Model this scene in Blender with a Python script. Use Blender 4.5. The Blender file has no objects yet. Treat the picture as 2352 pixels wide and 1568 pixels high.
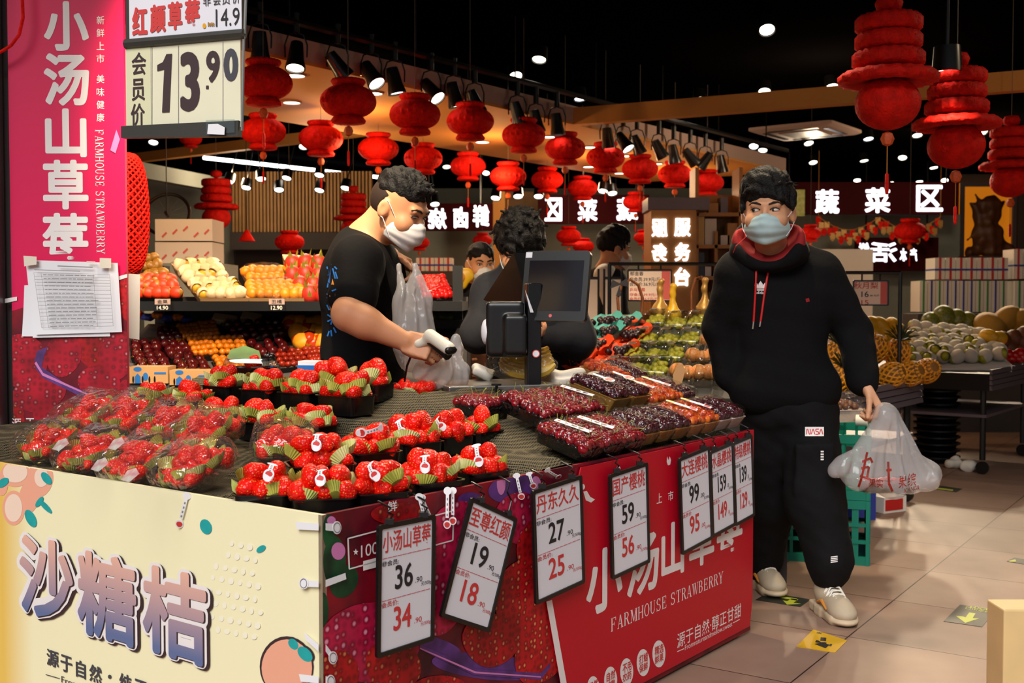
import bpy, math, random
import numpy as np
from mathutils import Vector, Matrix, Euler
S = bpy.context.scene
COL = S.collection
random.seed(11)
pi = math.pi
# ---------------------------------------------------------------- camera
HC, F = 1.22, 2600.0
TH = math.atan(94 / F)
_cd = bpy.data.cameras.new('camera')
CAM = bpy.data.objects.new('camera', _cd)
COL.objects.link(CAM)
CAM.location = (0, 0, HC)
CAM.rotation_euler = (pi / 2 - TH, 0, 0)
_cd.sensor_width = 36.0
_cd.lens = 36.0 * F / 2352
_cd.clip_start, _cd.clip_end = 0.05, 100
_cd.dof.use_dof = True
_cd.dof.focus_distance = 3.3
_cd.dof.aperture_fstop = 6.3
S.camera = CAM
# ---------------------------------------------------------------- world, sun, exposure
W = bpy.data.worlds.new('overcast_sky')
S.world = W
W.use_nodes = True
_bg = W.node_tree.nodes['Background']
_bg.inputs[0].default_value = (0.86, 0.93, 1.0, 1)
_bg.inputs[1].default_value = 0.34
_sd = bpy.data.lights.new('daylight', 'SUN')
_sd.energy = 3.1
_sd.angle = math.radians(38)
_sd.color = (1.0, 0.985, 0.97)
SUN = bpy.data.objects.new('daylight', _sd)
COL.objects.link(SUN)
SUN.location = (-2, -4, 6)
SUN.rotation_euler = Vector((-0.30, -1.0, 0.86)).to_track_quat('Z', 'Y').to_euler()
vs = S.view_settings
S.display_settings.display_device = 'sRGB'
vs.view_transform = 'Standard'
vs.look = 'None'
vs.exposure = 0.0
vs.gamma = 1.0
vs.use_curve_mapping = False
cy = S.cycles
cy.use_denoising = True
cy.use_adaptive_sampling = True
cy.adaptive_threshold = 0.02
cy.max_bounces = 6
cy.diffuse_bounces = 2
cy.glossy_bounces = 2
cy.transmission_bounces = 4
cy.transparent_max_bounces = 10
cy.caustics_reflective = False
cy.caustics_refractive = False
cy.sample_clamp_indirect = 3.0
cy.sample_clamp_direct = 12.0
# ---------------------------------------------------------------- picture-to-place helpers (they only recover real positions)
_f = Vector((0, math.cos(TH), -math.sin(TH)))
_u = Vector((0, math.sin(TH), math.cos(TH)))
CP = Vector((0, 0, HC))
def ray(px, py): return _f + Vector((1, 0, 0)) * ((px - 1176) / F) + _u * ((784 - py) / F)
def at(px, py, Y):
    d = ray(px, py); return CP + d * (Y / d.y)
def onz(px, py, z):
    d = ray(px, py); return CP + d * ((z - HC) / d.z)
def V(*a): return Vector(a)
class Plane:
    def __init__(s, P, ex, ez=V(0, 0, 1)):
        s.P, s.ex, s.ez = P.copy(), ex.normalized(), ez.normalized(); s.n = s.ex.cross(s.ez).normalized()
    def hit(s, px, py, off=0):
        d = ray(px, py); return CP + d * (((s.P + s.n * off) - CP).dot(s.n) / d.dot(s.n))
    def uv(s, px, py, off=0):
        q = s.hit(px, py, off) - s.P; return (q.dot(s.ex), q.dot(s.ez))
    def pt(s, a, b, off=0): return s.P + s.ex * a + s.ez * b + s.n * off
# ---------------------------------------------------------------- materials
def lin(c):
    if isinstance(c, str):
        c = c.lstrip('#'); c = [int(c[i:i + 2], 16) / 255 for i in (0, 2, 4)]
        return tuple((x / 12.92 if x <= 0.04045 else ((x + 0.055) / 1.055) ** 2.4) for x in c)
    return tuple(c[:3])
M = {}
def mat(name, col, rough=0.6, metal=0.0, spec=0.5, emit=None, es=0.0, var=0.0, vscale=20.0, col2=None, bump=0.0, bscale=80.0, sss=0.0, alpha=1.0, trans=0.0, coat=0.0, sheen=0.0):
    m = bpy.data.materials.new(name); m.use_nodes = True
    nt = m.node_tree; b = nt.nodes['Principled BSDF']
    c = lin(col)
    b.inputs['Base Color'].default_value = (*c, 1)
    b.inputs['Roughness'].default_value = rough
    b.inputs['Metallic'].default_value = metal
    b.inputs['Specular IOR Level'].default_value = spec
    b.inputs['Alpha'].default_value = alpha
    b.inputs['Transmission Weight'].default_value = trans
    b.inputs['Coat Weight'].default_value = coat
    b.inputs['Coat Roughness'].default_value = 0.08
    b.inputs['Sheen Weight'].default_value = sheen
    if emit is not None:
        b.inputs['Emission Color'].default_value = (*lin(emit), 1)
        b.inputs['Emission Strength'].default_value = es
        m.cycles.emission_sampling = 'NONE'
    tc = None
    if var > 0 or col2 is not None or bump > 0:
        tc = nt.nodes.new('ShaderNodeTexCoord')
    if var > 0 or col2 is not None:
        n = nt.nodes.new('ShaderNodeTexNoise'); n.inputs['Scale'].default_value = vscale; n.inputs['Detail'].default_value = 3
        nt.links.new(tc.outputs['Object'], n.inputs['Vector'])
        r = nt.nodes.new('ShaderNodeValToRGB')
        a = c; z = lin(col2) if col2 is not None else tuple(x * (1 - var) for x in c)
        r.color_ramp.elements[0].position = 0.35; r.color_ramp.elements[1].position = 0.65
        r.color_ramp.elements[0].color = (*z, 1); r.color_ramp.elements[1].color = (*a, 1)
        nt.links.new(n.outputs['Fac'], r.inputs['Fac']); nt.links.new(r.outputs['Color'], b.inputs['Base Color'])
    if bump > 0:
        n = nt.nodes.new('ShaderNodeTexNoise'); n.inputs['Scale'].default_value = bscale
        nt.links.new(tc.outputs['Object'], n.inputs['Vector'])
        bp = nt.nodes.new('ShaderNodeBump'); bp.inputs['Strength'].default_value = bump; bp.inputs['Distance'].default_value = 0.01
        nt.links.new(n.outputs['Fac'], bp.inputs['Height']); nt.links.new(bp.outputs['Normal'], b.inputs['Normal'])
    M[name] = m
    return m
def nodes(m):
    nt = m.node_tree
    def N(t, **kw):
        n = nt.nodes.new('ShaderNode' + t)
        for k, v in kw.items(): setattr(n, k, v)
        return n
    return nt, nt.nodes['Principled BSDF'], N, nt.links.new
def film_mat(name, tint, gloss=0.5, base=0.06, bs=30.0, rough=0.06, veil=0.0, bstr=0.9):
    """clear plastic film: see-through, with a wrinkled glossy surface"""
    m = bpy.data.materials.new(name); m.use_nodes = True
    nt, b, N, L = nodes(m)
    out = nt.nodes['Material Output']
    tr = N('BsdfTransparent'); tr.inputs[0].default_value = (*lin(tint), 1)
    gl = N('BsdfGlossy'); gl.inputs['Roughness'].default_value = rough; gl.inputs['Color'].default_value = (1, 1, 1, 1)
    tc = N('TexCoord'); ns = N('TexNoise'); ns.inputs['Scale'].default_value = bs; ns.inputs['Detail'].default_value = 2
    L(tc.outputs['Object'], ns.inputs['Vector'])
    bp = N('Bump'); bp.inputs['Strength'].default_value = bstr; bp.inputs['Distance'].default_value = 0.02
    L(ns.outputs['Fac'], bp.inputs['Height']); L(bp.outputs['Normal'], gl.inputs['Normal'])
    lw = N('LayerWeight'); lw.inputs['Blend'].default_value = 0.25; L(bp.outputs['Normal'], lw.inputs['Normal'])
    ma = N('Math', operation='MULTIPLY_ADD'); ma.inputs[1].default_value = gloss; ma.inputs[2].default_value = base
    L(lw.outputs['Facing'], ma.inputs[0])
    mx = N('MixShader'); L(ma.outputs[0], mx.inputs[0]); L(tr.outputs[0], mx.inputs[1]); L(gl.outputs[0], mx.inputs[2])
    last = mx
    if veil > 0:
        df = N('BsdfDiffuse'); df.inputs[0].default_value = (0.8, 0.78, 0.76, 1)
        m2 = N('MixShader'); m2.inputs[0].default_value = veil
        L(mx.outputs[0], m2.inputs[1]); L(df.outputs[0], m2.inputs[2]); last = m2
    L(last.outputs[0], out.inputs['Surface'])
    M[name] = m
    return m
# ---------------------------------------------------------------- mesh collector
class MB:
    def __init__(s): s.v, s.f, s.m, s.mi = [], [], [], 0
    def add(s, vs, fs, X=None):
        b = len(s.v)
        if X is not None: vs = [X @ Vector(q) for q in vs]
        s.v.extend([tuple(q) for q in vs]); s.f.extend([tuple(i + b for i in q) for q in fs]); s.m.extend([s.mi] * len(fs))
        return s
    def box(s, c, d, X=None, R=None):
        hx, hy, hz = d[0] / 2, d[1] / 2, d[2] / 2
        vs = [Vector((sx * hx, sy * hy, sz * hz)) for sz in (-1, 1) for sy in (-1, 1) for sx in (-1, 1)]
        if R is not None: vs = [R @ q for q in vs]
        vs = [q + Vector(c) for q in vs]
        return s.add(vs, [(0, 2, 3, 1), (4, 5, 7, 6), (0, 1, 5, 4), (2, 6, 7, 3), (0, 4, 6, 2), (1, 3, 7, 5)], X)
    def rings(s, rings, X=None, cap0=True, cap1=True, closed=True):
        n = len(rings[0]); vs = [q for r in rings for q in r]; fs = []
        for k in range(len(rings) - 1):
            for i in range(n if closed else n - 1):
                j = (i + 1) % n
                fs.append((k * n + i, k * n + j, (k + 1) * n + j, (k + 1) * n + i))
        if cap0: fs.append(tuple(range(n - 1, -1, -1)))
        if cap1: fs.append(tuple(range((len(rings) - 1) * n, len(rings) * n)))
        return s.add(vs, fs, X)
    def lathe(s, prof, n=16, X=None, cap0=True, cap1=True, amp=None):
        rs = []
        for r, z in prof:
            rs.append([(r * (1 + (amp(i, n, z) if amp else 0)) * math.cos(2 * pi * i / n), r * (1 + (amp(i, n, z) if amp else 0)) * math.sin(2 * pi * i / n), z) for i in range(n)])
        return s.rings(rs, X, cap0, cap1)
    def tube(s, pts, rad, n=8, X=None, cap=True):
        pts = [Vector(q) for q in pts]
        if not isinstance(rad, (list, tuple)): rad = [rad] * len(pts)
        rs, nx = [], None
        for k, p in enumerate(pts):
            t = (pts[min(k + 1, len(pts) - 1)] - pts[max(k - 1, 0)]).normalized()
            if nx is None: nx = t.orthogonal().normalized()
            nx = (nx - t * nx.dot(t)); nx = nx.normalized() if nx.length > 1e-6 else t.orthogonal().normalized()
            ny = t.cross(nx)
            rs.append([p + (nx * math.cos(2 * pi * i / n) + ny * math.sin(2 * pi * i / n)) * rad[k] for i in range(n)])
        return s.rings(rs, X, cap, cap)
    def ball(s, c, r, n=12, m=8, X=None, R=None):
        c = Vector(c); r = r if isinstance(r, (list, tuple)) else (r, r, r)
        rs = []
        for k in range(1, m):
            a = pi * k / m
            rs.append([(math.sin(a) * math.cos(2 * pi * i / n), math.sin(a) * math.sin(2 * pi * i / n), -math.cos(a)) for i in range(n)])
        vs = [(0, 0, -1)] + [q for g in rs for q in g] + [(0, 0, 1)]
        fs = [(0, 1 + (i + 1) % n, 1 + i) for i in range(n)]
        for k in range(m - 2):
            for i in range(n):
                j = (i + 1) % n; fs.append((1 + k * n + i, 1 + k * n + j, 1 + (k + 1) * n + j, 1 + (k + 1) * n + i))
        e = len(vs) - 1; b = 1 + (m - 2) * n
        fs += [(e, b + i, b + (i + 1) % n) for i in range(n)]
        vs = [Vector((q[0] * r[0], q[1] * r[1], q[2] * r[2])) for q in vs]
        if R is not None: vs = [R @ q for q in vs]
        return s.add([q + c for q in vs], fs, X)
    def prism(s, poly, z0, z1, X=None):
        n = len(poly)
        return s.rings([[(x, y, z0) for x, y in poly], [(x, y, z1) for x, y in poly]], X)
    def plate(s, pl, poly, off=0.002, thick=0.0):
        """flat polygon (in plane coordinates) lying on a Plane"""
        n = len(poly)
        a = [pl.pt(x, y, off) for x, y in poly]
        if thick <= 0: return s.add(a, [tuple(range(n))])
        b = [pl.pt(x, y, off + thick) for x, y in poly]
        return s.rings([a, b])
    def build(s, name, mats, parent=None, origin=None, smooth=True, angle=40, bevel=0.0, local=False):
        """one mesh object; coordinates are world ones unless local"""
        me = bpy.data.meshes.new(name)
        if parent is not None and not local:
            I = wmat(parent).inverted()
            vs = [I @ Vector(q) for q in s.v]
        elif origin is not None and not local:
            o = Vector(origin); vs = [Vector(q) - o for q in s.v]
        else: vs = s.v
        me.from_pydata([tuple(q) for q in vs], [], s.f)
        if not isinstance(mats, (list, tuple)): mats = [mats]
        for m in mats: me.materials.append(M[m] if isinstance(m, str) else m)
        if len(mats) > 1: me.polygons.foreach_set('material_index', s.m)
        if smooth: me.shade_smooth(); me.set_sharp_from_angle(angle=math.radians(angle))
        me.update()
        o = bpy.data.objects.new(name, me); COL.objects.link(o)
        if parent is not None: o.parent = parent
        elif origin is not None: o.location = origin
        if bevel > 0:
            bv = o.modifiers.new('bevel', 'BEVEL'); bv.width = bevel; bv.segments = 2; bv.limit_method = 'ANGLE'
        return o
def wmat(o):
    m = o.matrix_basis.copy()
    while o.parent is not None:
        o = o.parent; m = o.matrix_basis @ m
    return m
def tag(o, label, cat, group=None, kind=None):
    o['label'] = label; o['category'] = cat
    if group: o['group'] = group
    if kind: o['kind'] = kind
    return o
def struct(o): o['kind'] = 'structure'; return o
def thing(name, label, cat, loc, rz=0.0, group=None, X=None):
    o = bpy.data.objects.new(name, None); COL.objects.link(o); o.empty_display_size = 0.05
    if X is not None: o.matrix_basis = X
    else: o.location = loc; o.rotation_euler = (0, 0, rz)
    return tag(o, label, cat, group)
def inst(name, mesh, X, label, cat, group=None):
    o = bpy.data.objects.new(name, mesh); COL.objects.link(o); o.matrix_basis = X
    return tag(o, label, cat, group)
def kid(name, mesh, parent, X=None):
    o = bpy.data.objects.new(name, mesh); COL.objects.link(o); o.parent = parent
    if X is not None: o.matrix_basis = X
    return o
def proto(mb, name, mats, smooth=True, angle=40):
    """mesh data only, for repeats that share it"""
    o = mb.build(name, mats, local=True, smooth=smooth, angle=angle); me = o.data; bpy.data.objects.remove(o)
    return me
def dup(root, X, label, group=None, cat=None):
    r = root.copy(); COL.objects.link(r); r.matrix_basis = X; r['label'] = label
    if group: r['group'] = group
    if cat: r['category'] = cat
    for ch in list(root.children):
        c = ch.copy(); COL.objects.link(c); c.parent = r
        for g in list(ch.children):
            d = g.copy(); COL.objects.link(d); d.parent = c
    return r
def TR(p, rz=0.0, rx=0.0, ry=0.0, s=1.0):
    sc = Matrix.Diagonal((*(s if isinstance(s, (tuple, list)) else (s, s, s)), 1))
    return Matrix.Translation(Vector(p)) @ Matrix.Rotation(rz, 4, 'Z') @ Matrix.Rotation(ry, 4, 'Y') @ Matrix.Rotation(rx, 4, 'X') @ sc
def frame(o, x, y, z):
    m = Matrix.Identity(4)
    for i, a in enumerate((x, y, z)):
        for j in range(3): m[j][i] = a[j]
    for j in range(3): m[j][3] = o[j]
    return m
def rrect(L, Wd, r, n=4):
    out = []
    for cx, cy_, a0 in ((L / 2 - r, Wd / 2 - r, 0), (-L / 2 + r, Wd / 2 - r, pi / 2), (-L / 2 + r, -Wd / 2 + r, pi), (L / 2 - r, -Wd / 2 + r, 1.5 * pi)):
        for k in range(n + 1):
            a = a0 + pi / 2 * k / n; out.append((cx + r * math.cos(a), cy_ + r * math.sin(a)))
    return out
def rr(L, Wd, r, z, n=4): return [(x, y, z) for x, y in rrect(L, Wd, min(r, L / 2 - 1e-4, Wd / 2 - 1e-4), n)]
ORD = ['first', 'second', 'third', 'fourth', 'fifth', 'sixth', 'seventh', 'eighth', 'ninth', 'tenth', 'eleventh', 'twelfth', 'thirteenth', 'fourteenth', 'fifteenth', 'sixteenth', 'seventeenth', 'eighteenth', 'nineteenth', 'twentieth'] + ['%dth' % i for i in range(21, 200)]
# ---------------------------------------------------------------- lettering
_tc = {}
def glyphs(txt, bold=0.0, space=1.0, shear=0.0):
    """outlines of a line of text as a flat mesh, scaled to the unit square"""
    key = (txt, bold, space, shear)
    if key in _tc: return _tc[key]
    c = bpy.data.curves.new('t', 'FONT'); c.body = txt; c.offset = bold; c.space_character = space; c.shear = shear
    c.resolution_u = 4 if len(txt) < 4 else 3
    o = bpy.data.objects.new('t', c); COL.objects.link(o)
    dg = bpy.context.evaluated_depsgraph_get()
    e = o.evaluated_get(dg); me = e.to_mesh()
    vs = [v.co.copy() for v in me.vertices]; fs = [tuple(p.vertices) for p in me.polygons]
    e.to_mesh_clear(); bpy.data.objects.remove(o); bpy.data.curves.remove(c)
    xs = [v.x for v in vs]; ys = [v.y for v in vs]
    x0, x1, y0, y1 = min(xs), max(xs), min(ys), max(ys)
    r = ([((v.x - x0) / (x1 - x0), (v.y - y0) / (y1 - y0)) for v in vs], fs, (x1 - x0) / (y1 - y0))
    _tc[key] = r
    return r
def letter(mb, pl, txt, box, off=0.002, bold=0.0, mirror=False, vertical=False, space=1.0, shear=0.0):
    """text filling box=(a0,b0,a1,b1) in plane coordinates (a to the right, b up)"""
    a0, b0, a1, b1 = box
    if vertical:
        n = len(txt); h = (b1 - b0) / n
        for i, ch in enumerate(txt):
            if ch == ' ': continue
            letter(mb, pl, ch, (a0, b1 - (i + 0.92) * h, a1, b1 - (i + 0.06) * h), off, bold, mirror)
        return
    fat = 0.0
    if bold > 0: fat, bold = bold * (b1 - b0), 0.0
    bold, nk_ = 0.0, 32 if fat > 0.05 * (b1 - b0) else (12 if fat > 0.02 * (b1 - b0) else 6)
    g, fs, ar = glyphs(txt, bold, space, shear)
    vs = []
    if fat:
        if mirror: g = [(1 - x, y) for x, y in g]; fs = [tuple(reversed(f)) for f in fs]
        if fat > 0.25 * (b1 - b0): fat = 0.25 * (b1 - b0)
        for k in range(nk_ + 1):
            dx, dy = (fat * math.cos(2 * pi * k / nk_), fat * math.sin(2 * pi * k / nk_)) if k else (0, 0)
            mb.add([pl.pt(a0 + fat + (a1 - a0 - 2 * fat) * x + dx, b0 + fat + (b1 - b0 - 2 * fat) * y + dy, off + 0.00001 * k) for x, y in g], fs)
        return
    for x, y in g:
        if mirror: x = 1 - x
        vs.append(pl.pt(a0 + (a1 - a0) * x, b0 + (b1 - b0) * y, off))
    if mirror: fs = [tuple(reversed(f)) for f in fs]
    mb.add(vs, fs)
def pbox(pl, x0, y0, x1, y1, off=0):
    """plane-coordinate box from two picture corners (top left, bottom right)"""
    a0, b1 = pl.uv(x0, y0, off); a1, b0 = pl.uv(x1, y1, off)
    return (a0, b0, a1, b1)
def disc(cx, cy_, rx, ry=None, n=24, a0=0.0):
    ry = rx if ry is None else ry
    return [(cx + rx * math.cos(a0 + 2 * pi * i / n), cy_ + ry * math.sin(a0 + 2 * pi * i / n)) for i in range(n)]
# ---------------------------------------------------------------- smooth bodies: signed distances meshed by surface nets
def _dist(p, G):
    k = p[0]
    if k == 'cap':
        a, b, ra, rb = np.array(p[1], np.float32), np.array(p[2], np.float32), p[3], p[4]
        ab = b - a; L2 = max(float(ab @ ab), 1e-9)
        t = np.clip(((G[0] - a[0]) * ab[0] + (G[1] - a[1]) * ab[1] + (G[2] - a[2]) * ab[2]) / L2, 0, 1)
        d = np.sqrt((G[0] - a[0] - t * ab[0]) ** 2 + (G[1] - a[1] - t * ab[1]) ** 2 + (G[2] - a[2] - t * ab[2]) ** 2)
        return d - (ra + (rb - ra) * t)
    c = np.array(p[1], np.float32); r = p[2]
    Q = [G[0] - c[0], G[1] - c[1], G[2] - c[2]]
    if len(p) > 3 and p[3] is not None:
        R = np.array(p[3].to_3x3(), np.float32)
        Q = [Q[0] * R[0, i] + Q[1] * R[1, i] + Q[2] * R[2, i] for i in range(3)]
    if k == 'ell':
        k0 = np.sqrt((Q[0] / r[0]) ** 2 + (Q[1] / r[1]) ** 2 + (Q[2] / r[2]) ** 2)
        k1 = np.sqrt((Q[0] / r[0] ** 2) ** 2 + (Q[1] / r[1] ** 2) ** 2 + (Q[2] / r[2] ** 2) ** 2)
        return k0 * (k0 - 1) / np.maximum(k1, 1e-6)
    if k == 'box':
        e = 0.3 * min(r)
        q = [np.abs(Q[i]) - r[i] + e for i in range(3)]
        return np.sqrt(sum(np.maximum(x, 0) ** 2 for x in q)) + np.minimum(np.maximum(np.maximum(q[0], q[1]), q[2]), 0) - e
def _bb(p):
    if p[0] == 'cap':
        r = max(p[3], p[4]); a, b = np.array(p[1]), np.array(p[2])
        return np.minimum(a, b) - r, np.maximum(a, b) + r
    r = max(p[2]) * (1.0 if p[0] == 'ell' else 1.75); c = np.array(p[1])
    return c - r, c + r
def sdf(prims, h, k=0.02, neg=(), warp=None):
    """prims: ('cap',a,b,ra,rb) ('ell',c,r,R) ('box',c,half,R); an optional trailing ('k',x) sets the blend. Returns verts, quads"""
    los, his = zip(*[_bb(p) for p in prims])
    lo = np.min(los, 0) - 3 * h - k; hi = np.max(his, 0) + 3 * h + k
    n = np.ceil((hi - lo) / h).astype(int) + 1
    ax = [(lo[i] + h * np.arange(n[i])).astype(np.float32) for i in range(3)]
    D = np.full(n, 1e3, np.float32)
    for sign, lst in ((1, prims), (-1, neg)):
        for p in lst:
            kk = k
            if isinstance(p[-1], tuple) and p[-1] and p[-1][0] == 'k': kk = p[-1][1]; p = p[:-1]
            a, b = _bb(p); m = kk + 2.5 * h + (0.012 if sign > 0 else 0)
            i0 = np.maximum(np.floor((a - m - lo) / h).astype(int), 0); i1 = np.minimum(np.ceil((b + m - lo) / h).astype(int) + 1, n)
            if (i1 <= i0).any(): continue
            sl = tuple(slice(i0[i], i1[i]) for i in range(3))
            G = np.meshgrid(*[ax[i][i0[i]:i1[i]] for i in range(3)], indexing='ij')
            d = _dist(p, G); o = D[sl]
            if sign > 0:
                hh = np.maximum(kk - np.abs(d - o), 0) / max(kk, 1e-6)
                D[sl] = np.minimum(d, o) - hh * hh * kk * 0.25
            else:
                d = -d; hh = np.maximum(kk - np.abs(d - o), 0) / max(kk, 1e-6)
                D[sl] = np.maximum(d, o) + hh * hh * kk * 0.25
    if warp is not None:
        near = np.abs(D) < 6 * h
        ii = np.nonzero(near)
        P = np.stack([ax[i][ii[i]] for i in range(3)], 1)
        D[near] += warp(P)
    ins = D < 0
    A = ins[:-1, :-1, :-1]
    cnt = np.zeros(A.shape, np.int8)
    for dx in (0, 1):
        for dy in (0, 1):
            for dz in (0, 1):
                cnt += ins[dx:n[0] - 1 + dx, dy:n[1] - 1 + dy, dz:n[2] - 1 + dz]
    act = (cnt > 0) & (cnt < 8)
    ci = np.nonzero(act); nv = len(ci[0])
    idx = np.full(A.shape, -1, np.int64); idx[act] = np.arange(nv)
    acc = np.zeros((nv, 3), np.float64); w = np.zeros(nv)
    cs = [(x, y, z) for x in (0, 1) for y in (0, 1) for z in (0, 1)]
    for c0 in cs:
        for axd in range(3):
            if c0[axd]: continue
            c1 = list(c0); c1[axd] = 1
            d0 = D[ci[0] + c0[0], ci[1] + c0[1], ci[2] + c0[2]]; d1 = D[ci[0] + c1[0], ci[1] + c1[1], ci[2] + c1[2]]
            x = (d0 < 0) != (d1 < 0)
            t = np.where(x, d0 / np.where(x, d0 - d1, 1), 0)
            for q in range(3):
                acc[:, q] += np.where(x, c0[q] + (t if q == axd else 0), 0)
            w += x
    vs = np.stack(ci, 1) + acc / w[:, None]
    vs = lo + vs * h
    fs = []
    for axd in range(3):
        s0 = [slice(1, n[i] - 1) for i in range(3)]; s0[axd] = slice(0, n[axd] - 1)
        s1 = list(s0); s1[axd] = slice(1, n[axd])
        a, b = ins[tuple(s0)], ins[tuple(s1)]
        for flip, msk in ((False, a & ~b), (True, ~a & b)):
            e = np.stack(np.nonzero(msk), 1)
            if not len(e): continue
            e = e + np.array([s.start for s in s0])
            o1, o2 = [(1, 2), (2, 0), (0, 1)][axd]
            def I(da, db):
                q = e.copy(); q[:, o1] -= da; q[:, o2] -= db
                return idx[q[:, 0], q[:, 1], q[:, 2]]
            qd = np.stack([I(1, 1), I(0, 1), I(0, 0), I(1, 0)], 1)
            if flip: qd = qd[:, ::-1]
            fs.append(qd)
    fs = np.concatenate(fs)
    fs = fs[(fs >= 0).all(1)]
    return vs, fs
def nobj(name, vs, fs, mats, parent=None, origin=None, fm=None, smooth=True):
    """mesh object from numpy arrays in world coordinates"""
    me = bpy.data.meshes.new(name)
    vs = np.asarray(vs, np.float64)
    if parent is not None:
        I = np.array(wmat(parent).inverted()); vs = vs @ I[:3, :3].T + I[:3, 3]
    elif origin is not None: vs = vs - np.array(origin)
    me.from_pydata(vs.tolist(), [], np.asarray(fs).tolist())
    if not isinstance(mats, (list, tuple)): mats = [mats]
    for m in mats: me.materials.append(M[m])
    if fm is not None: me.polygons.foreach_set('material_index', np.asarray(fm, np.int32))
    if smooth: me.shade_smooth()
    o = bpy.data.objects.new(name, me); COL.objects.link(o)
    if parent is not None: o.parent = parent
    elif origin is not None: o.location = origin
    return o
def wav(P, sc, amp, seed=0):
    """cheap smooth noise made of sines, for cloth folds"""
    r = np.random.RandomState(seed); out = np.zeros(len(P))
    for _ in range(5):
        d = r.normal(size=3); d /= np.linalg.norm(d)
        out += np.sin(P @ d * sc * r.uniform(0.6, 1.7) * 2 * pi + r.uniform(0, 6.28))
    return out * amp / 3
# ---------------------------------------------------------------- material list
mat('black_ceiling', '#060505', 0.9, spec=0.0)
mat('dark_wall', '#4a4442', 0.8, var=0.15, vscale=3)
mat('grey_wall', '#9aa095', 0.8, var=0.1, vscale=2)
mat('soffit_warm_lit', '#d2914a', 0.75, spec=0.2, var=0.06, vscale=2)  # cream soffit, its warm lamp light put into the orange tone
mat('soffit_face', '#b09488', 0.8, spec=0.2)
mat('black_metal', '#0c0c0d', 0.42, spec=0.4)
mat('black_satin', '#101011', 0.3, spec=0.5)
mat('grey_metal', '#6c6268', 0.38, metal=0.15)
mat('steel', '#b9b4ad', 0.3, metal=0.9)
mat('lamp_face', '#ffffff', 0.4, emit='#fff2dc', es=9)
mat('lamp_face_white', '#ffffff', 0.4, emit='#f4fbff', es=9)
mat('sign_glow', '#ffffff', 0.4, emit='#f3f4ff', es=2.2)
mat('amber_glow', '#c77a20', 0.5, emit='#d97a12', es=0.55)
mat('sign_maroon', '#3c0408', 0.7, spec=0.1, var=0.08, vscale=3)
mat('lantern_red', '#f01a0e', 0.75, spec=0.15, var=0.3, vscale=26, bump=0.8, bscale=55)
mat('lantern_red2', '#dc180a', 0.7, spec=0.15, var=0.3, vscale=26, bump=0.8, bscale=55)
mat('lantern_deep', '#a3070c', 0.7, spec=0.2)
mat('bead_orange', '#e2581a', 0.6, var=0.3, vscale=60)
mat('cord_gold', '#b4742a', 0.7)
mat('cord_grey', '#6f685f', 0.7)
mat('white_paper', '#eeecef', 0.6, spec=0.3)
mat('card_white', '#e9e7ee', 0.5, spec=0.3, var=0.03, vscale=6)
mat('warm_white', '#e9e2d4', 0.6)
mat('tape_cream', '#e6dcc8', 0.5, alpha=1.0)
mat('ink_black', '#242126', 0.6)
mat('ink_brown', '#3c2729', 0.6)
mat('ink_grey', '#44424a', 0.6)
mat('ink_light', '#8d8a8c', 0.6)
mat('ink_red', '#d23a38', 0.6)
mat('ink_red_soft', '#dc6259', 0.6)
mat('ink_blue', '#1f6fc0', 0.6)
mat('print_white', '#f1e9e6', 0.5)
mat('wood_light', '#c08a4a', 0.5, var=0.2, vscale=6)
mat('wood_slat', '#c79a5e', 0.6, var=0.2, vscale=5)
mat('wicker', '#8a4a1a', 0.6, var=0.3, vscale=60)
mat('carton', '#c99a66', 0.7, var=0.05, vscale=9)
mat('foam_white', '#e8e0d6', 0.75)
mat('plum_red', '#5a0d12', 0.18, spec=0.6, var=0.5, vscale=30)
mat('cherry_red', '#960a1e', 0.1, spec=0.7, var=0.45, vscale=25)
mat('cherry_dark', '#480c22', 0.1, spec=0.7, var=0.4, vscale=25)
mat('cherry_orange', '#e8761c', 0.12, spec=0.6, col2='#b8180c', vscale=30)
mat('stem_green', '#8a8a3a', 0.6)
mat('kumquat', '#e07a12', 0.25, var=0.15, vscale=40, bump=0.1)
mat('orange_peel', '#ee8d16', 0.35, var=0.15, vscale=20, bump=0.15)
mat('papaya_skin', '#e06a10', 0.3, col2='#f0a020', vscale=10)
mat('papaya_flesh', '#c63c0c', 0.25, var=0.2, vscale=20)
mat('kiwi_skin', '#a06c22', 0.4, var=0.3, vscale=30)
mat('pear_skin', '#d9a52a', 0.35, var=0.2, vscale=15)
mat('date_red', '#9a2410', 0.2, var=0.4, vscale=40)
mat('tomato_red', '#cf1410', 0.15, spec=0.6, var=0.2, vscale=30)
mat('dragon_skin', '#c8281a', 0.5, col2='#a52a10', vscale=12)
mat('dragon_leaf', '#8f8a2a', 0.5, var=0.3, vscale=10)
mat('net_red', '#e8350f', 0.5)
mat('net_cream', '#e3c79a', 0.7)
mat('net_orange', '#eb9a16', 0.55, var=0.1, vscale=30)
mat('foam_net', '#efe8da', 0.8, var=0.1, vscale=120, bump=0.5, bscale=160)
mat('mango_skin', '#b9b52c', 0.4, var=0.25, vscale=10)
mat('mango_yellow', '#e8b21c', 0.4, var=0.2, vscale=10)
mat('grape_green', '#c8bc40', 0.16, spec=0.6, var=0.25, vscale=18)
mat('grape_dark', '#2a1418', 0.35, var=0.3, vscale=30)
mat('teal_paper', '#5ab3a6', 0.6, var=0.15, vscale=14)
mat('orange_paper', '#ee4a18', 0.55, var=0.15, vscale=14)
mat('peach_skin', '#d8663a', 0.5, col2='#efb060', vscale=9)
mat('jackfruit', '#b98a2a', 0.7, var=0.3, vscale=60, bump=0.6, bscale=90)
mat('brown_fruit', '#6a3c1c', 0.5, var=0.3, vscale=12)
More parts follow.
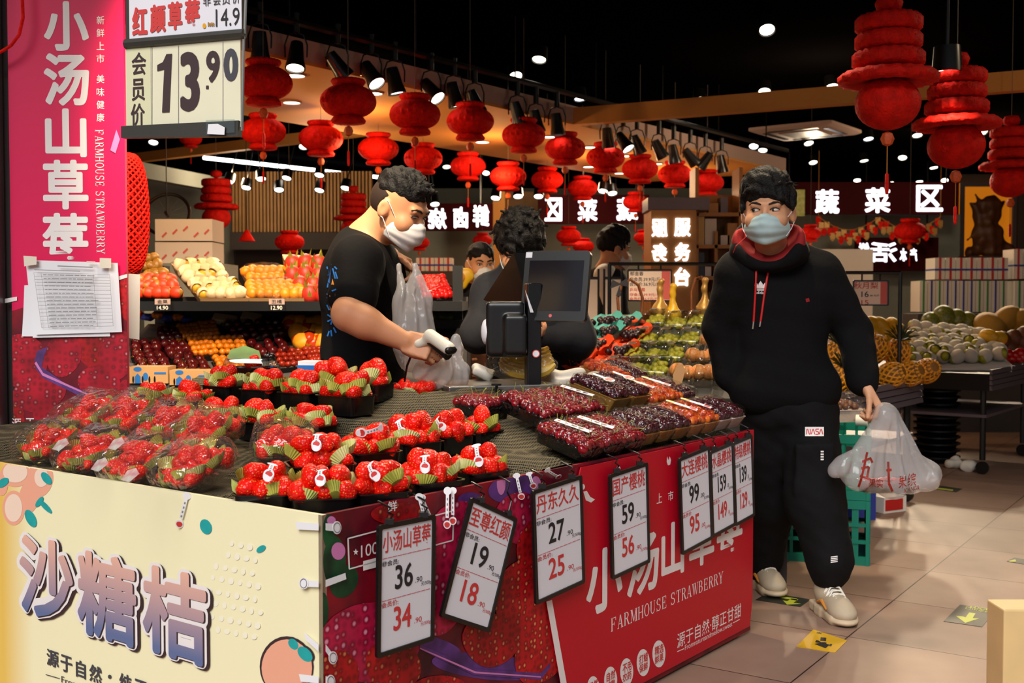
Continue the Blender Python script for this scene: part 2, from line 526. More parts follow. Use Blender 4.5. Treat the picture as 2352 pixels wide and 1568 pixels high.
mat('melon_green', '#3c4a1c', 0.35, col2='#7a7a30', vscale=9)
mat('leaf_green', '#4c7a24', 0.5, var=0.3, vscale=20)
mat('pine_leaf', '#3c4a2a', 0.5, var=0.3, vscale=20)
mat('pine_skin', '#8a5a1e', 0.6, var=0.4, vscale=40)
mat('banana', '#dfb13c', 0.4, col2='#b98a34', vscale=12)
mat('cup_green', '#b9b552', 0.6, spec=0.25, col2='#94963a', vscale=25)
mat('cup_pale', '#d8d695', 0.6, spec=0.25, col2='#b4be5e', vscale=25)
mat('tray_black', '#0b0b0c', 0.22, spec=0.5)
mat('tray_gold', '#b88a44', 0.35, metal=0.35)
mat('tray_kraft', '#c08d56', 0.6)
mat('tray_white', '#d9c8c0', 0.6)
mat('crate_teal', '#0d7f6c', 0.4)
mat('ribbon_red', '#c4201c', 0.5)
mat('ribbon_blue', '#2f3f9a', 0.5)
mat('ribbon_green', '#2f8a34', 0.5)
mat('teal_leaf', '#1fa9a8', 0.6, var=0.2, vscale=30)
mat('peach_print', '#f0a98c', 0.6)
mat('peach_pale', '#f6d8c2', 0.6)
mat('skin', '#d49a74', 0.5, spec=0.35, var=0.06, vscale=12, sss=0.1)
mat('skin_warm', '#cf9068', 0.5, spec=0.35, var=0.06, vscale=12)
mat('lip', '#9a5a4a', 0.5)
mat('hair', '#080606', 0.65, spec=0.25, bump=0.5, bscale=140)
mat('hair_short', '#2a1f1a', 0.7, spec=0.2)
mat('eye_white', '#d9d2cc', 0.3)
mat('eye_dark', '#120c0a', 0.15)
mat('brow', '#1a1210', 0.8)
mat('tee_black', '#0d0c0d', 0.85, spec=0.15, bump=0.15, bscale=60)
mat('hoodie_black', '#0e0d0e', 0.9, spec=0.15, bump=0.2, bscale=50)
mat('pants_black', '#0c0b0c', 0.85, spec=0.2, bump=0.2, bscale=40)
mat('jacket_navy', '#191a20', 0.8, spec=0.2, bump=0.2, bscale=30)
mat('hood_red', '#8f0c10', 0.8)
mat('cord_red', '#cc1a18', 0.6)
mat('mask_white', '#dcd8d6', 0.75, spec=0.2)
mat('mask_blue', '#a9c4c8', 0.75, spec=0.2, col2='#bfd2d2', vscale=6)
mat('mask_teal', '#6fb0bd', 0.75, spec=0.2)
mat('shoe_cream', '#bba98f', 0.65, var=0.12, vscale=14)
mat('shoe_sole', '#c9b394', 0.6)
mat('shoe_orange', '#d98b35', 0.6)
mat('shoe_blue', '#3b5f8c', 0.6)
mat('scanner_white', '#d6d0bf', 0.35)
mat('screen', '#15121a', 0.12, spec=0.6)
mat('cloth_white', '#dcd6cc', 0.8, var=0.05, vscale=5)
mat('floor_black', '#1e2018', 0.5)
mat('floor_yellow', '#d2a416', 0.5, var=0.1, vscale=8)
mat('floor_lime', '#b7bd2e', 0.5)
mat('post_wood', '#e0bd84', 0.6, var=0.1, vscale=8)
mat('steel_post', '#8f8a8c', 0.35, metal=0.7, var=0.2, vscale=5)
mat('fruit_cut', '#e8a61c', 0.4)
film_mat('film', '#fbf8f4', gloss=0.30, base=0.05, bs=26, rough=0.08)
film_mat('film_green', '#fbf6ee', gloss=0.34, base=0.055, bs=34, rough=0.05, veil=0.018, bstr=1.0)
film_mat('film_calm', '#f6f4f0', gloss=0.22, base=0.04, bs=45, rough=0.1)
film_mat('clear_plastic', '#eef2f0', gloss=0.5, base=0.08, bs=6, rough=0.05, bstr=0.2)
film_mat('bag_plastic', '#efe4de', gloss=0.16, base=0.04, bs=18, rough=0.2, veil=0.34)
film_mat('bag_clear', '#efe9e8', gloss=0.16, base=0.04, bs=14, rough=0.18, veil=0.26)
def floor_mat():
    m = mat('floor_tile', '#b89a86', 0.55, spec=0.25)
    nt, b, N, L = nodes(m)
    tc = N('TexCoord'); br = N('TexBrick'); br.offset = 0.0; br.squash = 1.0
    br.inputs['Scale'].default_value = 1.0; br.inputs['Brick Width'].default_value = 0.6; br.inputs['Row Height'].default_value = 0.6
    br.inputs['Mortar Size'].default_value = 0.0032; br.inputs['Mortar Smooth'].default_value = 0.3
    br.inputs['Color1'].default_value = (*lin('#987b69'), 1); br.inputs['Color2'].default_value = (*lin('#8f7362'), 1); br.inputs['Mortar'].default_value = (*lin('#3a2a22'), 1)
    L(tc.outputs['Object'], br.inputs['Vector'])
    n = N('TexNoise'); n.inputs['Scale'].default_value = 5; n.inputs['Detail'].default_value = 6
    L(tc.outputs['Object'], n.inputs['Vector'])
    mx = N('Mix', data_type='RGBA', blend_type='MULTIPLY'); mx.inputs[0].default_value = 0.5
    rp = N('ValToRGB'); rp.color_ramp.elements[0].position = 0.3; rp.color_ramp.elements[0].color = (0.72, 0.68, 0.66, 1); rp.color_ramp.elements[1].position = 0.6
    L(n.outputs['Fac'], rp.inputs['Fac']); L(br.outputs['Color'], mx.inputs[6]); L(rp.outputs['Color'], mx.inputs[7])
    L(mx.outputs[2], b.inputs['Base Color'])
floor_mat()
def berry_mat(name, red, seed_col, scale=20.0, rough=0.28):
    """strawberry skin: seeds from a cell pattern, each in a small dimple"""
    m = mat(name, red, rough, spec=0.32)
    nt, b, N, L = nodes(m)
    tc = N('TexCoord'); vo = N('TexVoronoi'); vo.inputs['Scale'].default_value = scale; vo.inputs['Randomness'].default_value = 0.55
    L(tc.outputs['Object'], vo.inputs['Vector'])
    r = N('ValToRGB'); e = r.color_ramp.elements
    e[0].position = 0.16; e[0].color = (*lin(seed_col), 1); e[1].position = 0.26; e[1].color = (*lin(red), 1)
    L(vo.outputs['Distance'], r.inputs['Fac'])
    ns = N('TexNoise'); ns.inputs['Scale'].default_value = 16; L(tc.outputs['Object'], ns.inputs['Vector'])
    mx = N('Mix', data_type='RGBA', blend_type='MULTIPLY'); mx.inputs[0].default_value = 1.0
    r2 = N('ValToRGB'); r2.color_ramp.elements[0].position = 0.3; r2.color_ramp.elements[0].color = (0.62, 0.5, 0.5, 1); r2.color_ramp.elements[1].position = 0.6
    L(ns.outputs['Fac'], r2.inputs['Fac']); L(r.outputs['Color'], mx.inputs[6]); L(r2.outputs['Color'], mx.inputs[7]); L(mx.outputs[2], b.inputs['Base Color'])
    bp = N('Bump'); bp.inputs['Strength'].default_value = 0.55; bp.inputs['Distance'].default_value = 0.004
    L(vo.outputs['Distance'], bp.inputs['Height']); L(bp.outputs['Normal'], b.inputs['Normal'])
berry_mat('strawberry', '#ec140a', '#e8a23a', 150.0)
def print_berry(name, a, b_, seed, scale):
    """the printed strawberries of a poster: red ink with paler seeds and a mottled tone"""
    m = mat(name, a, 0.45, spec=0.4)
    nt, b, N, L = nodes(m)
    tc = N('TexCoord'); vo = N('TexVoronoi'); vo.inputs['Scale'].default_value = scale; vo.inputs['Randomness'].default_value = 0.5
    L(tc.outputs['Object'], vo.inputs['Vector'])
    r = N('ValToRGB'); e = r.color_ramp.elements
    e[0].position = 0.12; e[0].color = (*lin(seed), 1); e[1].position = 0.3; e[1].color = (*lin(b_), 1)
    x = e.new(0.62); x.color = (*lin(a), 1)
    L(vo.outputs['Distance'], r.inputs['Fac'])
    ns = N('TexNoise'); ns.inputs['Scale'].default_value = 7; L(tc.outputs['Object'], ns.inputs['Vector'])
    mx = N('Mix', data_type='RGBA', blend_type='MULTIPLY'); mx.inputs[0].default_value = 1.0
    r2 = N('ValToRGB'); r2.color_ramp.elements[0].position = 0.35; r2.color_ramp.elements[0].color = (0.5, 0.4, 0.45, 1); r2.color_ramp.elements[1].position = 0.62
    L(ns.outputs['Fac'], r2.inputs['Fac']); L(r.outputs['Color'], mx.inputs[6]); L(r2.outputs['Color'], mx.inputs[7]); L(mx.outputs[2], b.inputs['Base Color'])
print_berry('print_berry', '#c4122c', '#8c0a1e', '#f08a8c', 46)
print_berry('print_berry_pink', '#c81a4a', '#930c30', '#f29ab4', 42)
print_berry('print_berry_red', '#c9141c', '#8f0810', '#f0905a', 50)
def two_tone(name, c0, c1, axis, p0, p1, rough=0.5):
    """printed colour ramp along an object axis (ink on the board)"""
    m = mat(name, c0, rough, spec=0.4)
    nt, b, N, L = nodes(m)
    tc = N('TexCoord'); sx = N('SeparateXYZ'); L(tc.outputs['Object'], sx.inputs[0])
    mr = N('MapRange'); mr.inputs['From Min'].default_value = p0; mr.inputs['From Max'].default_value = p1; L(sx.outputs[axis], mr.inputs['Value'])
    r = N('ValToRGB'); r.color_ramp.elements[0].color = (*lin(c0), 1); r.color_ramp.elements[1].color = (*lin(c1), 1)
    L(mr.outputs['Result'], r.inputs['Fac']); L(r.outputs['Color'], b.inputs['Base Color'])
def net_cloth_mat():
    m = mat('net_cloth', '#5a5244', 0.8, spec=0.2)
    nt, b, N, L = nodes(m)
    tc = N('TexCoord'); mp = N('Mapping'); mp.inputs['Rotation'].default_value = (0, 0, 0.3); mp.inputs['Scale'].default_value = (1, 1, 1)
    L(tc.outputs['Object'], mp.inputs[0])
    ck = N('TexVoronoi'); ck.inputs['Scale'].default_value = 150; ck.inputs['Randomness'].default_value = 0.0
    L(mp.outputs[0], ck.inputs['Vector'])
    r = N('ValToRGB'); e = r.color_ramp.elements
    e[0].position = 0.42; e[0].color = (*lin('#0d0c0b'), 1); e[1].position = 0.5; e[1].color = (*lin('#5e553f'), 1)
    L(ck.outputs['Distance'], r.inputs['Fac']); L(r.outputs['Color'], b.inputs['Base Color'])
    bp = N('Bump'); bp.inputs['Strength'].default_value = 0.6; bp.inputs['Distance'].default_value = 0.004
    L(ck.outputs['Distance'], bp.inputs['Height']); L(bp.outputs['Normal'], b.inputs['Normal'])
net_cloth_mat()
# ---------------------------------------------------------------- shell of the shop
U, VV = V(0.6, 0.8, 0), V(-0.8, 0.6, 0)
Z = V(0, 0, 1)
t1 = V(0.555, 0.832, 0); tang = math.atan2(0.832, 0.555)
ZC = 3.25
fl = MB().box((0, 0, -0.05), (44, 44, 0.1)).build('floor', 'floor_tile', local=True, smooth=False)
fl.location = (1.554, 4.57, 0); fl.rotation_euler = (0, 0, tang); struct(fl)
struct(MB().box((1.5, 11.6, ZC + 0.1), (17.4, 18.4, 0.2)).build('ceiling', 'black_ceiling', smooth=False))
struct(MB().box((-7.2, 10.3, 1.7), (0.2, 20.6, 3.4)).build('wall_left', 'dark_wall', smooth=False))
struct(MB().box((10.2, 10.3, 1.7), (0.2, 20.6, 3.4)).build('wall_right', 'dark_wall', smooth=False))
struct(MB().box((1.5, 20.7, 1.7), (17.6, 0.2, 3.4)).build('wall_back', 'grey_wall', smooth=False))
# ---------------------------------------------------------------- soffit with its cream face, cross beams
B0 = V(-1.017, 6.94, 0)
def prism_uv(mb, u0, u1, v0, v1, z0, z1, O=B0):
    q = [O + U * a + VV * b for a, b in ((u0, v0), (u1, v0), (u1, v1), (u0, v1))]
    mb.rings([[(p.x, p.y, z0) for p in q], [(p.x, p.y, z1) for p in q]])
    return mb
s_ = MB(); prism_uv(s_, -4.2, 6.6, 0, 1.72, 2.60, 2.62)
struct(s_.build('trim_1', 'soffit_warm_lit', smooth=False))
s_ = MB(); prism_uv(s_, -4.2, 6.6, 0, 1.72, 2.621, 2.745)
struct(s_.build('trim_2', 'soffit_face', smooth=False))
def beam(n, p, q, h, w, m='soffit_warm_lit'):
    d = (q - p); d.z = 0; d.normalize(); s = d.cross(Z) * w / 2
    mb = MB(); mb.rings([[p - s, p + s, p + s + Z * h, p - s + Z * h], [q - s, q + s, q + s + Z * h, q - s + Z * h]])
    struct(mb.build('trim_%d' % n, m, smooth=False))
# the long pale beam to the right of the soffit, from the soffit out over the aisle
beam(4, onz(1292, 290, 2.6), onz(2420, 204, 2.6), 0.13, 0.10)
beam(5, onz(840, 312, 2.75), onz(240, 382, 2.75), 0.10, 0.08)
beam(6, onz(240, 395, 2.5) , onz(500, 440, 2.5), 0.16, 0.12, 'grey_wall')
# ---------------------------------------------------------------- lamps
def spot_light(p, d, power, size=70, col=(1.0, 0.80, 0.55), blend=0.6, rad=0.05, parent=None):
    l = bpy.data.lights.new('lamp_or_fill_light', 'SPOT'); l.energy = power; l.spot_size = math.radians(size); l.spot_blend = blend; l.color = col; l.shadow_soft_size = rad
    o = bpy.data.objects.new('lamp_or_fill_light', l); COL.objects.link(o); o.location = p
    o.rotation_euler = (-Vector(d)).to_track_quat('Z', 'Y').to_euler()
    return o
def point_light(p, power, col=(1.0, 0.72, 0.42), rad=0.06):
    l = bpy.data.lights.new('lamp_or_fill_light', 'POINT'); l.energy = power; l.color = col; l.shadow_soft_size = rad
    o = bpy.data.objects.new('lamp_or_fill_light', l); COL.objects.link(o); o.location = p
    return o
# ceiling cans: (x, y, cool?) in the photo; each hangs from the black ceiling
CAN = [(1762, 70, 0), (1185, 176, 0), (1238, 138, 0), (1333, 228, 1), (1608, 230, 0), (1756, 212, 0), (1911, 201, 0), (1995, 320, 1), (2107, 312, 0), (1731, 337, 1), (1752, 346, 0), (1858, 330, 0), (1868, 374, 0), (1985, 370, 0), (2073, 363, 0), (2145, 386, 0), (2257, 304, 0), (2203, 358, 0), (2260, 380, 0), (1969, 415, 0), (2048, 422, 0), (2112, 418, 0), (2170, 415, 0), (2233, 415, 0), (352, 328, 1), (415, 345, 1), (655, 328, 0), (697, 338, 0), (1026, 384, 0), (1116, 398, 0)]
def can_mesh():
    mb = MB(); mb.lathe([(0.02, 0.12), (0.058, 0.115), (0.066, 0.0), (0.058, 0.0), (0.056, 0.02)], 20, cap1=False)
    return proto(mb, 'can', 'black_satin')
_can = can_mesh()
_face = proto(MB().lathe([(0.001, 0.008), (0.052, 0.008)], 20, cap0=False, cap1=False), 'face', 'lamp_face')
_facew = proto(MB().lathe([(0.001, 0.008), (0.052, 0.008)], 20, cap0=False, cap1=False), 'face', 'lamp_face_white')
_rod = proto(MB().tube([(0, 0, 0.115), (0, 0, 0.72)], 0.008, 6), 'rod', 'black_satin')
def can_at(p, label, cool, tilt=0.0, az=0.0, group='ceiling can lamps', rod=False, s=1.0):
    t = thing('ceiling_lamp', label, 'lamp', p, group=group)
    t.rotation_euler = (tilt, 0, az); t.scale = (s, s, s)
    kid('housing', _can, t); kid('lamp_face', _facew if cool else _face, t)
    if rod: kid('hanging_rod', _rod, t)
    return t
CAN.sort()
for i, (x, y, c) in enumerate(CAN):
    p = onz(x, y, ZC - 0.115)
    can_at(p, ('cool white' if c else 'warm white') + ' lit black can lamp under the black ceiling, %s from the left' % ORD[i], c, random.uniform(-0.6, -0.25), random.uniform(-0.35, 0.35))
# lower cans in front of the slatted wall, on rods
LOW = [(525, 418), (565, 432), (600, 412), (641, 437), (658, 410), (733, 438), (733, 403), (793, 433), (1138, 456), (1190, 452), (1237, 452), (1385, 440), (1407, 445), (999, 470)]
LOW.sort()
for i, (x, y) in enumerate(LOW):
    p = at(x, y, 12.4)
    can_at(p, 'lit can lamp on a rod far back in the shop, %s from the left' % ORD[i], 0, -0.45, random.uniform(-0.4, 0.4), 'can lamps on rods', True, 0.9)
# round downlights set into the soffit underside
DOWN = [(678, 172), (670, 234), (858, 213), (1108, 325), (1260, 313), (1352, 382), (1353, 337), (1424, 397), (1437, 357), (1508, 375)]
_dl = proto(MB().lathe([(0.07, 0.0), (0.07, -0.008), (0.06, -0.010), (0.056, -0.004)], 24, cap0=True, cap1=False), 'trim', 'soffit_face')
_dlf = proto(MB().lathe([(0.001, -0.006), (0.056, -0.006)], 24, cap0=False, cap1=False), 'face', 'lamp_face')
DOWN.sort()
for i, (x, y) in enumerate(DOWN):
    p = onz(x, y, 2.5985)
    t = thing('downlight', 'round downlight in the underside of the cream soffit, %s from the left' % ORD[i], 'lamp', p, group='soffit downlights')
    kid('trim_ring', _dl, t); kid('lamp_face', _dlf, t)
for a in (-2.4, -0.6, 1.0, 2.6, 4.2, 5.6):
    p = B0 + U * a + VV * 0.85 + Z * 2.28
    point_light(p, 15, (1.0, 0.60, 0.26), 0.08)  # fill points added below the soffit to brighten its underside
# track with black spot lamps along the soffit
TP = Plane(B0 - VV * 0.10, U)
tr = MB(); q0 = B0 - VV * 0.10 + U * -3.2; q1 = B0 - VV * 0.10 + U * 6.4
tr.tube([q0 + Z * 2.80, q1 + Z * 2.80], 0.022, 6)
for k in range(9):
    q = q0 + (q1 - q0) * ((k + 0.5) / 9); tr.tube([q + Z * 2.8, q + Z * ZC], 0.006, 5)
tag(tr.build('lamp_track', 'black_satin', origin=q0 + Z * 2.8), 'long black lamp track running along the cream soffit', 'lamp track')
def spot_mesh():
    mb = MB(); mb.lathe([(0.012, 0.085), (0.036, 0.08), (0.042, 0.03), (0.048, -0.03), (0.058, -0.07), (0.058, -0.085), (0.05, -0.085), (0.046, -0.06)], 20, cap1=False)
    return proto(mb, 'spot', 'black_satin')
_sp = spot_mesh()
_spf = proto(MB().lathe([(0.001, -0.074), (0.048, -0.074)], 20, cap0=False, cap1=False), 'face', 'lamp_face')
def yoke_mesh():
    mb = MB()
    mb.tube([(0.062, 0, -0.01), (0.064, 0, 0.06), (0.045, 0, 0.115), (0, 0, 0.13), (-0.045, 0, 0.115), (-0.064, 0, 0.06), (-0.062, 0, -0.01)], 0.005, 6)
    mb.lathe([(0.012, 0.125), (0.02, 0.13), (0.02, 0.24)], 10)
    return proto(mb, 'yoke', 'black_satin')
_yk = yoke_mesh()
SPOTS = [(597, 107, 0.1, 0, 0), (680, 128, -0.35, 0, 1), (775, 150, 0.3, 0.6, 0), (852, 170, -0.45, 0.5, 1), (906, 185, 0.02, 0.2, 0), (990, 207, -0.5, 0.6, 1), (1043, 217, 0.05, 0.2, 0), (1090, 234, 0.1, 0.4, 0), (1188, 260, 0.15, 0.3, 0), (1231, 278, 0.1, 0.2, 0), (1279, 285, 0.05, 0.1, 0), (1396, 317, 0.05, 0.1, 0), (1432, 325, -0.45, 0.5, 1), (1463, 332, 0.1, 0.4, 0), (1513, 342, 0.2, 0.5, 0), (1547, 353, 0.1, 0.2, 0), (1585, 360, 0.25, 0.7, 0), (1620, 368, 0.3, -0.6, 0), (1657, 376, 0.1, 0.2, 0)]
for i, (x, y, tx, ty, lit) in enumerate(SPOTS):
    p = TP.hit(x, y)
    t = thing('track_lamp', ('lit' if lit else 'dark') + ' black track spot lamp along the soffit, %s from the left' % ORD[i], 'lamp', (p.x, p.y, p.z), group='track lamps')
    kid('yoke', _yk, t, Matrix.Translation((0, 0, 0)))
    h = kid('housing', _sp, t, Matrix.Rotation(tx, 4, 'X') @ Matrix.Rotation(-ty, 4, 'Y'))
    kid('lamp_face', _spf, h)
    if p.z < 2.60 - 0.2: pass
# warm spot beams from the track and the ceiling cans down on the displays
def aim(p, q, w, size=60, col=(1.0, 0.78, 0.50)): spot_light(p, Vector(q) - Vector(p), w, size, col)
# ---------------------------------------------------------------- beams of the track and ceiling lamps, then added fill lights without fixtures
for (x, y, k, q, w, sz) in (
        (680, 128, 't', (-1.55, 5.6, 1.25), 120, 62), (852, 170, 't', (-1.05, 5.6, 1.25), 120, 62), (990, 207, 't', (-0.35, 5.6, 1.0), 110, 62),
        (1432, 325, 't', (0.75, 5.4, 0.95), 190, 46), (1279, 285, 't', (0.55, 5.3, 0.9), 150, 50), (1608, 230, 'c', (0.75, 5.3, 0.9), 260, 40), (1756, 212, 'c', (1.35, 4.5, 1.2), 150, 45), (1911, 201, 'c', (2.2, 6.0, 0.9), 230, 50),
        (1858, 330, 'c', (2.9, 7.6, 0.9), 420, 40), (2107, 312, 'c', (3.3, 8.2, 0.9), 420, 45), (1995, 320, 'c', (2.2, 7.0, 0.0), 110, 60), (2257, 304, 'c', (3.8, 9.5, 1.2), 340, 55), (1868, 374, 'c', (1.3, 9.2, 1.5), 260, 55)):
    p = TP.hit(x, y) - Z * 0.09 if k == 't' else onz(x, y, 3.05)
    spot_light(p, Vector(q) - p, w, sz)
for p, q, w in (((-0.9, 4.7, 3.1), (-0.75, 3.3, 0.8), 90), ((0.2, 4.9, 3.1), (0.25, 3.7, 0.85), 130), ((1.0, 5.1, 3.1), (0.75, 3.9, 0.85), 130), ((-0.2, 4.0, 3.1), (-0.35, 2.9, 0.8), 80), ((-0.65, 3.1, 2.9), (-1.1, 5.45, 1.0), 560), ((-1.9, 3.9, 3.15), (-1.55, 5.3, 1.0), 230), ((-1.2, 4.0, 3.15), (-1.0, 5.3, 1.0), 230), ((0.75, 4.1, 3.15), (0.75, 5.4, 0.95), 230), ((0.1, 4.3, 3.15), (-0.1, 5.9, 1.1), 120)):
    spot_light(V(*p), V(*q) - V(*p), w, 55)  # unseen spots added overhead to brighten stall, shelves and grapes
for p, w in (((-1.6, 9.5, 2.3), 26), ((2.6, 9.5, 2.7), 40), ((5.2, 13.0, 2.7), 60), ((0.6, 13.0, 2.6), 50), ((-3.0, 12.5, 2.6), 40), ((3.4, 5.0, 2.9), 22)):
    point_light(p, w, (1.0, 0.74, 0.48), 0.1)  # fill points in the depth of the shop, without a fixture
# ---------------------------------------------------------------- red honeycomb lanterns
def pleat(i, n, z): return 0.055 * (1 if i % 2 else -1)
def lantern_meshes(red):
    mb = MB(); pr = [(0.03, 0.118), (0.088, 0.122), (0.094, 0.108), (0.080, 0.088)]
    for k in range(13):
        a = pi * (k + 1.5) / 15; pr.append((0.150 * math.sin(a) ** 0.8, 0.092 * math.cos(a)))
    pr += [(0.080, -0.088), (0.094, -0.108), (0.088, -0.122), (0.03, -0.118)]
    mb.lathe(pr, 44, amp=pleat)
    a = proto(mb, 'paper_body', red, angle=80)
    b = proto(MB().lathe([(0.002, 0.03), (0.018, 0.022), (0.026, 0.0), (0.018, -0.022), (0.002, -0.03)], 12, amp=pleat), 'bead', 'bead_orange')
    c = proto(MB().tube([(0, 0, 0.03), (0, 0, -0.09)], 0.0022, 5), 'cord', 'cord_gold')
    d = proto(MB().lathe([(0.003, 0.0), (0.007, -0.006), (0.008, -0.07), (0.005, -0.085)], 8), 'tassel', 'lantern_red2')
    e = proto(MB().tube([(0, 0, 0.12), (0, 0, 0.30)], 0.0016, 5), 'hanging_cord', 'cord_grey')
    return a, b, c, d, e
LM = lantern_meshes('lantern_red')
def lantern(p, s, label, group, tassel=True, cord=0.0, rz=0.0):
    t = thing('paper_lantern', label, 'lantern', p, rz, group); t.scale = (s, s, s)
    kid('paper_body', LM[0], t)
    if tassel:
        kid('bead', LM[1], t, Matrix.Translation((0, 0, -0.165))); kid('cord', LM[2], t, Matrix.Translation((0, 0, -0.19))); kid('tassel', LM[3], t, Matrix.Translation((0, 0, -0.275)))
    if cord > 0.12:
        kid('hanging_cord', LM[4], t, Matrix.Translation((0, 0, 0.12)) @ Matrix.Diagonal((1, 1, (cord / s - 0.12) / 0.18, 1)) @ Matrix.Translation((0, 0, -0.12)))
    return t
R1 = [(605, 190, 130), (800, 233, 126), (953, 263, 115), (1080, 279, 107), (1203, 311, 98), (1298, 341, 92), (1391, 362, 87), (1470, 388, 82), (1550, 400, 76), (1624, 420, 75)]
for i, (x, y, w) in enumerate(R1):
    Y = F * 0.31 / w; p = at(x, y, Y)
    lantern(p, w * Y / F / 0.31, 'red paper lantern of the nearer row below the cream soffit, %s from the left' % ORD[i], 'nearer row of red lanterns', cord=ZC - p.z, rz=random.random())
R2 = [(604, 302, 102), (737, 318, 99), (869, 342, 91), (972, 364, 87), (1075, 382, 80), (1167, 405, 82), (1257, 413, 72), (1338, 432, 68), (1460, 464, 58)]  # row seen in the mirror, built as solid lanterns
for i, (x, y, w) in enumerate(R2):
    Y = F * 0.31 / w; p = at(x, y, Y)
    lantern(p, w * Y / F / 0.31, 'mirror image of a red lantern, built solid in the farther row, %s from the left' % ORD[i], 'mirrored row of red lanterns', cord=(2.6 if i < 4 else ZC) - p.z, rz=random.random())
# red paper lanterns hanging lower down between the shops
for k, (x, y, w, Y, lab) in enumerate(((665, 556, 66, 9.0, 'red paper lantern hanging low above the dragon fruit'), (963, 557, 46, 12, 'red paper lantern low behind the mask of the cashier'), (1306, 542, 56, 12, 'red paper lantern beside the bent customer, under the maroon sign'), (1340, 566, 48, 13, 'dark red paper lantern half behind another, above the till screen'), (1108, 552, 44, 12.2, 'red paper lantern right above the short-haired shop worker'), (1478, 545, 44, 12, 'red paper lantern half behind the wooden service desk'), (2090, 530, 70, 12.2, 'large deep red paper lantern below the vegetable sign at right'), (1862, 535, 48, 12, 'red paper lantern behind the shoulder of the man in the hoodie'), (438, 318, 50, 10.5, 'red paper lantern just under the price sign'))):
    p = at(x, y, Y); lantern(p, w * Y / F / 0.31, lab, None, True, ZC - p.z)
# tiered lanterns
def tiered():
    mb = MB()
    def am(i, n, z): return 0.05 * (1 if i % 2 else -1)
    n = 40
    mb.lathe([(0.01, 0.30), (0.04, 0.295), (0.052, 0.27), (0.045, 0.245), (0.02, 0.235)], n, amp=am)
    for z in (0.185, 0.115, 0.045):
        r = 0.125 if z > 0.05 else 0.135
        mb.lathe([(0.03, z + 0.045), (r * 0.9, z + 0.035), (r, z + 0.02), (r, z - 0.015), (r * 0.9, z - 0.028), (0.03, z - 0.03)], n, amp=am)
    mb.lathe([(0.03, 0.0), (0.10, 0.006), (0.165, 0.0), (0.188, -0.02), (0.185, -0.045), (0.15, -0.05), (0.06, -0.03)], n, amp=am)
    pr = [(0.03, -0.03)]
    for k in range(1, 13):
        a = 0.35 + (pi - 0.35) * k / 13; pr.append((0.124 * math.sin(a), -0.125 + 0.105 * math.cos(a)))
    mb.lathe(pr, n, amp=lambda i, n, z: 0.03 * (1 if i % 2 else -1))
    return proto(mb, 'tiered_paper', 'lantern_red2', angle=80)
_tl = tiered()
def tier_lantern(p, s, label, hang=True):
    t = thing('tiered_lantern', label, 'lantern', p, random.random(), 'tiered honeycomb lanterns'); t.scale = (s, s, s)
    kid('paper_body', _tl, t)
    kid('bead', LM[1], t, Matrix.Translation((0, 0, -0.265))); kid('cord', LM[2], t, Matrix.Translation((0, 0, -0.31))); kid('tassel', LM[3], t, Matrix.Translation((0, 0, -0.40)))
    if hang:
        e = proto(MB().tube([(0, 0, 0.29), (0, 0, (ZC - p.z) / s)], 0.0018, 5), 'hanging_cord', 'cord_grey'); kid('hanging_cord', e, t)
for x, y, w, lab in ((2040, 165, 212, 'large tiered red honeycomb lantern hanging highest at the right'), (2197, 272, 184, 'tiered red honeycomb lantern glowing under a lamp at the right'), (2322, 372, 130, 'tiered red honeycomb lantern cut by the right edge of the photo'), (497, 468, 94, 'tiered red honeycomb lantern in front of the slatted wall at the left'), (812, 495, 84, 'tiered red honeycomb lantern just behind the neck of the cashier')):
    Y = F * 0.37 / w
    tier_lantern(at(x, y, Y), w * Y / F / 0.37, lab)
p = at(2197, 150, 5.0)
can_at(at(2175, 166, 5.15), 'can lamp right above the glowing tiered lantern', 0, 0, 0, None, True)
spot_light(at(2172, 150, 5.0), V(0.02, 0.02, -1), 60, 70)
# ---------------------------------------------------------------- LED strip, fluorescent line far left
q0, q1 = onz(468, 362, 3.1), onz(880, 408, 3.1)
n = 9
for i in range(n):
    a = q0 + (q1 - q0) * (i / n); b = q0 + (q1 - q0) * ((i + 0.93) / n)
    mb = MB(); mb.tube([a, b], 0.024, 8)
    o = mb.build('tube_light', 'lamp_face_white', origin=a); tag(o, 'white tube light of the glowing line above the slatted wall, %s from the left' % ORD[i], 'lamp', 'line of tube lights')
# ---------------------------------------------------------------- air conditioner cassette
p = onz(1850, 297, 3.2)
t = thing('ceiling_air_conditioner', 'square ceiling air conditioner panel above the man in the hoodie', 'air conditioner', p, math.atan2(0.8, 0.6))
mb = MB(); mb.rings([rr(1.0, 1.0, 0.06, 0.0), rr(1.0, 1.0, 0.06, -0.03), rr(0.9, 0.9, 0.05, -0.05)])
mb.build('panel', 'soffit_face', t, local=True)
MB().box((0, 0, -0.054), (0.46, 0.46, 0.012)).build('intake_grille', 'brown_fruit', t, local=True, smooth=False)
for k in range(4):
    X = Matrix.Rotation(k * pi / 2, 4, 'Z'); MB().box((0, 0.36, -0.052), (0.6, 0.06, 0.01), X=X).build('air_slot', 'black_satin', t, local=True, smooth=False)
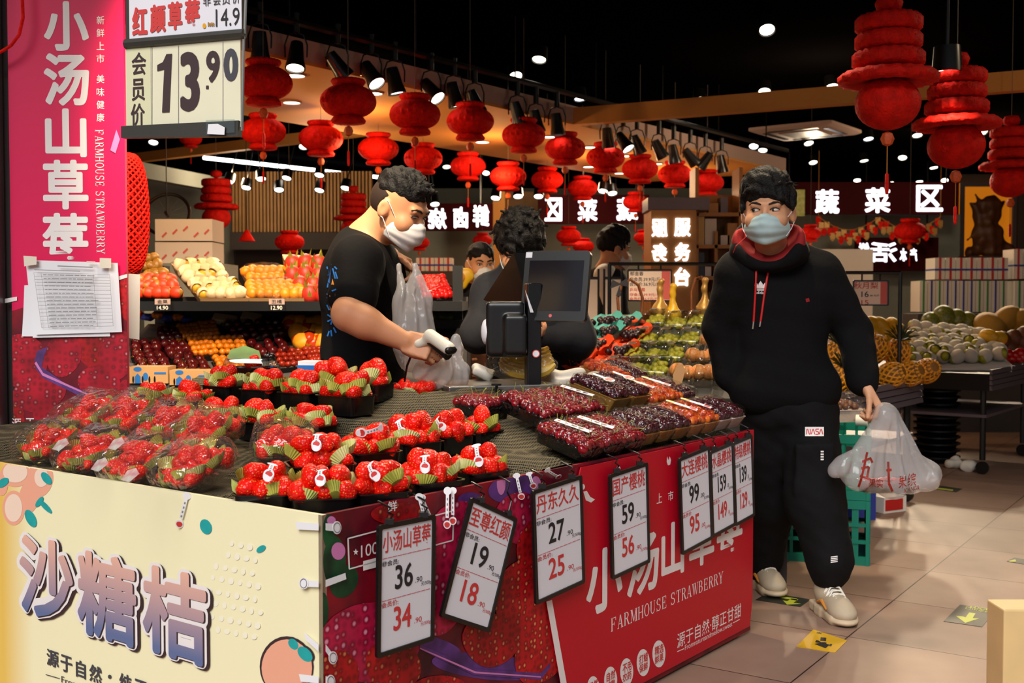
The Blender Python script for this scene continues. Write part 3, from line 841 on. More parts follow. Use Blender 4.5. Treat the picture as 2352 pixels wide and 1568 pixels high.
# ---------------------------------------------------------------- signs in the depth of the shop; reversed ones are mirror images built solid
FR = lambda P, yaw=0.0: Plane(P, V(math.cos(yaw), math.sin(yaw), 0))
def glow_sign(name, label, cat, Y, x0, y0, x1, y1, items, board='sign_maroon', mirror=False, yaw=0.0, depth=0.12, bold=0.032):
    P = at((x0 + x1) / 2, (y0 + y1) / 2, Y)
    pl = FR(P, yaw)
    a0, b0, a1, b1 = pbox(pl, x0, y0, x1, y1)
    t = thing(name, label, cat, P)
    mb = MB(); mb.plate(pl, [(a0, b0), (a1, b0), (a1, b1), (a0, b1)], -depth, depth); mb.build('board', board, t, smooth=False)
    for a in (a0 + 0.15, a1 - 0.15): q = pl.pt(a, b1, -depth / 2); MB().tube([q, V(q.x, q.y, ZC)], 0.012, 5).build('hanging_rod', 'black_satin', t)
    for ch, bx in items:
        m2 = MB(); letter(m2, pl, ch, pbox(pl, *bx), 0.012, bold, mirror); m2.build('glowing_letter', 'sign_glow', t, smooth=False)
    return t, pl
glow_sign('shop_sign', 'maroon sign with three glowing white characters for vegetables, at the right', 'sign', 15.5, 1790, 418, 2202, 492,
    [('蔬', (1872, 435, 1927, 491)), ('菜', (1986, 431, 2044, 489)), ('区', (2104, 425, 2165, 486))])
glow_sign('shop_sign', 'mirror image of a maroon glowing sign, built solid, behind the bent customer', 'sign', 14.5, 1236, 447, 1492, 513,
    [('区', (1251, 454, 1291, 508)), ('菜', (1327, 456, 1372, 508)), ('蔬', (1416, 454, 1465, 507))], mirror=True)
glow_sign('shop_sign', 'mirror image of a maroon glowing sign, built solid, right of the cashier', 'sign', 13.5, 955, 467, 1132, 529,
    [('烧', (983, 478, 1026, 526)), ('卤', (1041, 475, 1075, 524)), ('鲜', (1086, 470, 1124, 522))], mirror=True)
glow_sign('shop_sign', 'mirror image of a purple glowing sign, built solid, below the vegetable sign', 'sign', 16.5, 1968, 545, 2155, 622,
    [('活', (1998, 556, 2060, 602)), ('鲜', (1972, 557, 1996, 594)), ('水', (2066, 570, 2082, 600)), ('产', (2090, 570, 2106, 600))], mirror=True)
glow_sign('shop_sign', 'small pink box sign with a glowing white panel, far behind the till', 'sign', 17.0, 1392, 544, 1424, 560, [('一', (1398, 547, 1420, 557))], 'ribbon_red')
# service desk with its sign column and that column's mirror image, built solid
P_ = at(1564, 610, 9.2)
t = thing('service_cabinet', 'tall wooden service desk cabinet with glowing white characters', 'cabinet', (P_.x, P_.y, 0))
pl = FR(P_)
a0, b0, a1, b1 = pbox(pl, 1496, 482, 1598, 700)
mb = MB(); mb.plate(pl, [(a0, -P_.z), (a1, -P_.z), (a1, b1), (a0, b1)], -0.5, 0.5); mb.build('body', 'wood_light', t, smooth=False)
for ch, bx, mir in (('服', (1548, 501, 1586, 543), False), ('务', (1549, 557, 1585, 600), False), ('台', (1548, 614, 1584, 657), False), ('服', (1496, 503, 1533, 544), True), ('务', (1496, 559, 1532, 600), True)):
    m2 = MB(); letter(m2, pl, ch, pbox(pl, *bx), 0.012, 0.035, mir); m2.build('glowing_letter', 'sign_glow', t, smooth=False)
# orange shop window with a dark sculpture
P_ = at(2268, 520, 17.5); pl = FR(P_)
a0, b0, a1, b1 = pbox(pl, 2205, 420, 2330, 600)
t = thing('display_window', 'amber lit display window at the far right', 'display window', (P_.x, P_.y, P_.z + b0))
MB().plate(pl, [(a0, b0), (a1, b0), (a1, b1), (a0, b1)], -0.1, 0.1).build('lit_panel', 'amber_glow', t, smooth=False)
mb = MB()
for q in ((a0, b0, a0 + 0.06, b1), (a1 - 0.06, b0, a1, b1), (a0 + 0.06, b1 - 0.06, a1 - 0.06, b1)): mb.plate(pl, [(q[0], q[1]), (q[2], q[1]), (q[2], q[3]), (q[0], q[3])], 0.0, 0.05)
mb.build('frame', 'grey_metal', t, smooth=False)
c = at(2270, 510, 17.0); s = 17.0 / F
pr = [('ell', c + V(6, 0, 25) * s, (26 * s, 20 * s, 38 * s)), ('ell', c + V(0, 0, -35) * s, (36 * s, 22 * s, 40 * s)), ('ell', c + V(-22, 0, 10) * s, (14 * s, 12 * s, 30 * s)), ('cap', c + V(-20, 0, 20) * s, c + V(-44, 0, 45) * s, 8 * s, 3 * s), ('cap', c + V(0, 0, 20) * s, c + V(-30, 0, 62) * s, 9 * s, 2 * s), ('cap', c + V(14, 0, 20) * s, c + V(34, 0, 48) * s, 9 * s, 3 * s), ('cap', c + V(-40, 0, -66) * s, c + V(52, 0, -66) * s, 12 * s, 12 * s), ('cap', c + V(-24, 0, -20) * s, c + V(-46, 0, -40) * s, 10 * s, 3 * s), ('cap', c + V(20, 0, -30) * s, c + V(40, 0, -56) * s, 14 * s, 8 * s)]
v_, f_ = sdf(pr, 2.4 * s, 8 * s, warp=lambda P: wav(P, 4.0, 0.02, 3))
tag(nobj('root_carving', v_, f_, 'brown_fruit', origin=c - V(0, 0, 78 * s)), 'dark gnarled root carving in front of the amber window', 'sculpture')
tag(MB().box(c - V(0, 0, 78 * s + (c.z - 78 * s) / 2), (110 * s, 0.4, c.z - 78 * s)).build('plinth', 'dark_wall', origin=(c.x, c.y, 0), smooth=False), 'dark plinth under the root carving', 'plinth')
# slatted wooden wall over the left shelves, grey wall panels
P_ = at(690, 465, 14.0); pl = FR(P_, -0.05)
t = thing('slatted_wall_panel', 'light wooden slatted panel above the fruit shelves at the left', 'wall panel', (P_.x, P_.y, P_.z))
a0, b0, a1, b1 = pbox(pl, 532, 395, 855, 532)
MB().plate(pl, [(a0, b0), (a1, b0), (a1, b1), (a0, b1)], -0.06, 0.03).build('backing', 'brown_fruit', t, smooth=False)
mb = MB(); n = 40
for k in range(n):
    x = a0 + (a1 - a0) * (k + 0.5) / n; w = (a1 - a0) / n * 0.27
    mb.plate(pl, [(x - w, b0), (x + w, b0), (x + w, b1), (x - w, b1)], -0.03, 0.05)
mb.build('slats', 'wood_slat', t, smooth=False)
MB().plate(pl, [(a0, b0 - 0.22), (a1, b0 - 0.22), (a1, b0 - 0.01), (a0, b0 - 0.01)], -0.1, 0.2).build('bottom_rail', 'dark_wall', t, smooth=False)
def board(name, label, cat, Y, x0, y0, x1, y1, m, depth=0.05, yaw=0.0, kind=None):
    P = at((x0 + x1) / 2, (y0 + y1) / 2, Y); pl = FR(P, yaw); a0, b0, a1, b1 = pbox(pl, x0, y0, x1, y1)
    o = MB().plate(pl, [(a0, b0), (a1, b0), (a1, b1), (a0, b1)], -depth, depth).build(name, m, origin=P, smooth=False)
    if kind: o['kind'] = kind
    else: tag(o, label, cat)
    return o, pl
board('trim_7', '', '', 15.8, 1200, 512, 1495, 900, 'grey_wall', kind='structure')
board('trim_8', '', '', 17.2, 1800, 492, 2200, 900, 'grey_wall', kind='structure')
board('trim_9', '', '', 14.2, 1132, 440, 1160, 900, 'soffit_warm_lit', 0.3, kind='structure')
board('trim_10', '', '', 16.6, 1160, 440, 1240, 900, 'wood_light', kind='structure')
board('trim_11', '', '', 15.2, 860, 530, 1134, 900, 'grey_wall', kind='structure')
board('trim_12', '', '', 14.6, 200, 405, 540, 900, 'grey_wall', kind='structure')
board('trim_15', '', '', 17.62, 2190, 400, 2420, 900, 'dark_wall', kind='structure')
board('trim_13', '', '', 14.5, 540, 535, 870, 900, 'dark_wall', kind='structure')
# ---------------------------------------------------------------- the strawberry and cherry stall
ZT = 0.76
P0 = onz(740, 1183, ZT)
FP = Plane(P0, -VV)            # cream front: a runs to the right, negative to the left
RP = Plane(P0, U)              # red side
def clip(poly, hull):
    """convex clip of a printed shape to its sheet"""
    out = list(poly)
    n = len(hull)
    ar = sum(hull[i][0] * hull[(i + 1) % n][1] - hull[(i + 1) % n][0] * hull[i][1] for i in range(n))
    if ar < 0: hull = hull[::-1]
    for i in range(n):
        (x0, y0), (x1, y1) = hull[i], hull[(i + 1) % n]
        side = lambda p: (x1 - x0) * (p[1] - y0) - (y1 - y0) * (p[0] - x0)
        inp, out = out, []
        for k in range(len(inp)):
            p, q = inp[k], inp[(k + 1) % len(inp)]
            sp, sq = side(p), side(q)
            if sp >= 0: out.append(p)
            if (sp >= 0) != (sq >= 0):
                t = sp / (sp - sq); out.append((p[0] + (q[0] - p[0]) * t, p[1] + (q[1] - p[1]) * t))
        if len(out) < 3: return []
    return out
def pell(pl, x, y, rx, ry, rot=0.0, n=28, point=0.0):
    """printed ellipse given by its picture centre and radii; point>0 gives a strawberry outline"""
    pts = []
    for i in range(n):
        a = 2 * pi * i / n; c, s = math.cos(a), math.sin(a)
        k = 1 - point * max(0, -s) ** 1.5 * 0.5
        X, Y = rx * c * k, -ry * s
        pts.append(pl.uv(x + X * math.cos(rot) - Y * math.sin(rot), y + X * math.sin(rot) + Y * math.cos(rot)))
    return pts
def ppoly(pl, pts): return [pl.uv(*q) for q in pts]
def sheet(pl, name, mt, parent, shapes, hull, off):
    """one printed layer of flat shapes"""
    mb = MB()
    for i, s_ in enumerate(shapes):
        s_ = clip(s_, hull) if hull else s_
        if len(s_) > 2: mb.plate(pl, s_, off + i * 0.00004)
    return mb.build(name, mt, parent, smooth=False)
stall = thing('display_stall', 'fruit stall table with cream front and red and strawberry-print side boards', 'stall', (P0.x, P0.y, 0))
LF, LR = 1.9, 2.14
# table under the boards
tb = MB()
def uvz(a, b, z): q = P0 + U * a + VV * b; return V(q.x, q.y, z)
tb.rings([[uvz(0.02, 0.02, 0.66), uvz(1.15, 0.02, 0.66), uvz(1.15, 1.85, 0.66), uvz(0.02, 1.85, 0.66)], [uvz(0.02, 0.02, 0.70), uvz(1.15, 0.02, 0.70), uvz(1.15, 1.85, 0.70), uvz(0.02, 1.85, 0.70)]])
tb.rings([[uvz(1.151, 0.02, 0.66), uvz(2.12, 0.02, 0.66), uvz(2.12, 0.72, 0.66), uvz(1.151, 0.72, 0.66)], [uvz(1.151, 0.02, 0.70), uvz(2.12, 0.02, 0.70), uvz(2.12, 0.72, 0.70), uvz(1.151, 0.72, 0.70)]])
tb.build('table_top', 'black_metal', stall, smooth=False)
for a, b in ((0.08, 0.08), (0.08, 1.78), (1.08, 1.78), (2.05, 0.08), (2.05, 0.66), (1.2, 0.66)):
    mb = MB(); q = uvz(a, b, 0); mb.tube([q, q + Z * 0.66], 0.022, 8); mb.build('leg', 'black_metal', stall)
two_tone('cream_board', '#ecc25c', '#f8efc4', 0, -1.04, -0.92)
FH = [(-LF, -ZT + 0.01), (0, -ZT + 0.01), (0, 0), (-LF, 0.0)]
mb = MB(); mb.plate(FP, FH, -0.012, 0.012)
front = mb.build('front_board', 'cream_board', stall, smooth=False)
# printed picture of the cream front
mat('print_cream', '#f9f3da', 0.5)
hull = FH
sheet(FP, 'halftone_dots', 'print_cream', front, [pell(FP, 470 + 21 * i + (10 if j % 2 else 0) + j * 3, 1236 + 30 * j + 4 * i, 5 + (i + j) % 3, 6 + (i + 2 * j) % 3, n=10) for i in range(6) for j in range(8) if 2 < i + j < 12], hull, 0.0006)
sheet(FP, 'citrus_print', 'peach_print', front, [pell(FP, 36, 1088, 34, 30), pell(FP, 90, 1102, 32, 42, 0.3), pell(FP, 32, 1166, 26, 40), pell(FP, 68, 1140, 24, 40, 0.2), pell(FP, 5, 1110, 14, 28)], hull, 0.0006)
sheet(FP, 'citrus_flesh_print', 'peach_pale', front, [pell(FP, 36, 1084, 28, 24), pell(FP, 32, 1166, 20, 32), pell(FP, 96, 1096, 16, 22)], hull, 0.0012)
leaf = lambda x, y, l, w, r: pell(FP, x, y, l, w, r, 16)
sheet(FP, 'leaf_print', 'teal_leaf', front, [leaf(474, 1209, 18, 13, 1.2), leaf(601, 1260, 12, 7, -0.6), leaf(72, 1190, 22, 11, 1.1), leaf(105, 1162, 22, 6, 0.8), leaf(108, 1098, 17, 9, 0.9), leaf(8, 1108, 16, 9, -0.6), leaf(92, 1152, 14, 6, 2.2)], hull, 0.0018)
sheet(FP, 'peach_outline', 'ink_brown', front, [pell(FP, 660, 1530, 62, 70), pell(FP, 675, 1477, 17, 13, 0.9), pell(FP, 704, 1500, 24, 16, 0.8)], hull, 0.0022)
sheet(FP, 'peach_drawing', 'peach_print', front, [pell(FP, 661, 1533, 58, 66)], hull, 0.0028)
sheet(FP, 'peach_leaves', 'teal_leaf', front, [pell(FP, 676, 1478, 14, 10, 0.9), pell(FP, 703, 1501, 21, 13, 0.8)], hull, 0.0032)
two_tone('letter_ramp', '#62709a', '#f0b8a0', 2, 0.37, 0.58)
chs = (('沙', 49, 1222, 175, 1440), ('糖', 182, 1256, 320, 1490), ('桔', 332, 1290, 481, 1534))
for nm, mt, bold, off, dx, gr in (('letter_shadow', 'ink_brown', 0.085, 0.004, 4, 9), ('letter_outline', 'print_white', 0.085, 0.0055, 0, 8), ('letter_edge', 'ink_brown', 0.03, 0.0065, 2, 1), ('letter_fill', 'letter_ramp', 0.03, 0.0075, 0, 0)):
    mb = MB()
    for ch, x0, y0, x1, y1 in chs:
        letter(mb, FP, ch, pbox(FP, x0 - gr + dx, y0 - gr + dx, x1 + gr + dx, y1 + gr + dx), off, bold)
    mb.build(nm, mt, front, smooth=False)
mb = MB()
for ch, x0, y0, x1, y1 in (('源', 109, 1487, 137, 1535), ('于', 141, 1500, 168, 1548), ('自', 176, 1512, 199, 1560), ('然', 207, 1522, 236, 1572), ('纯', 276, 1542, 304, 1594), ('正', 311, 1556, 340, 1606)):
    letter(mb, FP, ch, pbox(FP, x0, y0, x1, y1), 0.003, 0.025)
mb.plate(FP, pell(FP, 254, 1553, 4, 5, n=8), 0.003)
letter(mb, FP, 'From', pbox(FP, 143, 1551, 182, 1580), 0.003)
mb.plate(FP, ppoly(FP, [(107, 1547), (139, 1556), (139, 1558), (107, 1549)]), 0.003)
mb.build('slogan_lettering', 'ink_grey', front, smooth=False)
# right side: strawberry photo print and red sheet
aE = RP.uv(1300, 1085)[0]
RH = [(0.0, -ZT + 0.01), (LR, -ZT + 0.01), (LR, -0.012), (0.0, 0)]
mb = MB(); mb.plate(RP, RH, -0.012, 0.012)
mat('print_dark', '#8e0e20', 0.4, spec=0.4, col2='#38081a', vscale=6)
mat('print_green', '#14552c', 0.5, col2='#0a2a18', vscale=12)
mat('print_purple', '#6a3a8c', 0.5, col2='#3a1a4c', vscale=10)
mat('print_pink', '#d67fb8', 0.5)
mat('banner_pink', '#e00552', 0.42, spec=0.4)
mat('board_red', '#c60a24', 0.42, spec=0.45)
side = mb.build('side_board', 'print_dark', stall, smooth=False)
SH = [(0.0, -ZT + 0.01), (aE, -ZT + 0.01), (aE, -0.006), (0.0, 0)]
E_ = lambda *a, **k: pell(RP, *a, **k)
sheet(RP, 'leaf_print', 'print_green', side, [E_(768, 1290, 26, 60), E_(790, 1335, 30, 40, 0.5), E_(755, 1220, 14, 40), E_(742, 1400, 12, 40)], SH, 0.0006)
sheet(RP, 'purple_print', 'print_purple', side, [E_(1180, 1120, 60, 34, -0.2), E_(1120, 1530, 130, 30, 0.1), E_(1000, 1480, 60, 16, 0.3), E_(1080, 1150, 30, 20)], SH, 0.001)
sheet(RP, 'pink_print', 'print_pink', side, [E_(776, 1265, 16, 20), E_(1230, 1115, 12, 22), E_(760, 1195, 10, 10), E_(1150, 1110, 10, 26)], SH, 0.0014)
sheet(RP, 'strawberry_print', 'print_berry_pink', side, [E_(1060, 1240, 80, 90, point=0.3), E_(1195, 1190, 60, 60, point=0.3), E_(850, 1475, 122, 92, -0.15, point=0.4), E_(1010, 1370, 60, 90, 0.1, point=0.4)], SH, 0.0018)
sheet(RP, 'strawberry_print', 'print_berry_red', side, [E_(920, 1180, 70, 26), E_(1245, 1260, 60, 80, 0.3, point=0.4), E_(1215, 1375, 84, 98, 0.35, point=0.5), E_(775, 1548, 48, 56, point=0.4), E_(900, 1530, 66, 60, 0.4, point=0.5), E_(1010, 1590, 70, 40), E_(1125, 1470, 66, 62, 0.2, point=0.4), E_(1240, 1500, 58, 78, 0.5, point=0.4)], SH, 0.0024)
sheet(RP, 'tub_rim_print', 'print_purple', side, [ppoly(RP, [(962, 1478), (1090, 1535), (1240, 1545), (1262, 1520), (1262, 1532), (1240, 1560), (1086, 1549), (962, 1490)])], SH, 0.003)
sheet(RP, 'tub_highlight_print', 'print_pink', side, [ppoly(RP, [(962, 1486), (1090, 1541), (1240, 1552), (1240, 1555), (1088, 1545), (962, 1489)])], SH, 0.0034)
mb = MB()
fr = [(797, 1236), (1040, 1172), (1038, 1240), (800, 1306)]
for i in range(4):
    (x0, y0), (x1, y1) = fr[i], fr[(i + 1) % 4]
    dx, dy = (0, 1.6) if abs(x1 - x0) > 40 else (1.6, 0)
    mb.plate(RP, ppoly(RP, [(x0 - dx, y0 - dy), (x1 - dx, y1 - dy), (x1 + dx, y1 + dy), (x0 + dx, y0 + dy)]), 0.003)
st = [(815 + (8 if k % 2 == 0 else 3.4) * math.sin(k * pi / 5) * 0.8, 1267 - (8 if k % 2 == 0 else 3.4) * math.cos(k * pi / 5)) for k in range(10)]
mb.plate(RP, ppoly(RP, st), 0.003)
letter(mb, RP, '100', pbox(RP, 827, 1252, 866, 1270), 0.003)
mb.plate(RP, ppoly(RP, [(832, 1288), (900, 1270), (900, 1292), (832, 1310)]), 0.003)
letter(mb, RP, '鲜', pbox(RP, 888, 1152, 910, 1172), 0.003, 0.02)
mb.build('white_print', 'print_white', side, smooth=False)
# red sheet, slightly proud of the board
a1, b1 = RP.uv(1330, 1073); a2, b2 = RP.uv(1728, 986); a3, b3 = RP.uv(1722, 1440); a4 = RP.uv(1262, 1440)[0]; a5 = RP.uv(1300, 1568)[0]
b0 = -ZT + 0.03
RS = [(a5, b0), (LR - 0.02, b0), (LR, b0 + 0.1), (LR, b2), (a1, b1), (a4 - 0.02, (b0 + b1) / 2)]
mb = MB(); mb.plate(RP, RS, 0.004, 0.004)
red = mb.build('red_board', 'board_red', stall, smooth=False)
ro = 0.0085
mb = MB()
mb.plate(RP, ppoly(RP, [(1249, 1380), (1262, 1376), (1296, 1568), (1282, 1568)]), ro)
for ch, x0, y0, x1, y1 in (('小', 1341, 1270, 1424, 1385), ('汤', 1433, 1236, 1508, 1347), ('山', 1514, 1206, 1566, 1312), ('草', 1578, 1184, 1635, 1286), ('莓', 1641, 1164, 1700, 1262)):
    letter(mb, RP, ch, pbox(RP, x0, y0, x1, y1), ro, 0.03)
letter(mb, RP, '源于自然·醇正甘甜', pbox(RP, 1550, 1454, 1697, 1414), ro, 0.005)
letter(mb, RP, 'Fromnatureandmellow.sweet', pbox(RP, 1568, 1480, 1677, 1436), ro)
mb.plate(RP, ppoly(RP, [(1550, 1494), (1566, 1487), (1566, 1489), (1550, 1496)]), ro)
mb.plate(RP, ppoly(RP, [(1679, 1428), (1694, 1420), (1694, 1422), (1679, 1430)]), ro)
letter(mb, RP, '上', pbox(RP, 1503, 1133, 1515, 1153), ro, 0.01); letter(mb, RP, '市', pbox(RP, 1529, 1128, 1541, 1147), ro, 0.01)
for x, y, s in ((1415, 1076, 5), (1333, 1117, 5)): mb.plate(RP, pell(RP, x, y, s, s * 1.3, n=14), ro)
mb.plate(RP, ppoly(RP, [(1527, 1047), (1530, 1056), (1533, 1047), (1536, 1056), (1534, 1066), (1529, 1068), (1526, 1060)]), ro)
mb.plate(RP, ppoly(RP, [(1334, 1128), (1342, 1126), (1350, 1140), (1361, 1146), (1352, 1153), (1340, 1148)]), ro)
CIR = ((1508, 1500, '精选', '鲜果'), (1472, 1520, '打蜡', '保鲜'), (1434, 1541, '不用', '农药'), (1397, 1560, '自然', '成熟'), (1357, 1582, '天然', ''))
for x, y, _, _ in CIR: mb.plate(RP, pell(RP, x, y, 15, 31, 0.0), ro)
mb.build('white_print', 'print_white', red, smooth=False)
mb = MB()
for x, y, s1, s2 in CIR:
    letter(mb, RP, s1, pbox(RP, x - 10, y - 16, x + 10, y - 5), ro + 0.001, 0.02)
    if s2: letter(mb, RP, s2, pbox(RP, x - 10, y + 6, x + 10, y + 15), ro + 0.001, 0.02)
mb.build('circle_lettering', 'ink_red', red, smooth=False)
# serif capitals drawn as strokes (thick stems, thin arms, slab serifs), unit box
def serif(ch):
    w, t, s = 0.17, 0.06, 0.07
    R = lambda x0, y0, x1, y1: [(x0, y0), (x1, y0), (x1, y1), (x0, y1)]
    stem = lambda x: [R(x, 0, x + w, 1), R(x - s, 0, x + w + s, t), R(x - s, 1 - t, x + w + s, 1)]
    def arc(cx, cy_, rx, ry, a0, a1, th=w, n=14):
        out = []
        for i in range(n):
            A, B_ = a0 + (a1 - a0) * i / n, a0 + (a1 - a0) * (i + 1) / n
            q = lambda a, o: (cx + (rx + o * (0.25 + 0.75 * abs(math.cos(a))) * th) * math.cos(a), cy_ + (ry + o * t * 1.2) * math.sin(a))
            out.append([q(A, -0.5), q(A, 0.5), q(B_, 0.5), q(B_, -0.5)])
        return out
    if ch == 'F': return stem(0.08) + [R(0.2, 1 - t, 0.86, 1), R(0.78, 0.74, 0.86, 1), R(0.2, 0.48, 0.62, 0.48 + t), R(0.56, 0.38, 0.63, 0.66)]
    if ch == 'E': return stem(0.08) + [R(0.2, 1 - t, 0.84, 1), R(0.77, 0.76, 0.84, 1), R(0.2, 0.48, 0.62, 0.48 + t), R(0.56, 0.38, 0.63, 0.66), R(0.2, 0, 0.88, t), R(0.81, 0, 0.88, 0.26)]
    if ch == 'H': return stem(0.07) + stem(0.76) + [R(0.2, 0.48, 0.8, 0.48 + t)]
    if ch == 'M': return stem(0.78) + [R(0.08, 0, 0.13, 1), R(0, 0, 0.24, t), R(0, 1 - t, 0.2, 1), [(0.08, 1), (0.28, 1), (0.54, 0.05), (0.45, 0.05)], [(0.46, 0.05), (0.52, 0.05), (0.86, 1), (0.80, 1)]]
    if ch == 'A': return [[(0.04, 0), (0.12, 0), (0.49, 1), (0.43, 1)], [(0.70, 0), (0.93, 0), (0.56, 1), (0.43, 1)], R(0.22, 0.3, 0.74, 0.3 + t), R(-0.03, 0, 0.24, t), R(0.62, 0, 1.02, t)]
    if ch == 'R': return stem(0.08) + arc(0.44, 0.75, 0.30, 0.22, -pi / 2, pi / 2) + [R(0.2, 1 - t, 0.46, 1), R(0.2, 0.5, 0.46, 0.5 + t), [(0.42, 0.52), (0.60, 0.52), (0.98, 0), (0.76, 0)], R(0.74, 0, 1.04, t)]
    if ch == 'B': return stem(0.08) + arc(0.42, 0.76, 0.28, 0.21, -pi / 2, pi / 2) + arc(0.44, 0.28, 0.34, 0.25, -pi / 2, pi / 2) + [R(0.2, 1 - t, 0.46, 1), R(0.2, 0.5, 0.46, 0.5 + t), R(0.2, 0, 0.46, t)]
    if ch == 'O': return arc(0.5, 0.5, 0.40, 0.47, 0, 2 * pi, n=26)
    if ch == 'U': return [R(0.08, 0.3, 0.25, 1), R(0, 1 - t, 0.33, 1), R(0.78, 0.3, 0.84, 1), R(0.70, 1 - t, 0.95, 1)] + arc(0.49, 0.32, 0.325, 0.29, pi, 2 * pi, th=0.13)
    if ch == 'S': return arc(0.48, 0.74, 0.30, 0.23, 0.3, pi * 1.45) + arc(0.48, 0.27, 0.34, 0.24, -pi * 0.85, pi * 0.5) + [R(0.76, 0.72, 0.82, 1), R(0.12, 0, 0.18, 0.28)]
    if ch == 'T': return [R(0.41, 0, 0.59, 1), R(0.30, 0, 0.70, t), R(0.06, 1 - t, 0.94, 1), R(0.06, 0.72, 0.12, 1), R(0.88, 0.72, 0.94, 1)]
    if ch == 'W': return [[(0.0, 1), (0.16, 1), (0.34, 0), (0.28, 0)], [(0.28, 0), (0.34, 0), (0.52, 0.9), (0.47, 0.9)], [(0.40, 1), (0.56, 1), (0.74, 0), (0.67, 0)], [(0.67, 0), (0.74, 0), (1.0, 1), (0.95, 1)], R(-0.06, 1 - t, 0.24, 1), R(0.34, 1 - t, 0.64, 1), R(0.86, 1 - t, 1.06, 1)]
    if ch == 'Y': return [R(0.41, 0, 0.59, 0.45), R(0.30, 0, 0.70, t), [(0.02, 1), (0.22, 1), (0.59, 0.42), (0.41, 0.42)], [(0.41, 0.42), (0.57, 0.42), (0.95, 1), (0.88, 1)], R(-0.06, 1 - t, 0.32, 1), R(0.74, 1 - t, 1.04, 1)]
    return []
def serif_line(mb, pl, txt, box, off):
    a0, b0_, a1_, b1_ = box
    wd = [0.45 if c == ' ' else (1.25 if c in 'MW' else 1.0) for c in txt]; tot = sum(wd) + 0.12 * len(txt); x = 0
    for c, w in zip(txt, wd):
        for q in serif(c):
            mb.plate(pl, [(a0 + (a1_ - a0) * (x + px_ * w * 0.96) / tot, b0_ + (b1_ - b0_) * py_) for px_, py_ in q], off)
        x += w + 0.12
mb = MB(); serif_line(mb, RP, 'FARMHOUSE STRAWBERRY', pbox(RP, 1398, 1419, 1657, 1336), ro); mb.build('english_lettering', 'print_white', red, smooth=False)
# ---------------------------------------------------------------- price cards on hooks
def price_card(corners, title, p1, d1, p2, d2, label, off):
    q = [RP.uv(x, y, off) for x, y in corners]            # TL TR BR BL
    ca = sum(x for x, _ in q) / 4; cb = sum(y for _, y in q) / 4
    ex = V((q[1][0] + q[2][0] - q[0][0] - q[3][0]) / 2, (q[1][1] + q[2][1] - q[0][1] - q[3][1]) / 2, 0)
    ey = V((q[0][0] + q[1][0] - q[2][0] - q[3][0]) / 2, (q[0][1] + q[1][1] - q[2][1] - q[3][1]) / 2, 0)
    w, h = ex.length, ey.length
    ang = (math.atan2(ex.y, ex.x) + math.atan2(ey.y, ey.x) - pi / 2) / 2
    c = RP.pt(ca, cb, off)
    EX = RP.ex * math.cos(ang) + RP.ez * math.sin(ang); EZ = RP.ez * math.cos(ang) - RP.ex * math.sin(ang)
    pl = Plane(c, EX, EZ)
    t = thing('price_card', label, 'price card', c - EZ * (h / 2), group=None)
    mb = MB(); r = 0.016; bw = 0.011
    O = rrect(w, h, 0.008); I_ = rrect(w - 2 * bw, h - 2 * bw, 0.004)
    mb.rings([[pl.pt(x, y, -0.004) for x, y in O], [pl.pt(x, y, 0.004) for x, y in O], [pl.pt(x, y, 0.004) for x, y in I_], [pl.pt(x, y, 0.001) for x, y in I_]], cap1=False)
    for sx in (-0.3, 0.3): mb.box(pl.pt(sx * w, h / 2 + 0.004, 0), (0.02, 0.02, 0.012))
    mb.build('frame', 'black_satin', t, angle=50)
    mb = MB(); mb.plate(pl, I_, 0.0005); sh = mb.build('paper', 'card_white', t, smooth=False)
    W_, H_ = w - 2 * bw, h - 2 * bw
    B = lambda x0, y0, x1, y1: (-W_ / 2 + x0 * W_, H_ / 2 - y1 * H_, -W_ / 2 + x1 * W_, H_ / 2 - y0 * H_)
    mb = MB(); letter(mb, pl, title, B(0.03, 0.025, 0.97, 0.20), 0.0014, 0.012)
    for y in (0.24, 0.585):
        for k in range(10):
            b = B(0.03 + k * 0.095, y, 0.03 + k * 0.095 + 0.085, y + 0.005); mb.plate(pl, [(b[0], b[1]), (b[2], b[1]), (b[2], b[3]), (b[0], b[3])], 0.0014)
    letter(mb, pl, '会员价:', B(0.02, 0.60, 0.34, 0.645), 0.0014, 0.01)
    letter(mb, pl, p2, B(0.25, 0.66, 0.60 if len(p2) < 3 else 0.68, 0.86), 0.0014, 0.022)
    letter(mb, pl, d2, B(0.66 if len(p2) < 3 else 0.73, 0.80, 0.81, 0.845), 0.0014, 0.0); letter(mb, pl, '元/500g', B(0.79, 0.85, 0.99, 0.89), 0.0014, 0.0)
    mb.build('red_lettering', 'ink_red', sh, smooth=False)
    mb = MB()
    letter(mb, pl, '非会员:', B(0.02, 0.265, 0.34, 0.31), 0.0014, 0.01)
    letter(mb, pl, p1, B(0.27, 0.32, 0.62 if len(p1) < 3 else 0.68, 0.52), 0.0014, 0.022)
    letter(mb, pl, d1, B(0.67 if len(p1) < 3 else 0.73, 0.46, 0.81, 0.505), 0.0014, 0.0); letter(mb, pl, '元/500g', B(0.79, 0.51, 0.99, 0.55), 0.0014, 0.0)
    mb.build('black_lettering', 'ink_black', sh, smooth=False)
    for sx in (-0.3, 0.3):
        a = pl.pt(sx * w, h / 2 + 0.008, 0); dz = max(0.02, P0.z - 0.008 - a.z)
        mb = MB(); n_ = RP.n
        top = V(a.x, a.y, 0) - n_ * (off + 0.006); top.z = a.z + dz + 0.012
        mb.tube([a, a + Z * dz * 0.35 + RP.ex * 0.012, a + Z * dz * 0.7 - RP.ex * 0.008, a + Z * dz * 1.0 + RP.ex * 0.004, top + n_ * 0.004, top], 0.0025, 6)
        mb.build('hook', 'black_satin', t)
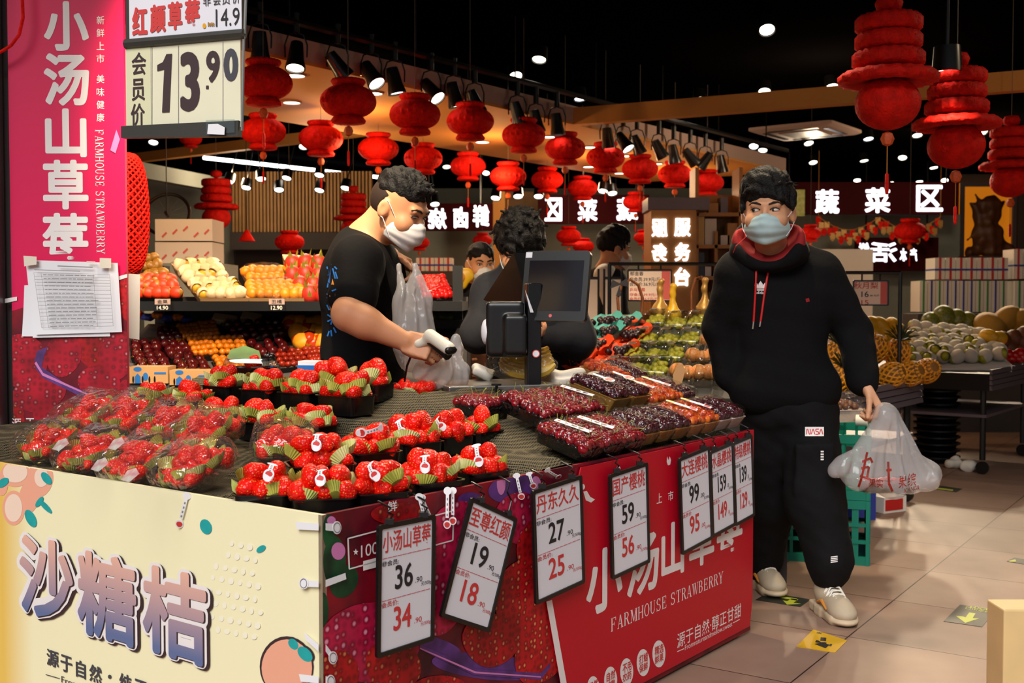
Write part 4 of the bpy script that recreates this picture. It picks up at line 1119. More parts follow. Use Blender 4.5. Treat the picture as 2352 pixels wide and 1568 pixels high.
price_card([(864, 1202), (1002, 1184), (992, 1466), (867, 1516)], '小汤山草莓', '36', '.90', '34', '.90', 'price card of 36.90 and 34.90, nearest the stall corner', 0.030)
price_card([(1081, 1141), (1189, 1190), (1121, 1451), (1010, 1417)], '至尊红颜', '19', '.90', '18', '.90', 'tilted price card of 19.90 and 18.90', 0.026)
price_card([(1214, 1121), (1331, 1099), (1346, 1342), (1236, 1379)], '丹东久久', '27', '.90', '25', '.90', 'price card of 27.90 and 25.90 at the edge of the red board', 0.030)
price_card([(1394, 1087), (1483, 1066), (1495, 1295), (1409, 1323)], '国产樱桃', '59', '.90', '56', '.90', 'price card of 59.90 and 56.90 alone on the red board', 0.030)
price_card([(1551, 1047), (1624, 1034), (1640, 1241), (1572, 1263)], '大连樱桃', '99', '.00', '95', '.00', 'price card of 99.00 and 95.00 on the red board', 0.034)
price_card([(1624, 1034), (1680, 1019), (1691, 1209), (1640, 1227)], '水晶樱桃', '159', '.00', '149', '.00', 'narrow-looking price card of 159.00 and 149.00', 0.028)
price_card([(1680, 1014), (1726, 1000), (1733, 1184), (1690, 1207)], '特级樱桃', '139', '.00', '129', '.00', 'price card of 139.00 and 129.00 at the far end of the stall', 0.026)
# ---------------------------------------------------------------- pink banner on the left pillar
BY = 4.0
BP = Plane(at(155, 500, BY), V(1, 0, 0))
a0, bb, a1_, bt = pbox(BP, 15, -60, 297, 1180)
bann = thing('banner', 'tall pink strawberry banner with white characters at the left', 'banner', BP.pt((a0 + a1_) / 2, bb, 0))
mb = MB(); BHl = [(a0, bb), (a1_, bb), (a1_, bt), (a0, bt)]; mb.plate(BP, BHl, -0.02, 0.02); bsh = mb.build('sheet', 'banner_pink', bann, smooth=False)
sheet(BP, 'photo_print', 'print_dark', bsh, [ppoly(BP, [(15, 718), (297, 630), (297, 1180), (15, 1180)])], BHl, 0.0006)
Q = lambda *a, **k: pell(BP, *a, **k)
sheet(BP, 'strawberry_print', 'print_berry_red', bsh, [Q(300, 680, 30, 60), Q(230, 790, 62, 60, 0.2, point=0.4), Q(25, 960, 32, 42), Q(150, 950, 30, 26)], BHl, 0.0012)
sheet(BP, 'strawberry_print', 'print_berry', bsh, [Q(146, 815, 42, 52, 0.2, point=0.4), Q(270, 815, 42, 58, 0.1, point=0.3), Q(50, 830, 62, 64, -0.6, point=0.3), Q(90, 905, 64, 42, -0.2, point=0.4), Q(120, 955, 44, 30, 0.2), Q(228, 880, 50, 40, 0.2, point=0.3), Q(290, 905, 20, 34), Q(40, 1010, 60, 40)], BHl, 0.0018)
sheet(BP, 'tub_rim_print', 'print_purple', bsh, [ppoly(BP, [(80, 826), (86, 806), (110, 796), (104, 812), (96, 842), (150, 880), (292, 935), (292, 946), (210, 922), (100, 868), (84, 848)])], BHl, 0.0024)
sheet(BP, 'tub_highlight_print', 'print_pink', bsh, [ppoly(BP, [(84, 830), (100, 856), (220, 912), (222, 916), (98, 862), (80, 834)])], BHl, 0.0028)
mb = MB()
for ch, x0, y0, x1, y1 in (('小', 100, 3, 205, 117), ('汤', 100, 122, 206, 243), ('山', 103, 249, 200, 361), ('草', 98, 367, 204, 481), ('莓', 97, 489, 204, 602)):
    letter(mb, BP, ch, pbox(BP, x0, y0, x1, y1), 0.0014, 0.03)
for ch, y in zip('新鲜上市美味健康', (37, 66, 96, 125, 172, 202, 231, 260)): letter(mb, BP, ch, pbox(BP, 222, y, 240, y + 19), 0.0014, 0.006)
for ch, x in zip('源于自然', (28, 59, 92, 119)): letter(mb, BP, ch, pbox(BP, x, 960, x + 22, 985), 0.0034, 0.0)
letter(mb, BP, 'From', pbox(BP, 60, 990, 92, 998), 0.0034)
mb.plate(BP, ppoly(BP, [(26, 997), (58, 994), (58, 996), (26, 999)]), 0.0034)
for q in ([(12, 686), (40, 681), (40, 690), (12, 696)], [(274, 634), (293, 629), (293, 637), (274, 643)]): mb.plate(BP, ppoly(BP, q), 0.0034)
BPr = Plane(BP.pt(*BP.uv(238, 298), 0), V(0, 0, -1), V(1, 0, 0))
wv = BP.uv(238, 298); wv2 = BP.uv(222, 585)
serif_line(mb, BPr, 'FARMHOUSE STRAWBERRY', (0, -(wv[0] - wv2[0]), wv[1] - wv2[1], 0), 0.0014)
mb.build('white_lettering', 'print_white', bsh, smooth=False)
# red streamer across the top left corner
mb = MB(); pts = [(50, -30, 0), (53, 40, 0), (44, 80, 0), (25, 105, 0), (0, 120, 0), (-30, 132, 0)]
mb.tube([at(x, y, BY - 0.06) for x, y, _ in pts], 0.006, 6); tag(mb.build('ribbon', 'lantern_red', origin=at(20, 100, BY)), 'red ribbon looping over the top left of the pink banner', 'ribbon')
# pillar and steel post carrying it
mb = MB(); p = at(155, 690, BY + 0.03); w = (at(297, 690, BY).x - at(15, 690, BY).x)
q0 = at(296, 690, BY + 0.03)
o = MB().box((q0.x - 0.30, BY + 0.025 + 0.10, 1.62), (0.40, 0.20, 3.24)).build('trim_14', 'dark_wall', smooth=False); struct(o)
tag(MB().box((at(-8, 690, BY).x - 0.001, BY - 0.02, 1.62), (0.058, 0.06, 3.24)).build('metal_post', 'steel_post', origin=(at(-8, 690, BY).x, BY, 0), smooth=False), 'bare metal post along the left edge of the pink banner', 'post')
# notices taped to the banner
def paper(name, quad, off, label, m='white_paper', curl=0.006, parts=None):
    uv = [BP.uv(*q) for q in quad]; t = thing(name, label, 'paper', BP.pt(*uv[3], off))
    mb = MB(); n = 8; vs, fs = [], []
    for j in range(n + 1):
        for i in range(n + 1):
            s_, r_ = i / n, j / n
            a = (uv[0][0] * (1 - s_) + uv[1][0] * s_) * (1 - r_) + (uv[3][0] * (1 - s_) + uv[2][0] * s_) * r_
            b = (uv[0][1] * (1 - s_) + uv[1][1] * s_) * (1 - r_) + (uv[3][1] * (1 - s_) + uv[2][1] * s_) * r_
            vs.append(BP.pt(a, b, off + curl * r_ ** 3 * (1 - s_)))
    for j in range(n):
        for i in range(n): k = j * (n + 1) + i; fs.append((k, k + n + 1, k + n + 2, k + 1))
    mb.add(vs, fs); mb.build('sheet', m, t)
    return t
paper('notice', [(57, 655), (200, 650), (205, 772), (53, 772)], 0.004, 'second paper sheet peeping out behind the taped notice')
paper('notice', [(62, 610), (230, 610), (255, 772), (80, 775)], 0.007, 'white sheet under the taped form, its lower edge curling', curl=0.01)
t = paper('notice', [(62, 597), (273, 604), (283, 762), (88, 768)], 0.012, 'white printed form taped on the pink banner', curl=0.012)
mb = MB(); NX = lambda s, r: (62 + (211 - 0) * s + (26 * (1 - s) + 10 * s) * r, 597 + 7 * s + (171 * (1 - s) + 158 * s) * r)
def nl(s0, r0, s1, r1, w=0.5):
    (x0, y0), (x1, y1) = NX(s0, r0), NX(s1, r1)
    d = (w, 0) if abs(s1 - s0) < 0.01 else (0, w)
    mb.plate(BP, ppoly(BP, [(x0 - d[0], y0 - d[1]), (x1 - d[0], y1 - d[1]), (x1 + d[0], y1 + d[1]), (x0 + d[0], y0 + d[1])]), 0.0275)
for r in (0.17, 0.22, 0.26, 0.30, 0.34, 0.40, 0.46, 0.51, 0.56, 0.61, 0.66, 0.71, 0.76, 0.81, 0.86, 0.91): nl(0.09, r, 0.92, r, 0.35)
for s in (0.09, 0.17, 0.74, 0.92): nl(s, 0.17, s, 0.91, 0.35)
for k in range(15):
    r = 0.195 + k * 0.05; x = 0.19
    while x < 0.70:
        l = random.uniform(0.02, 0.09); nl(x, r, x + l, r, 0.9); x += l + 0.012
nl(0.36, 0.07, 0.74, 0.075, 1.2); nl(0.1, 0.13, 0.6, 0.135, 0.8); nl(0.08, 0.05, 0.15, 0.05, 1.0)
mb.build('printed_form', 'ink_light', t, smooth=False)
for k, q in enumerate(([(62, 588), (92, 590), (92, 608), (64, 612)], [(236, 593), (262, 594), (262, 616), (236, 616)], [(206, 600), (226, 601), (226, 604), (206, 604)])):
    mb = MB(); mb.plate(BP, ppoly(BP, q), 0.0290, 0.0004); mb.build('tape', 'tape_cream', t, smooth=False)
mb = MB(); q = [at(295, 628, BY + 0.03), at(322, 630, BY + 0.10), at(320, 780, BY + 0.10), at(295, 776, BY + 0.03)]
mb.add(q, [(3, 2, 1, 0)]); tag(mb.build('notice', 'white_paper', origin=q[3], smooth=False), 'white paper on the side of the banner pillar', 'paper')
mb = MB(); mb.plate(BP, ppoly(BP, [(268, 298), (276, 320), (266, 352), (254, 345)]), 0.003); tag(mb.build('tape_strip', 'print_pink', origin=BP.hit(266, 340), smooth=False), 'strip of clear tape on the pink banner near the price sign', 'tape')
# red pierced paper lantern behind the banner
c = at(290, 492, 4.6); s = 4.6 / F
t = thing('pierced_lantern', 'red pierced paper lantern half hidden behind the pink banner', 'lantern', c)
mb = MB(); mb.lathe([(0.01, -0.24), (0.045, -0.22), (0.052, 0.0), (0.045, 0.22), (0.01, 0.24)], 20); mb.build('inner_tube', 'lantern_deep', t, local=True)
mb = MB()
for k in range(18):
    for sg in (-1, 1):
        pts = []
        for j in range(25):
            th = pi * (j + 0.5) / 25; r = 0.088 * math.sin(th) ** 0.55; z = 0.245 * math.cos(th)
            a = 2 * pi * k / 18 + sg * j * 0.33; pts.append((r * math.cos(a), r * math.sin(a), z))
        mb.tube(pts, 0.0042, 5)
mb.build('cut_paper_lattice', 'lantern_red', t, local=True)
MB().tube([(0, 0, 0.24), (0, 0, ZC - c.z)], 0.002, 5).build('hanging_cord', 'cord_grey', t, local=True)
# ---------------------------------------------------------------- hanging price sign 13.90
SY = 3.05
SP = Plane(at(425, 200, SY), V(math.cos(-0.30), math.sin(-0.30), 0))
sg = thing('price_sign', 'large hanging price sign reading 13.90', 'price sign', SP.hit(425, 315))
def srect(name, m, x0, y0, x1, y1, off, th, parent=sg):
    a0, b0, a1, b1 = pbox(SP, x0, y0, x1, y1, off); mb = MB(); mb.plate(SP, [(a0, b0), (a1, b0), (a1, b1), (a0, b1)], off, th); return mb.build(name, m, parent, smooth=False)
mat('sign_cream', '#ece6c8', 0.5, var=0.04, vscale=8)
mat('sign_cream2', '#dfdcb4', 0.5)
mat('dark_frame', '#3a3833', 0.4, spec=0.5)
srect('header_backing', 'dark_frame', 293, -40, 562, 86, -0.012, 0.010)
hd = srect('header_card', 'card_white', 297, -34, 556, 78, 0.0, 0.002)
mb = MB()
for ch, x0, x1, y0 in (('红', 305, 341, 18), ('颜', 346, 383, 12), ('草', 387, 421, 6), ('莓', 426, 461, 0)): letter(mb, SP, ch, pbox(SP, x0, y0, x1, y0 + 62), 0.004, 0.035)
mb.build('red_lettering', 'ink_red', hd, smooth=False)
mb = MB()
for ch, x0, y0 in (('非', 468, -8), ('会', 491, -10), ('员', 512, -12), ('价', 535, -14)): letter(mb, SP, ch, pbox(SP, x0, y0, x0 + 18, y0 + 22), 0.004, 0.005)
letter(mb, SP, '14.9', pbox(SP, 497, 22, 552, 58), 0.004, -0.005)
mb.build('black_lettering', 'ink_black', hd, smooth=False)
mb = MB(); mb.plate(SP, pell(SP, 471, 60, 4, 6), 0.004); mb.build('pineapple_mark', 'fruit_cut', hd, smooth=False)
mb = MB(); x = 479
for k in range(4): mb.plate(SP, ppoly(SP, [(479 + k * 4, 52 + k % 2), (482 + k * 4, 52 + k % 2), (482 + k * 4, 61), (479 + k * 4, 61)]), 0.004)
mb.build('small_logo', 'tray_gold', hd, smooth=False)
mb = MB(); A_, B_ = SP.hit(290, 102), SP.hit(562, 78); mb.tube([A_ + SP.n * 0.002, B_ + SP.n * 0.002], 0.014, 8); mb.build('upper_rail', 'dark_frame', sg)
bd = srect('price_board', 'sign_cream', 291, 106, 556, 292, -0.004, 0.006)
a0, b0, a1, b1 = pbox(SP, 291, 106, 349, 288)
mb = MB(); mb.plate(SP, [(a0, b0), (a1, b0), (a1, b1 - 0.004), (a0, b1 - 0.004)], 0.003); mb.build('member_tile', 'sign_cream2', bd, smooth=False)
mb = MB()
for xx, y0, y1 in ((350, 109, 286), (411, 105, 284), (513, 96, 278)):
    mb.plate(SP, ppoly(SP, [(xx, y0), (xx + 1.2, y0), (xx + 1.2, y1), (xx, y1)]), 0.0036)
mb.build('tile_gaps', 'ink_light', bd, smooth=False)
mb = MB()
for ch, x0, y0, x1, y1 in (('会', 304, 122, 338, 172), ('员', 304, 182, 335, 231), ('价', 302, 239, 335, 288)): letter(mb, SP, ch, pbox(SP, x0, y0, x1, y1), 0.004, 0.02)
mb.plate(SP, ppoly(SP, [(397, 124), (391, 258), (374, 259), (379, 160), (363, 164), (363, 150), (376, 143), (384, 125)]), 0.004)
for ch, x0, y0, x1, y1 in (('3', 415, 121, 461, 255), ('9', 475, 118, 507, 189)): letter(mb, SP, ch, pbox(SP, x0, y0, x1, y1), 0.004, 0.04)
mb.plate(SP, ppoly(SP, [(475, 197), (481, 196.6), (481, 204.6), (475, 205)]), 0.004)
mb.build('brown_lettering', 'ink_brown', bd, smooth=False)
mb = MB(); letter(mb, SP, '0', pbox(SP, 515, 113, 549, 186), 0.004, 0.05); mb.build('grey_digit', 'ink_grey', bd, smooth=False)
A_, B_ = SP.uv(285, 288), SP.uv(553, 283)
mb = MB(); mb.plate(SP, ppoly(SP, [(284, 291), (553, 278), (551, 314), (284, 318)]), -0.01, 0.022); mb.build('lower_rail', 'dark_frame', sg, smooth=False)
mb = MB(); mb.plate(SP, ppoly(SP, [(481, 278), (546, 276), (546, 306), (481, 312)]), 0.014, 0.003); cl = mb.build('clear_clip', 'clear_plastic', sg, smooth=False)
mb = MB(); mb.plate(SP, ppoly(SP, [(488, 288), (510, 287), (526, 295), (525, 312), (486, 310)]), 0.020, 0.001); mb.build('paper_scrap', 'white_paper', cl, smooth=False)
mb = MB()
for x, y0, y1 in ((566, -40, 78), (560, 84, 300)): mb.tube([SP.hit(x, y0), SP.hit(x - 4, y1)], 0.004, 6)
mb.build('wire', 'steel', sg)
mb = MB(); mb.tube([SP.hit(430, -30), V(SP.hit(430, -30).x, SP.hit(430, -30).y, 3.2)], 0.008, 6); mb.build('hanging_rod', 'black_satin', sg)
# ---------------------------------------------------------------- strawberries, cups, trays
def berry_mesh(seed):
    rnd = random.Random(seed); k = rnd.uniform(0.9, 1.1); e = rnd.uniform(-0.004, 0.004)
    pr = [(0.004, 0.028), (0.014, 0.0285), (0.0225, 0.024), (0.0262, 0.015), (0.0262, 0.004), (0.0235, -0.008), (0.0185, -0.019), (0.012, -0.027), (0.0055, -0.0315)]
    pr = [(r * k, z) for r, z in pr]
    mb = MB(); mb.lathe(pr, 18, amp=lambda i, n, z: 0.07 * math.sin(2 * pi * i / n * 2 + seed) + 0.03 * math.sin(2 * pi * i / n * 5 + z * 200))
    mb.v = [(x + e * math.sin(z * 60), y, z) for x, y, z in mb.v]
    return proto(mb, 'strawberry', 'strawberry', angle=180)
BERRY = [berry_mesh(i) for i in range(4)]
def cup_mesh(seed, m):
    n = 56; rnd = random.Random(seed); rs = []
    for r, z, a in ((0.012, 0.0, 0.0), (0.018, 0.001, 0.05), (0.026, 0.010, 0.06), (0.034, 0.022, 0.05)):
        rs.append([(r * (1 + a * (1 if i % 2 else -1)) * math.cos(2 * pi * i / n) * (1 + 0.12 * math.sin(2 * pi * i / n * 2 + seed)), r * (1 + a * (1 if i % 2 else -1)) * math.sin(2 * pi * i / n), z + r * 0.25 * math.sin(2 * pi * i / n * 3 + seed) * (a > 0.06)) for i in range(n)])
    mb = MB(); mb.rings(rs, cap1=False); return proto(mb, 'paper_cup', m, angle=20)
CUPS = [cup_mesh(1, 'cup_green'), cup_mesh(2, 'cup_pale'), cup_mesh(3, 'cup_green')]
def tray_mesh(L, Wd, H, m, r=0.02, flare=1.16, rim=0.006):
    mb = MB(); k = 1 / flare; t = 0.0015
    mb.rings([rr(L * k, Wd * k, r, 0), rr(L - 2 * rim, Wd - 2 * rim, r, H - 0.002), rr(L, Wd, r + rim * 0.5, H - 0.003), rr(L, Wd, r + rim * 0.5, H), rr(L - 2 * rim, Wd - 2 * rim, r, H), rr((L - rim * 2) * k, (Wd - rim * 2) * k, r, t)])
    return proto(mb, 'tray', m, angle=35)
BX = []          # support points for the cloth under the trays
def rot_to(tip, spin):
    """rotation taking -z (berry tip) to a direction"""
    q = (-Vector(tip)).to_track_quat('Z', 'Y').to_matrix().to_4x4()
    return q @ Matrix.Rotation(spin, 4, 'Z')
def fill_berries(X, L, Wd, z0, desc, grp, nx, ny, top, s=1.0, cups=5, layers=True, lim=None):
    """X: frame of the tray (x along its length). Each berry and paper cup is a thing of its own"""
    pos = []
    for j in range(ny):
        for i in range(nx):
            pos.append((((i + 0.5) / nx - 0.5) * L * 0.86, ((j + 0.5) / ny - 0.5) * Wd * 0.86, z0 + 0.004))
    for k in range(top):
        pos.append((((k + 0.5) / top - 0.5) * L * 0.62, random.uniform(-0.12, 0.16) * Wd, z0 + 0.036 * s))
    for i, (x, y, z) in enumerate(pos):
        x += random.uniform(-0.006, 0.006); y += random.uniform(-0.006, 0.006); z += random.uniform(-0.004, 0.004)
        az = random.uniform(0, 2 * pi); el = random.uniform(-0.15, 0.5) if i < nx * ny else random.uniform(-0.5, 0.35)
        if random.random() < 0.5: az = math.atan2(-1, x * 8) + random.uniform(-0.7, 0.7)
        tip = (math.cos(az) * math.cos(el), math.sin(az) * math.cos(el), math.sin(el))
        sc = s * random.uniform(0.88, 1.12)
        m = X @ Matrix.Translation((x, y, z)) @ rot_to(tip, random.uniform(0, 6)) @ Matrix.Diagonal((sc, sc, sc, 1))
        inst('strawberry', random.choice(BERRY), m, 'ripe red strawberry in the ' + desc, 'strawberry', 'strawberries in the ' + grp)
    for k in range(cups):
        a = 2 * pi * (k + random.uniform(-0.3, 0.3)) / cups + 0.5
        x, y = math.cos(a) * L * 0.43, math.sin(a) * Wd * 0.43
        z = z0 + random.uniform(-0.016, 0.012) * s
        m = X @ Matrix.Translation((x, y, z)) @ Matrix.Rotation(a, 4, 'Z') @ Matrix.Rotation(-random.uniform(0.35, 1.0), 4, 'Y') @ Matrix.Rotation(random.uniform(0, 6), 4, 'Z') @ Matrix.Diagonal((s * 0.95, s * 0.95, s, 1))
        inst('paper_cup', random.choice(CUPS), m, 'green paper cup in the ' + desc, 'paper cup', 'paper cups in the ' + grp)
TB = {}
def strawberry_tray(px, py, zr, yaw, L, Wd, desc, nx=3, ny=2, top=3, s=1.0, cups=5, H=0.05, m='tray_black'):
    p = onz(px, py, zr); p.z = zr - H
    key = (L, Wd, H, m)
    if key not in TB: TB[key] = tray_mesh(L, Wd, H, m)
    X = TR(p, yaw)
    inst('black_tray' if m == 'tray_black' else 'clear_box', TB[key], X, desc[0].upper() * 0 + desc + (' full of strawberries' if m == 'tray_black' else ' heaped with strawberries'), 'tray', None)
    BX.append((p.x, p.y, p.z, max(L, Wd) / 2))
    fill_berries(X, L, Wd, H + 0.006 if m == 'tray_black' else H * 0.45, desc, desc, nx, ny, top, s, cups)
    return p
A = []
for i, (px, py, yaw, L, Wd, d) in enumerate(((611, 1128, 0.0, 0.145, 0.115, 'front left black tray at the stall corner'), (742, 1136, 0.16, 0.155, 0.115, 'black tray right above the stall corner'), (868, 1124, 0.42, 0.145, 0.115, 'middle black tray of the front row'), (990, 1100, 0.62, 0.15, 0.115, 'fourth black tray of the front row'), (1104, 1078, 0.72, 0.15, 0.115, 'last black tray of the front row at its right end'))):
    A.append(strawberry_tray(px, py, 0.775, yaw, L, Wd, d, 3, 2, 2 if i in (0, 4) else 3, 1.0, 4))
Bp = []
for i, (px, py, yaw, L, Wd, d, nx, ny, tp) in enumerate(((735, 1062, 0.35, 0.165, 0.125, 'left tray of the second row behind the stall corner', 3, 2, 3), (850, 1034, 0.55, 0.15, 0.12, 'second tray of the second row with a flat white tag', 3, 2, 2), (950, 1012, 0.7, 0.15, 0.12, 'third tray of the second row', 3, 2, 3), (1030, 998, 0.8, 0.14, 0.115, 'fourth tray of the second row', 3, 2, 2), (1100, 988, 0.9, 0.14, 0.11, 'small right end tray of the second row', 2, 2, 1))):
    Bp.append(strawberry_tray(px, py, 0.825, yaw, L, Wd, d, nx, ny, tp, 1.05, 4, 0.052))
for i, (px, py, d) in enumerate(((507, 960, 'left tray of the middle row beside the bagged packs'), (605, 966, 'centre tray of the middle row'), (715, 974, 'right tray of the middle row with pale cups'))):
    strawberry_tray(px, py, 0.86, -0.6, 0.15, 0.115, d, 3, 2, 2, 0.95, 10, 0.055)
for i, (px, py, d, tp) in enumerate(((520, 884, 'leftmost tray of the back row', 3), (610, 892, 'second tray of the back row', 3), (700, 899, 'third tray of the back row', 3), (795, 906, 'large right tray of the back row', 4))):
    strawberry_tray(px, py, 0.93, -0.6, 0.15 if i < 3 else 0.17, 0.125, d, 3, 2, tp, 0.98, 9, 0.06)
for px, py, d in ((772, 880, 'tray of big strawberries in front of the black T-shirt'), (852, 880, 'tray behind the clear box by the till scale')):
    strawberry_tray(px, py, 0.955, -0.6, 0.14, 0.115, d, 3, 1, 3, 1.1, 3, 0.055)
strawberry_tray(960, 890, 0.915, -0.25, 0.165, 0.12, 'right clear plastic box beside the scale', 3, 2, 5, 1.0, 5, 0.075, 'clear_plastic')
strawberry_tray(878, 892, 0.925, -0.45, 0.14, 0.11, 'left clear plastic box behind the back row', 3, 2, 4, 0.95, 5, 0.07, 'clear_plastic')
for px, py, d in ((350, 918, 'tray of cupped strawberries beside the pink banner'), (440, 918, 'tray of strawberries behind the bagged packs')):
    strawberry_tray(px, py, 0.89, -0.6, 0.14, 0.115, d, 3, 2, 2, 0.9, 7, 0.05)
# clear lidded box with one strawberry and a leaf
p = onz(575, 862, 0.955)
t = thing('clear_box', 'clear lidded box with a leaf and strawberry on top of the back trays', 'box', p, -0.1)
b = MB(); b.rings([rr(0.15, 0.12, 0.02, 0.0), rr(0.17, 0.13, 0.02, 0.03)], cap1=False); b.build('black_base', 'tray_black', t, local=True)
b = MB(); b.rings([rr(0.175, 0.135, 0.02, 0.03), rr(0.175, 0.135, 0.02, 0.036), rr(0.165, 0.125, 0.02, 0.04), rr(0.155, 0.115, 0.02, 0.062)], cap0=False); b.build('clear_lid', 'clear_plastic', t, local=True)
inst('strawberry', BERRY[0], TR(p + V(0.01, 0, 0.045), 0.3, 0, 1.2, 0.95), 'single strawberry inside the clear lidded box', 'strawberry')
b = MB(); b.add([(-0.06, -0.02, 0), (0.0, -0.045, 0.008), (0.06, -0.01, 0), (0.05, 0.03, 0.012), (0, 0.045, 0.02), (-0.05, 0.03, 0.006)], [(0, 1, 2, 3, 4, 5)]); 
o = b.build('leaf', 'leaf_green', local=True); o.location = p + V(-0.02, 0.0, 0.066); o.rotation_euler = (0.5, 0.1, 0.3); tag(o, 'green leaf lying on the clear lidded box', 'leaf')
BX.append((p.x, p.y, p.z, 0.09))
p = onz(720, 866, 0.94)
t = thing('small_box', 'small white and blue paper box beside the black T-shirt', 'box', p, -0.25)
MB().box((0, 0, 0.03), (0.095, 0.06, 0.06)).build('carton', 'white_paper', t, local=True, smooth=False); MB().box((0, -0.002, 0.036), (0.0965, 0.0625, 0.018)).build('blue_band', 'ink_blue', t, local=True, smooth=False)
BX.append((p.x, p.y, p.z, 0.06))
# film wrapped strawberry packs
def dome_mesh(L, Wd, H, m, r=0.03, amp=0.004, seed=0):
    rs = []
    for sc, z in ((0.90, 0.002), (1.0, H * 0.35), (1.0, H * 0.62), (0.95, H * 0.85), (0.82, H * 0.97), (0.5, H * 1.03), (0.2, H * 1.04)):
        rg = []
        for i, (x, y, z_) in enumerate(rr(L * sc, Wd * sc, r * sc, z, 5)):
            n = math.sin(x * 90 + seed) * math.sin(y * 80 + seed * 2) + 0.6 * math.sin(x * 190 - y * 160 + seed)
            rg.append((x, y, z + amp * n * (z > 0.01)))
        rs.append(rg)
    mb = MB(); mb.rings(rs, cap0=False); return proto(mb, 'film', m, angle=50)
PK = tray_mesh(0.17, 0.17, 0.035, 'clear_plastic', 0.03)
FILM = [dome_mesh(0.185, 0.185, 0.094, 'film_green', 0.035, 0.004, i) for i in range(3)]
def berry_pack(px, py, z, desc, tilt=0.42, yaw=None, n=(3, 3), top=5, lab=True):
    p = onz(px, py, z)
    yaw = -0.6435 if yaw is None else yaw
    X = Matrix.Translation(p) @ Matrix.Rotation(yaw, 4, 'Z') @ Matrix.Rotation(tilt, 4, 'X') @ Matrix.Translation((0, 0, -0.04))
    t = inst('berry_pack', PK, X, desc, 'strawberry pack')
    kid('film_wrap', random.choice(FILM), t)
    BX.append((p.x, p.y, p.z - 0.05, 0.09))
    fill_berries(X, 0.172, 0.172, 0.034, desc, desc, n[0] + 1, n[1], top - 3, 0.86, 11)
for px, py, z, d in ((115, 1018, 0.80, 'left end film wrapped pack of the front edge'), (216, 1040, 0.80, 'second film wrapped strawberry pack along the cream front'), (320, 1058, 0.80, 'third film wrapped strawberry pack along the cream front'), (444, 1070, 0.805, 'film wrapped strawberry pack at the right of the cream front'), (205, 950, 0.87, 'film wrapped strawberry pack in the upper row against the banner'), (297, 952, 0.87, 'second film wrapped pack of the upper row'), (392, 970, 0.86, 'third film wrapped pack of the upper row'), (470, 993, 0.85, 'right film wrapped pack of the upper row')):
    berry_pack(px, py, z, d)
berry_pack(655, 1018, 0.82, 'film wrapped strawberry pack beside the second row', 0.3, 0.1)
# pale printed stickers on the packs' film
for k, (px, py, z) in enumerate(((140, 1022, 0.865), (230, 1068, 0.84), (268, 1020, 0.87), (300, 1092, 0.82))):
    p = onz(px, py, z); mb = MB(); mb.add([(-0.02, -0.014, 0), (0.012, -0.02, 0.002), (0.022, 0.008, 0.0), (0.004, 0.02, 0.004), (-0.018, 0.012, 0.002)], [(0, 1, 2, 3, 4)])
    o = mb.build('film_sticker', 'film_sticker' if 'film_sticker' in M else mat('film_sticker', '#cfd0c4', 0.3, col2='#c98a92', vscale=45, alpha=0.75).name, local=True)
    o.location = p; o.rotation_euler = (0.75, 0, -0.5); tag(o, 'pale leaf-patterned sticker on the film of the bagged strawberries, %s from the left' % ORD[k], 'sticker')
# ---------------------------------------------------------------- white seal tags on the berries
def tag_sticker(top, bot, label, w=0.016, curl=0.010):
    d = (bot - top); Ln = d.length; dn = d.normalized()
    side = dn.cross(V(0, 1, 0.3)).normalized(); nn = side.cross(dn).normalized()
    if nn.y > 0: nn = -nn; 
    side = dn.cross(nn).normalized()
    t = thing('seal_tag', label, 'tag', bot)
    P = lambda x, s: top + dn * (s * Ln) + side * x + nn * (curl * math.sin(pi * min(max(s, 0), 1)))
    mb = MB()
    cap = [P(w * 0.95 * math.cos(a), 0.03 + 0.10 * math.sin(a)) for a in [2 * pi * k / 18 for k in range(18)]]
    th = nn * 0.0008
    mb.rings([cap, [q + th for q in cap]])
    n = 6; h0 = w * 0.38
    st = [[P(-h0, 0.08 + 0.62 * k / n), P(h0, 0.08 + 0.62 * k / n), P(h0, 0.08 + 0.62 * k / n) + th, P(-h0, 0.08 + 0.62 * k / n) + th] for k in range(n + 1)]
    mb.rings(st)
    rw = w * 0.92; rh = rw / Ln
    ring = [P(rw * math.cos(a), 0.86 + rh * math.sin(a) * (1.0 if math.sin(a) < 0 else 1.25)) for a in [2 * pi * k / 20 for k in range(20)]]
    mb.rings([ring, [q + th for q in ring]])
    mb.build('white_paper', 'white_paper', t, smooth=False)
    mb = MB(); q_ = 0.72
    hs = [P(rw * q_ * math.cos(a), 0.86 + rh * q_ * math.sin(a) * (0.8 if math.sin(a) < 0 else 1.25)) + th * 1.8 for a in [2 * pi * k / 20 for k in range(20)]]
    mb.add(hs, [tuple(range(20))]); mb.build('strawberry_print', 'ink_red', t, smooth=False)
    mb = MB()
    for k in range(4):
        s = 0.2 + 0.13 * k; mb.add([P(-h0 * 0.4, s) + th * 1.8, P(h0 * 0.4, s) + th * 1.8, P(h0 * 0.4, s + 0.06) + th * 1.8, P(-h0 * 0.4, s + 0.06) + th * 1.8], [(0, 1, 2, 3)])
    mb.build('tiny_lettering', 'ink_light', t, smooth=False)
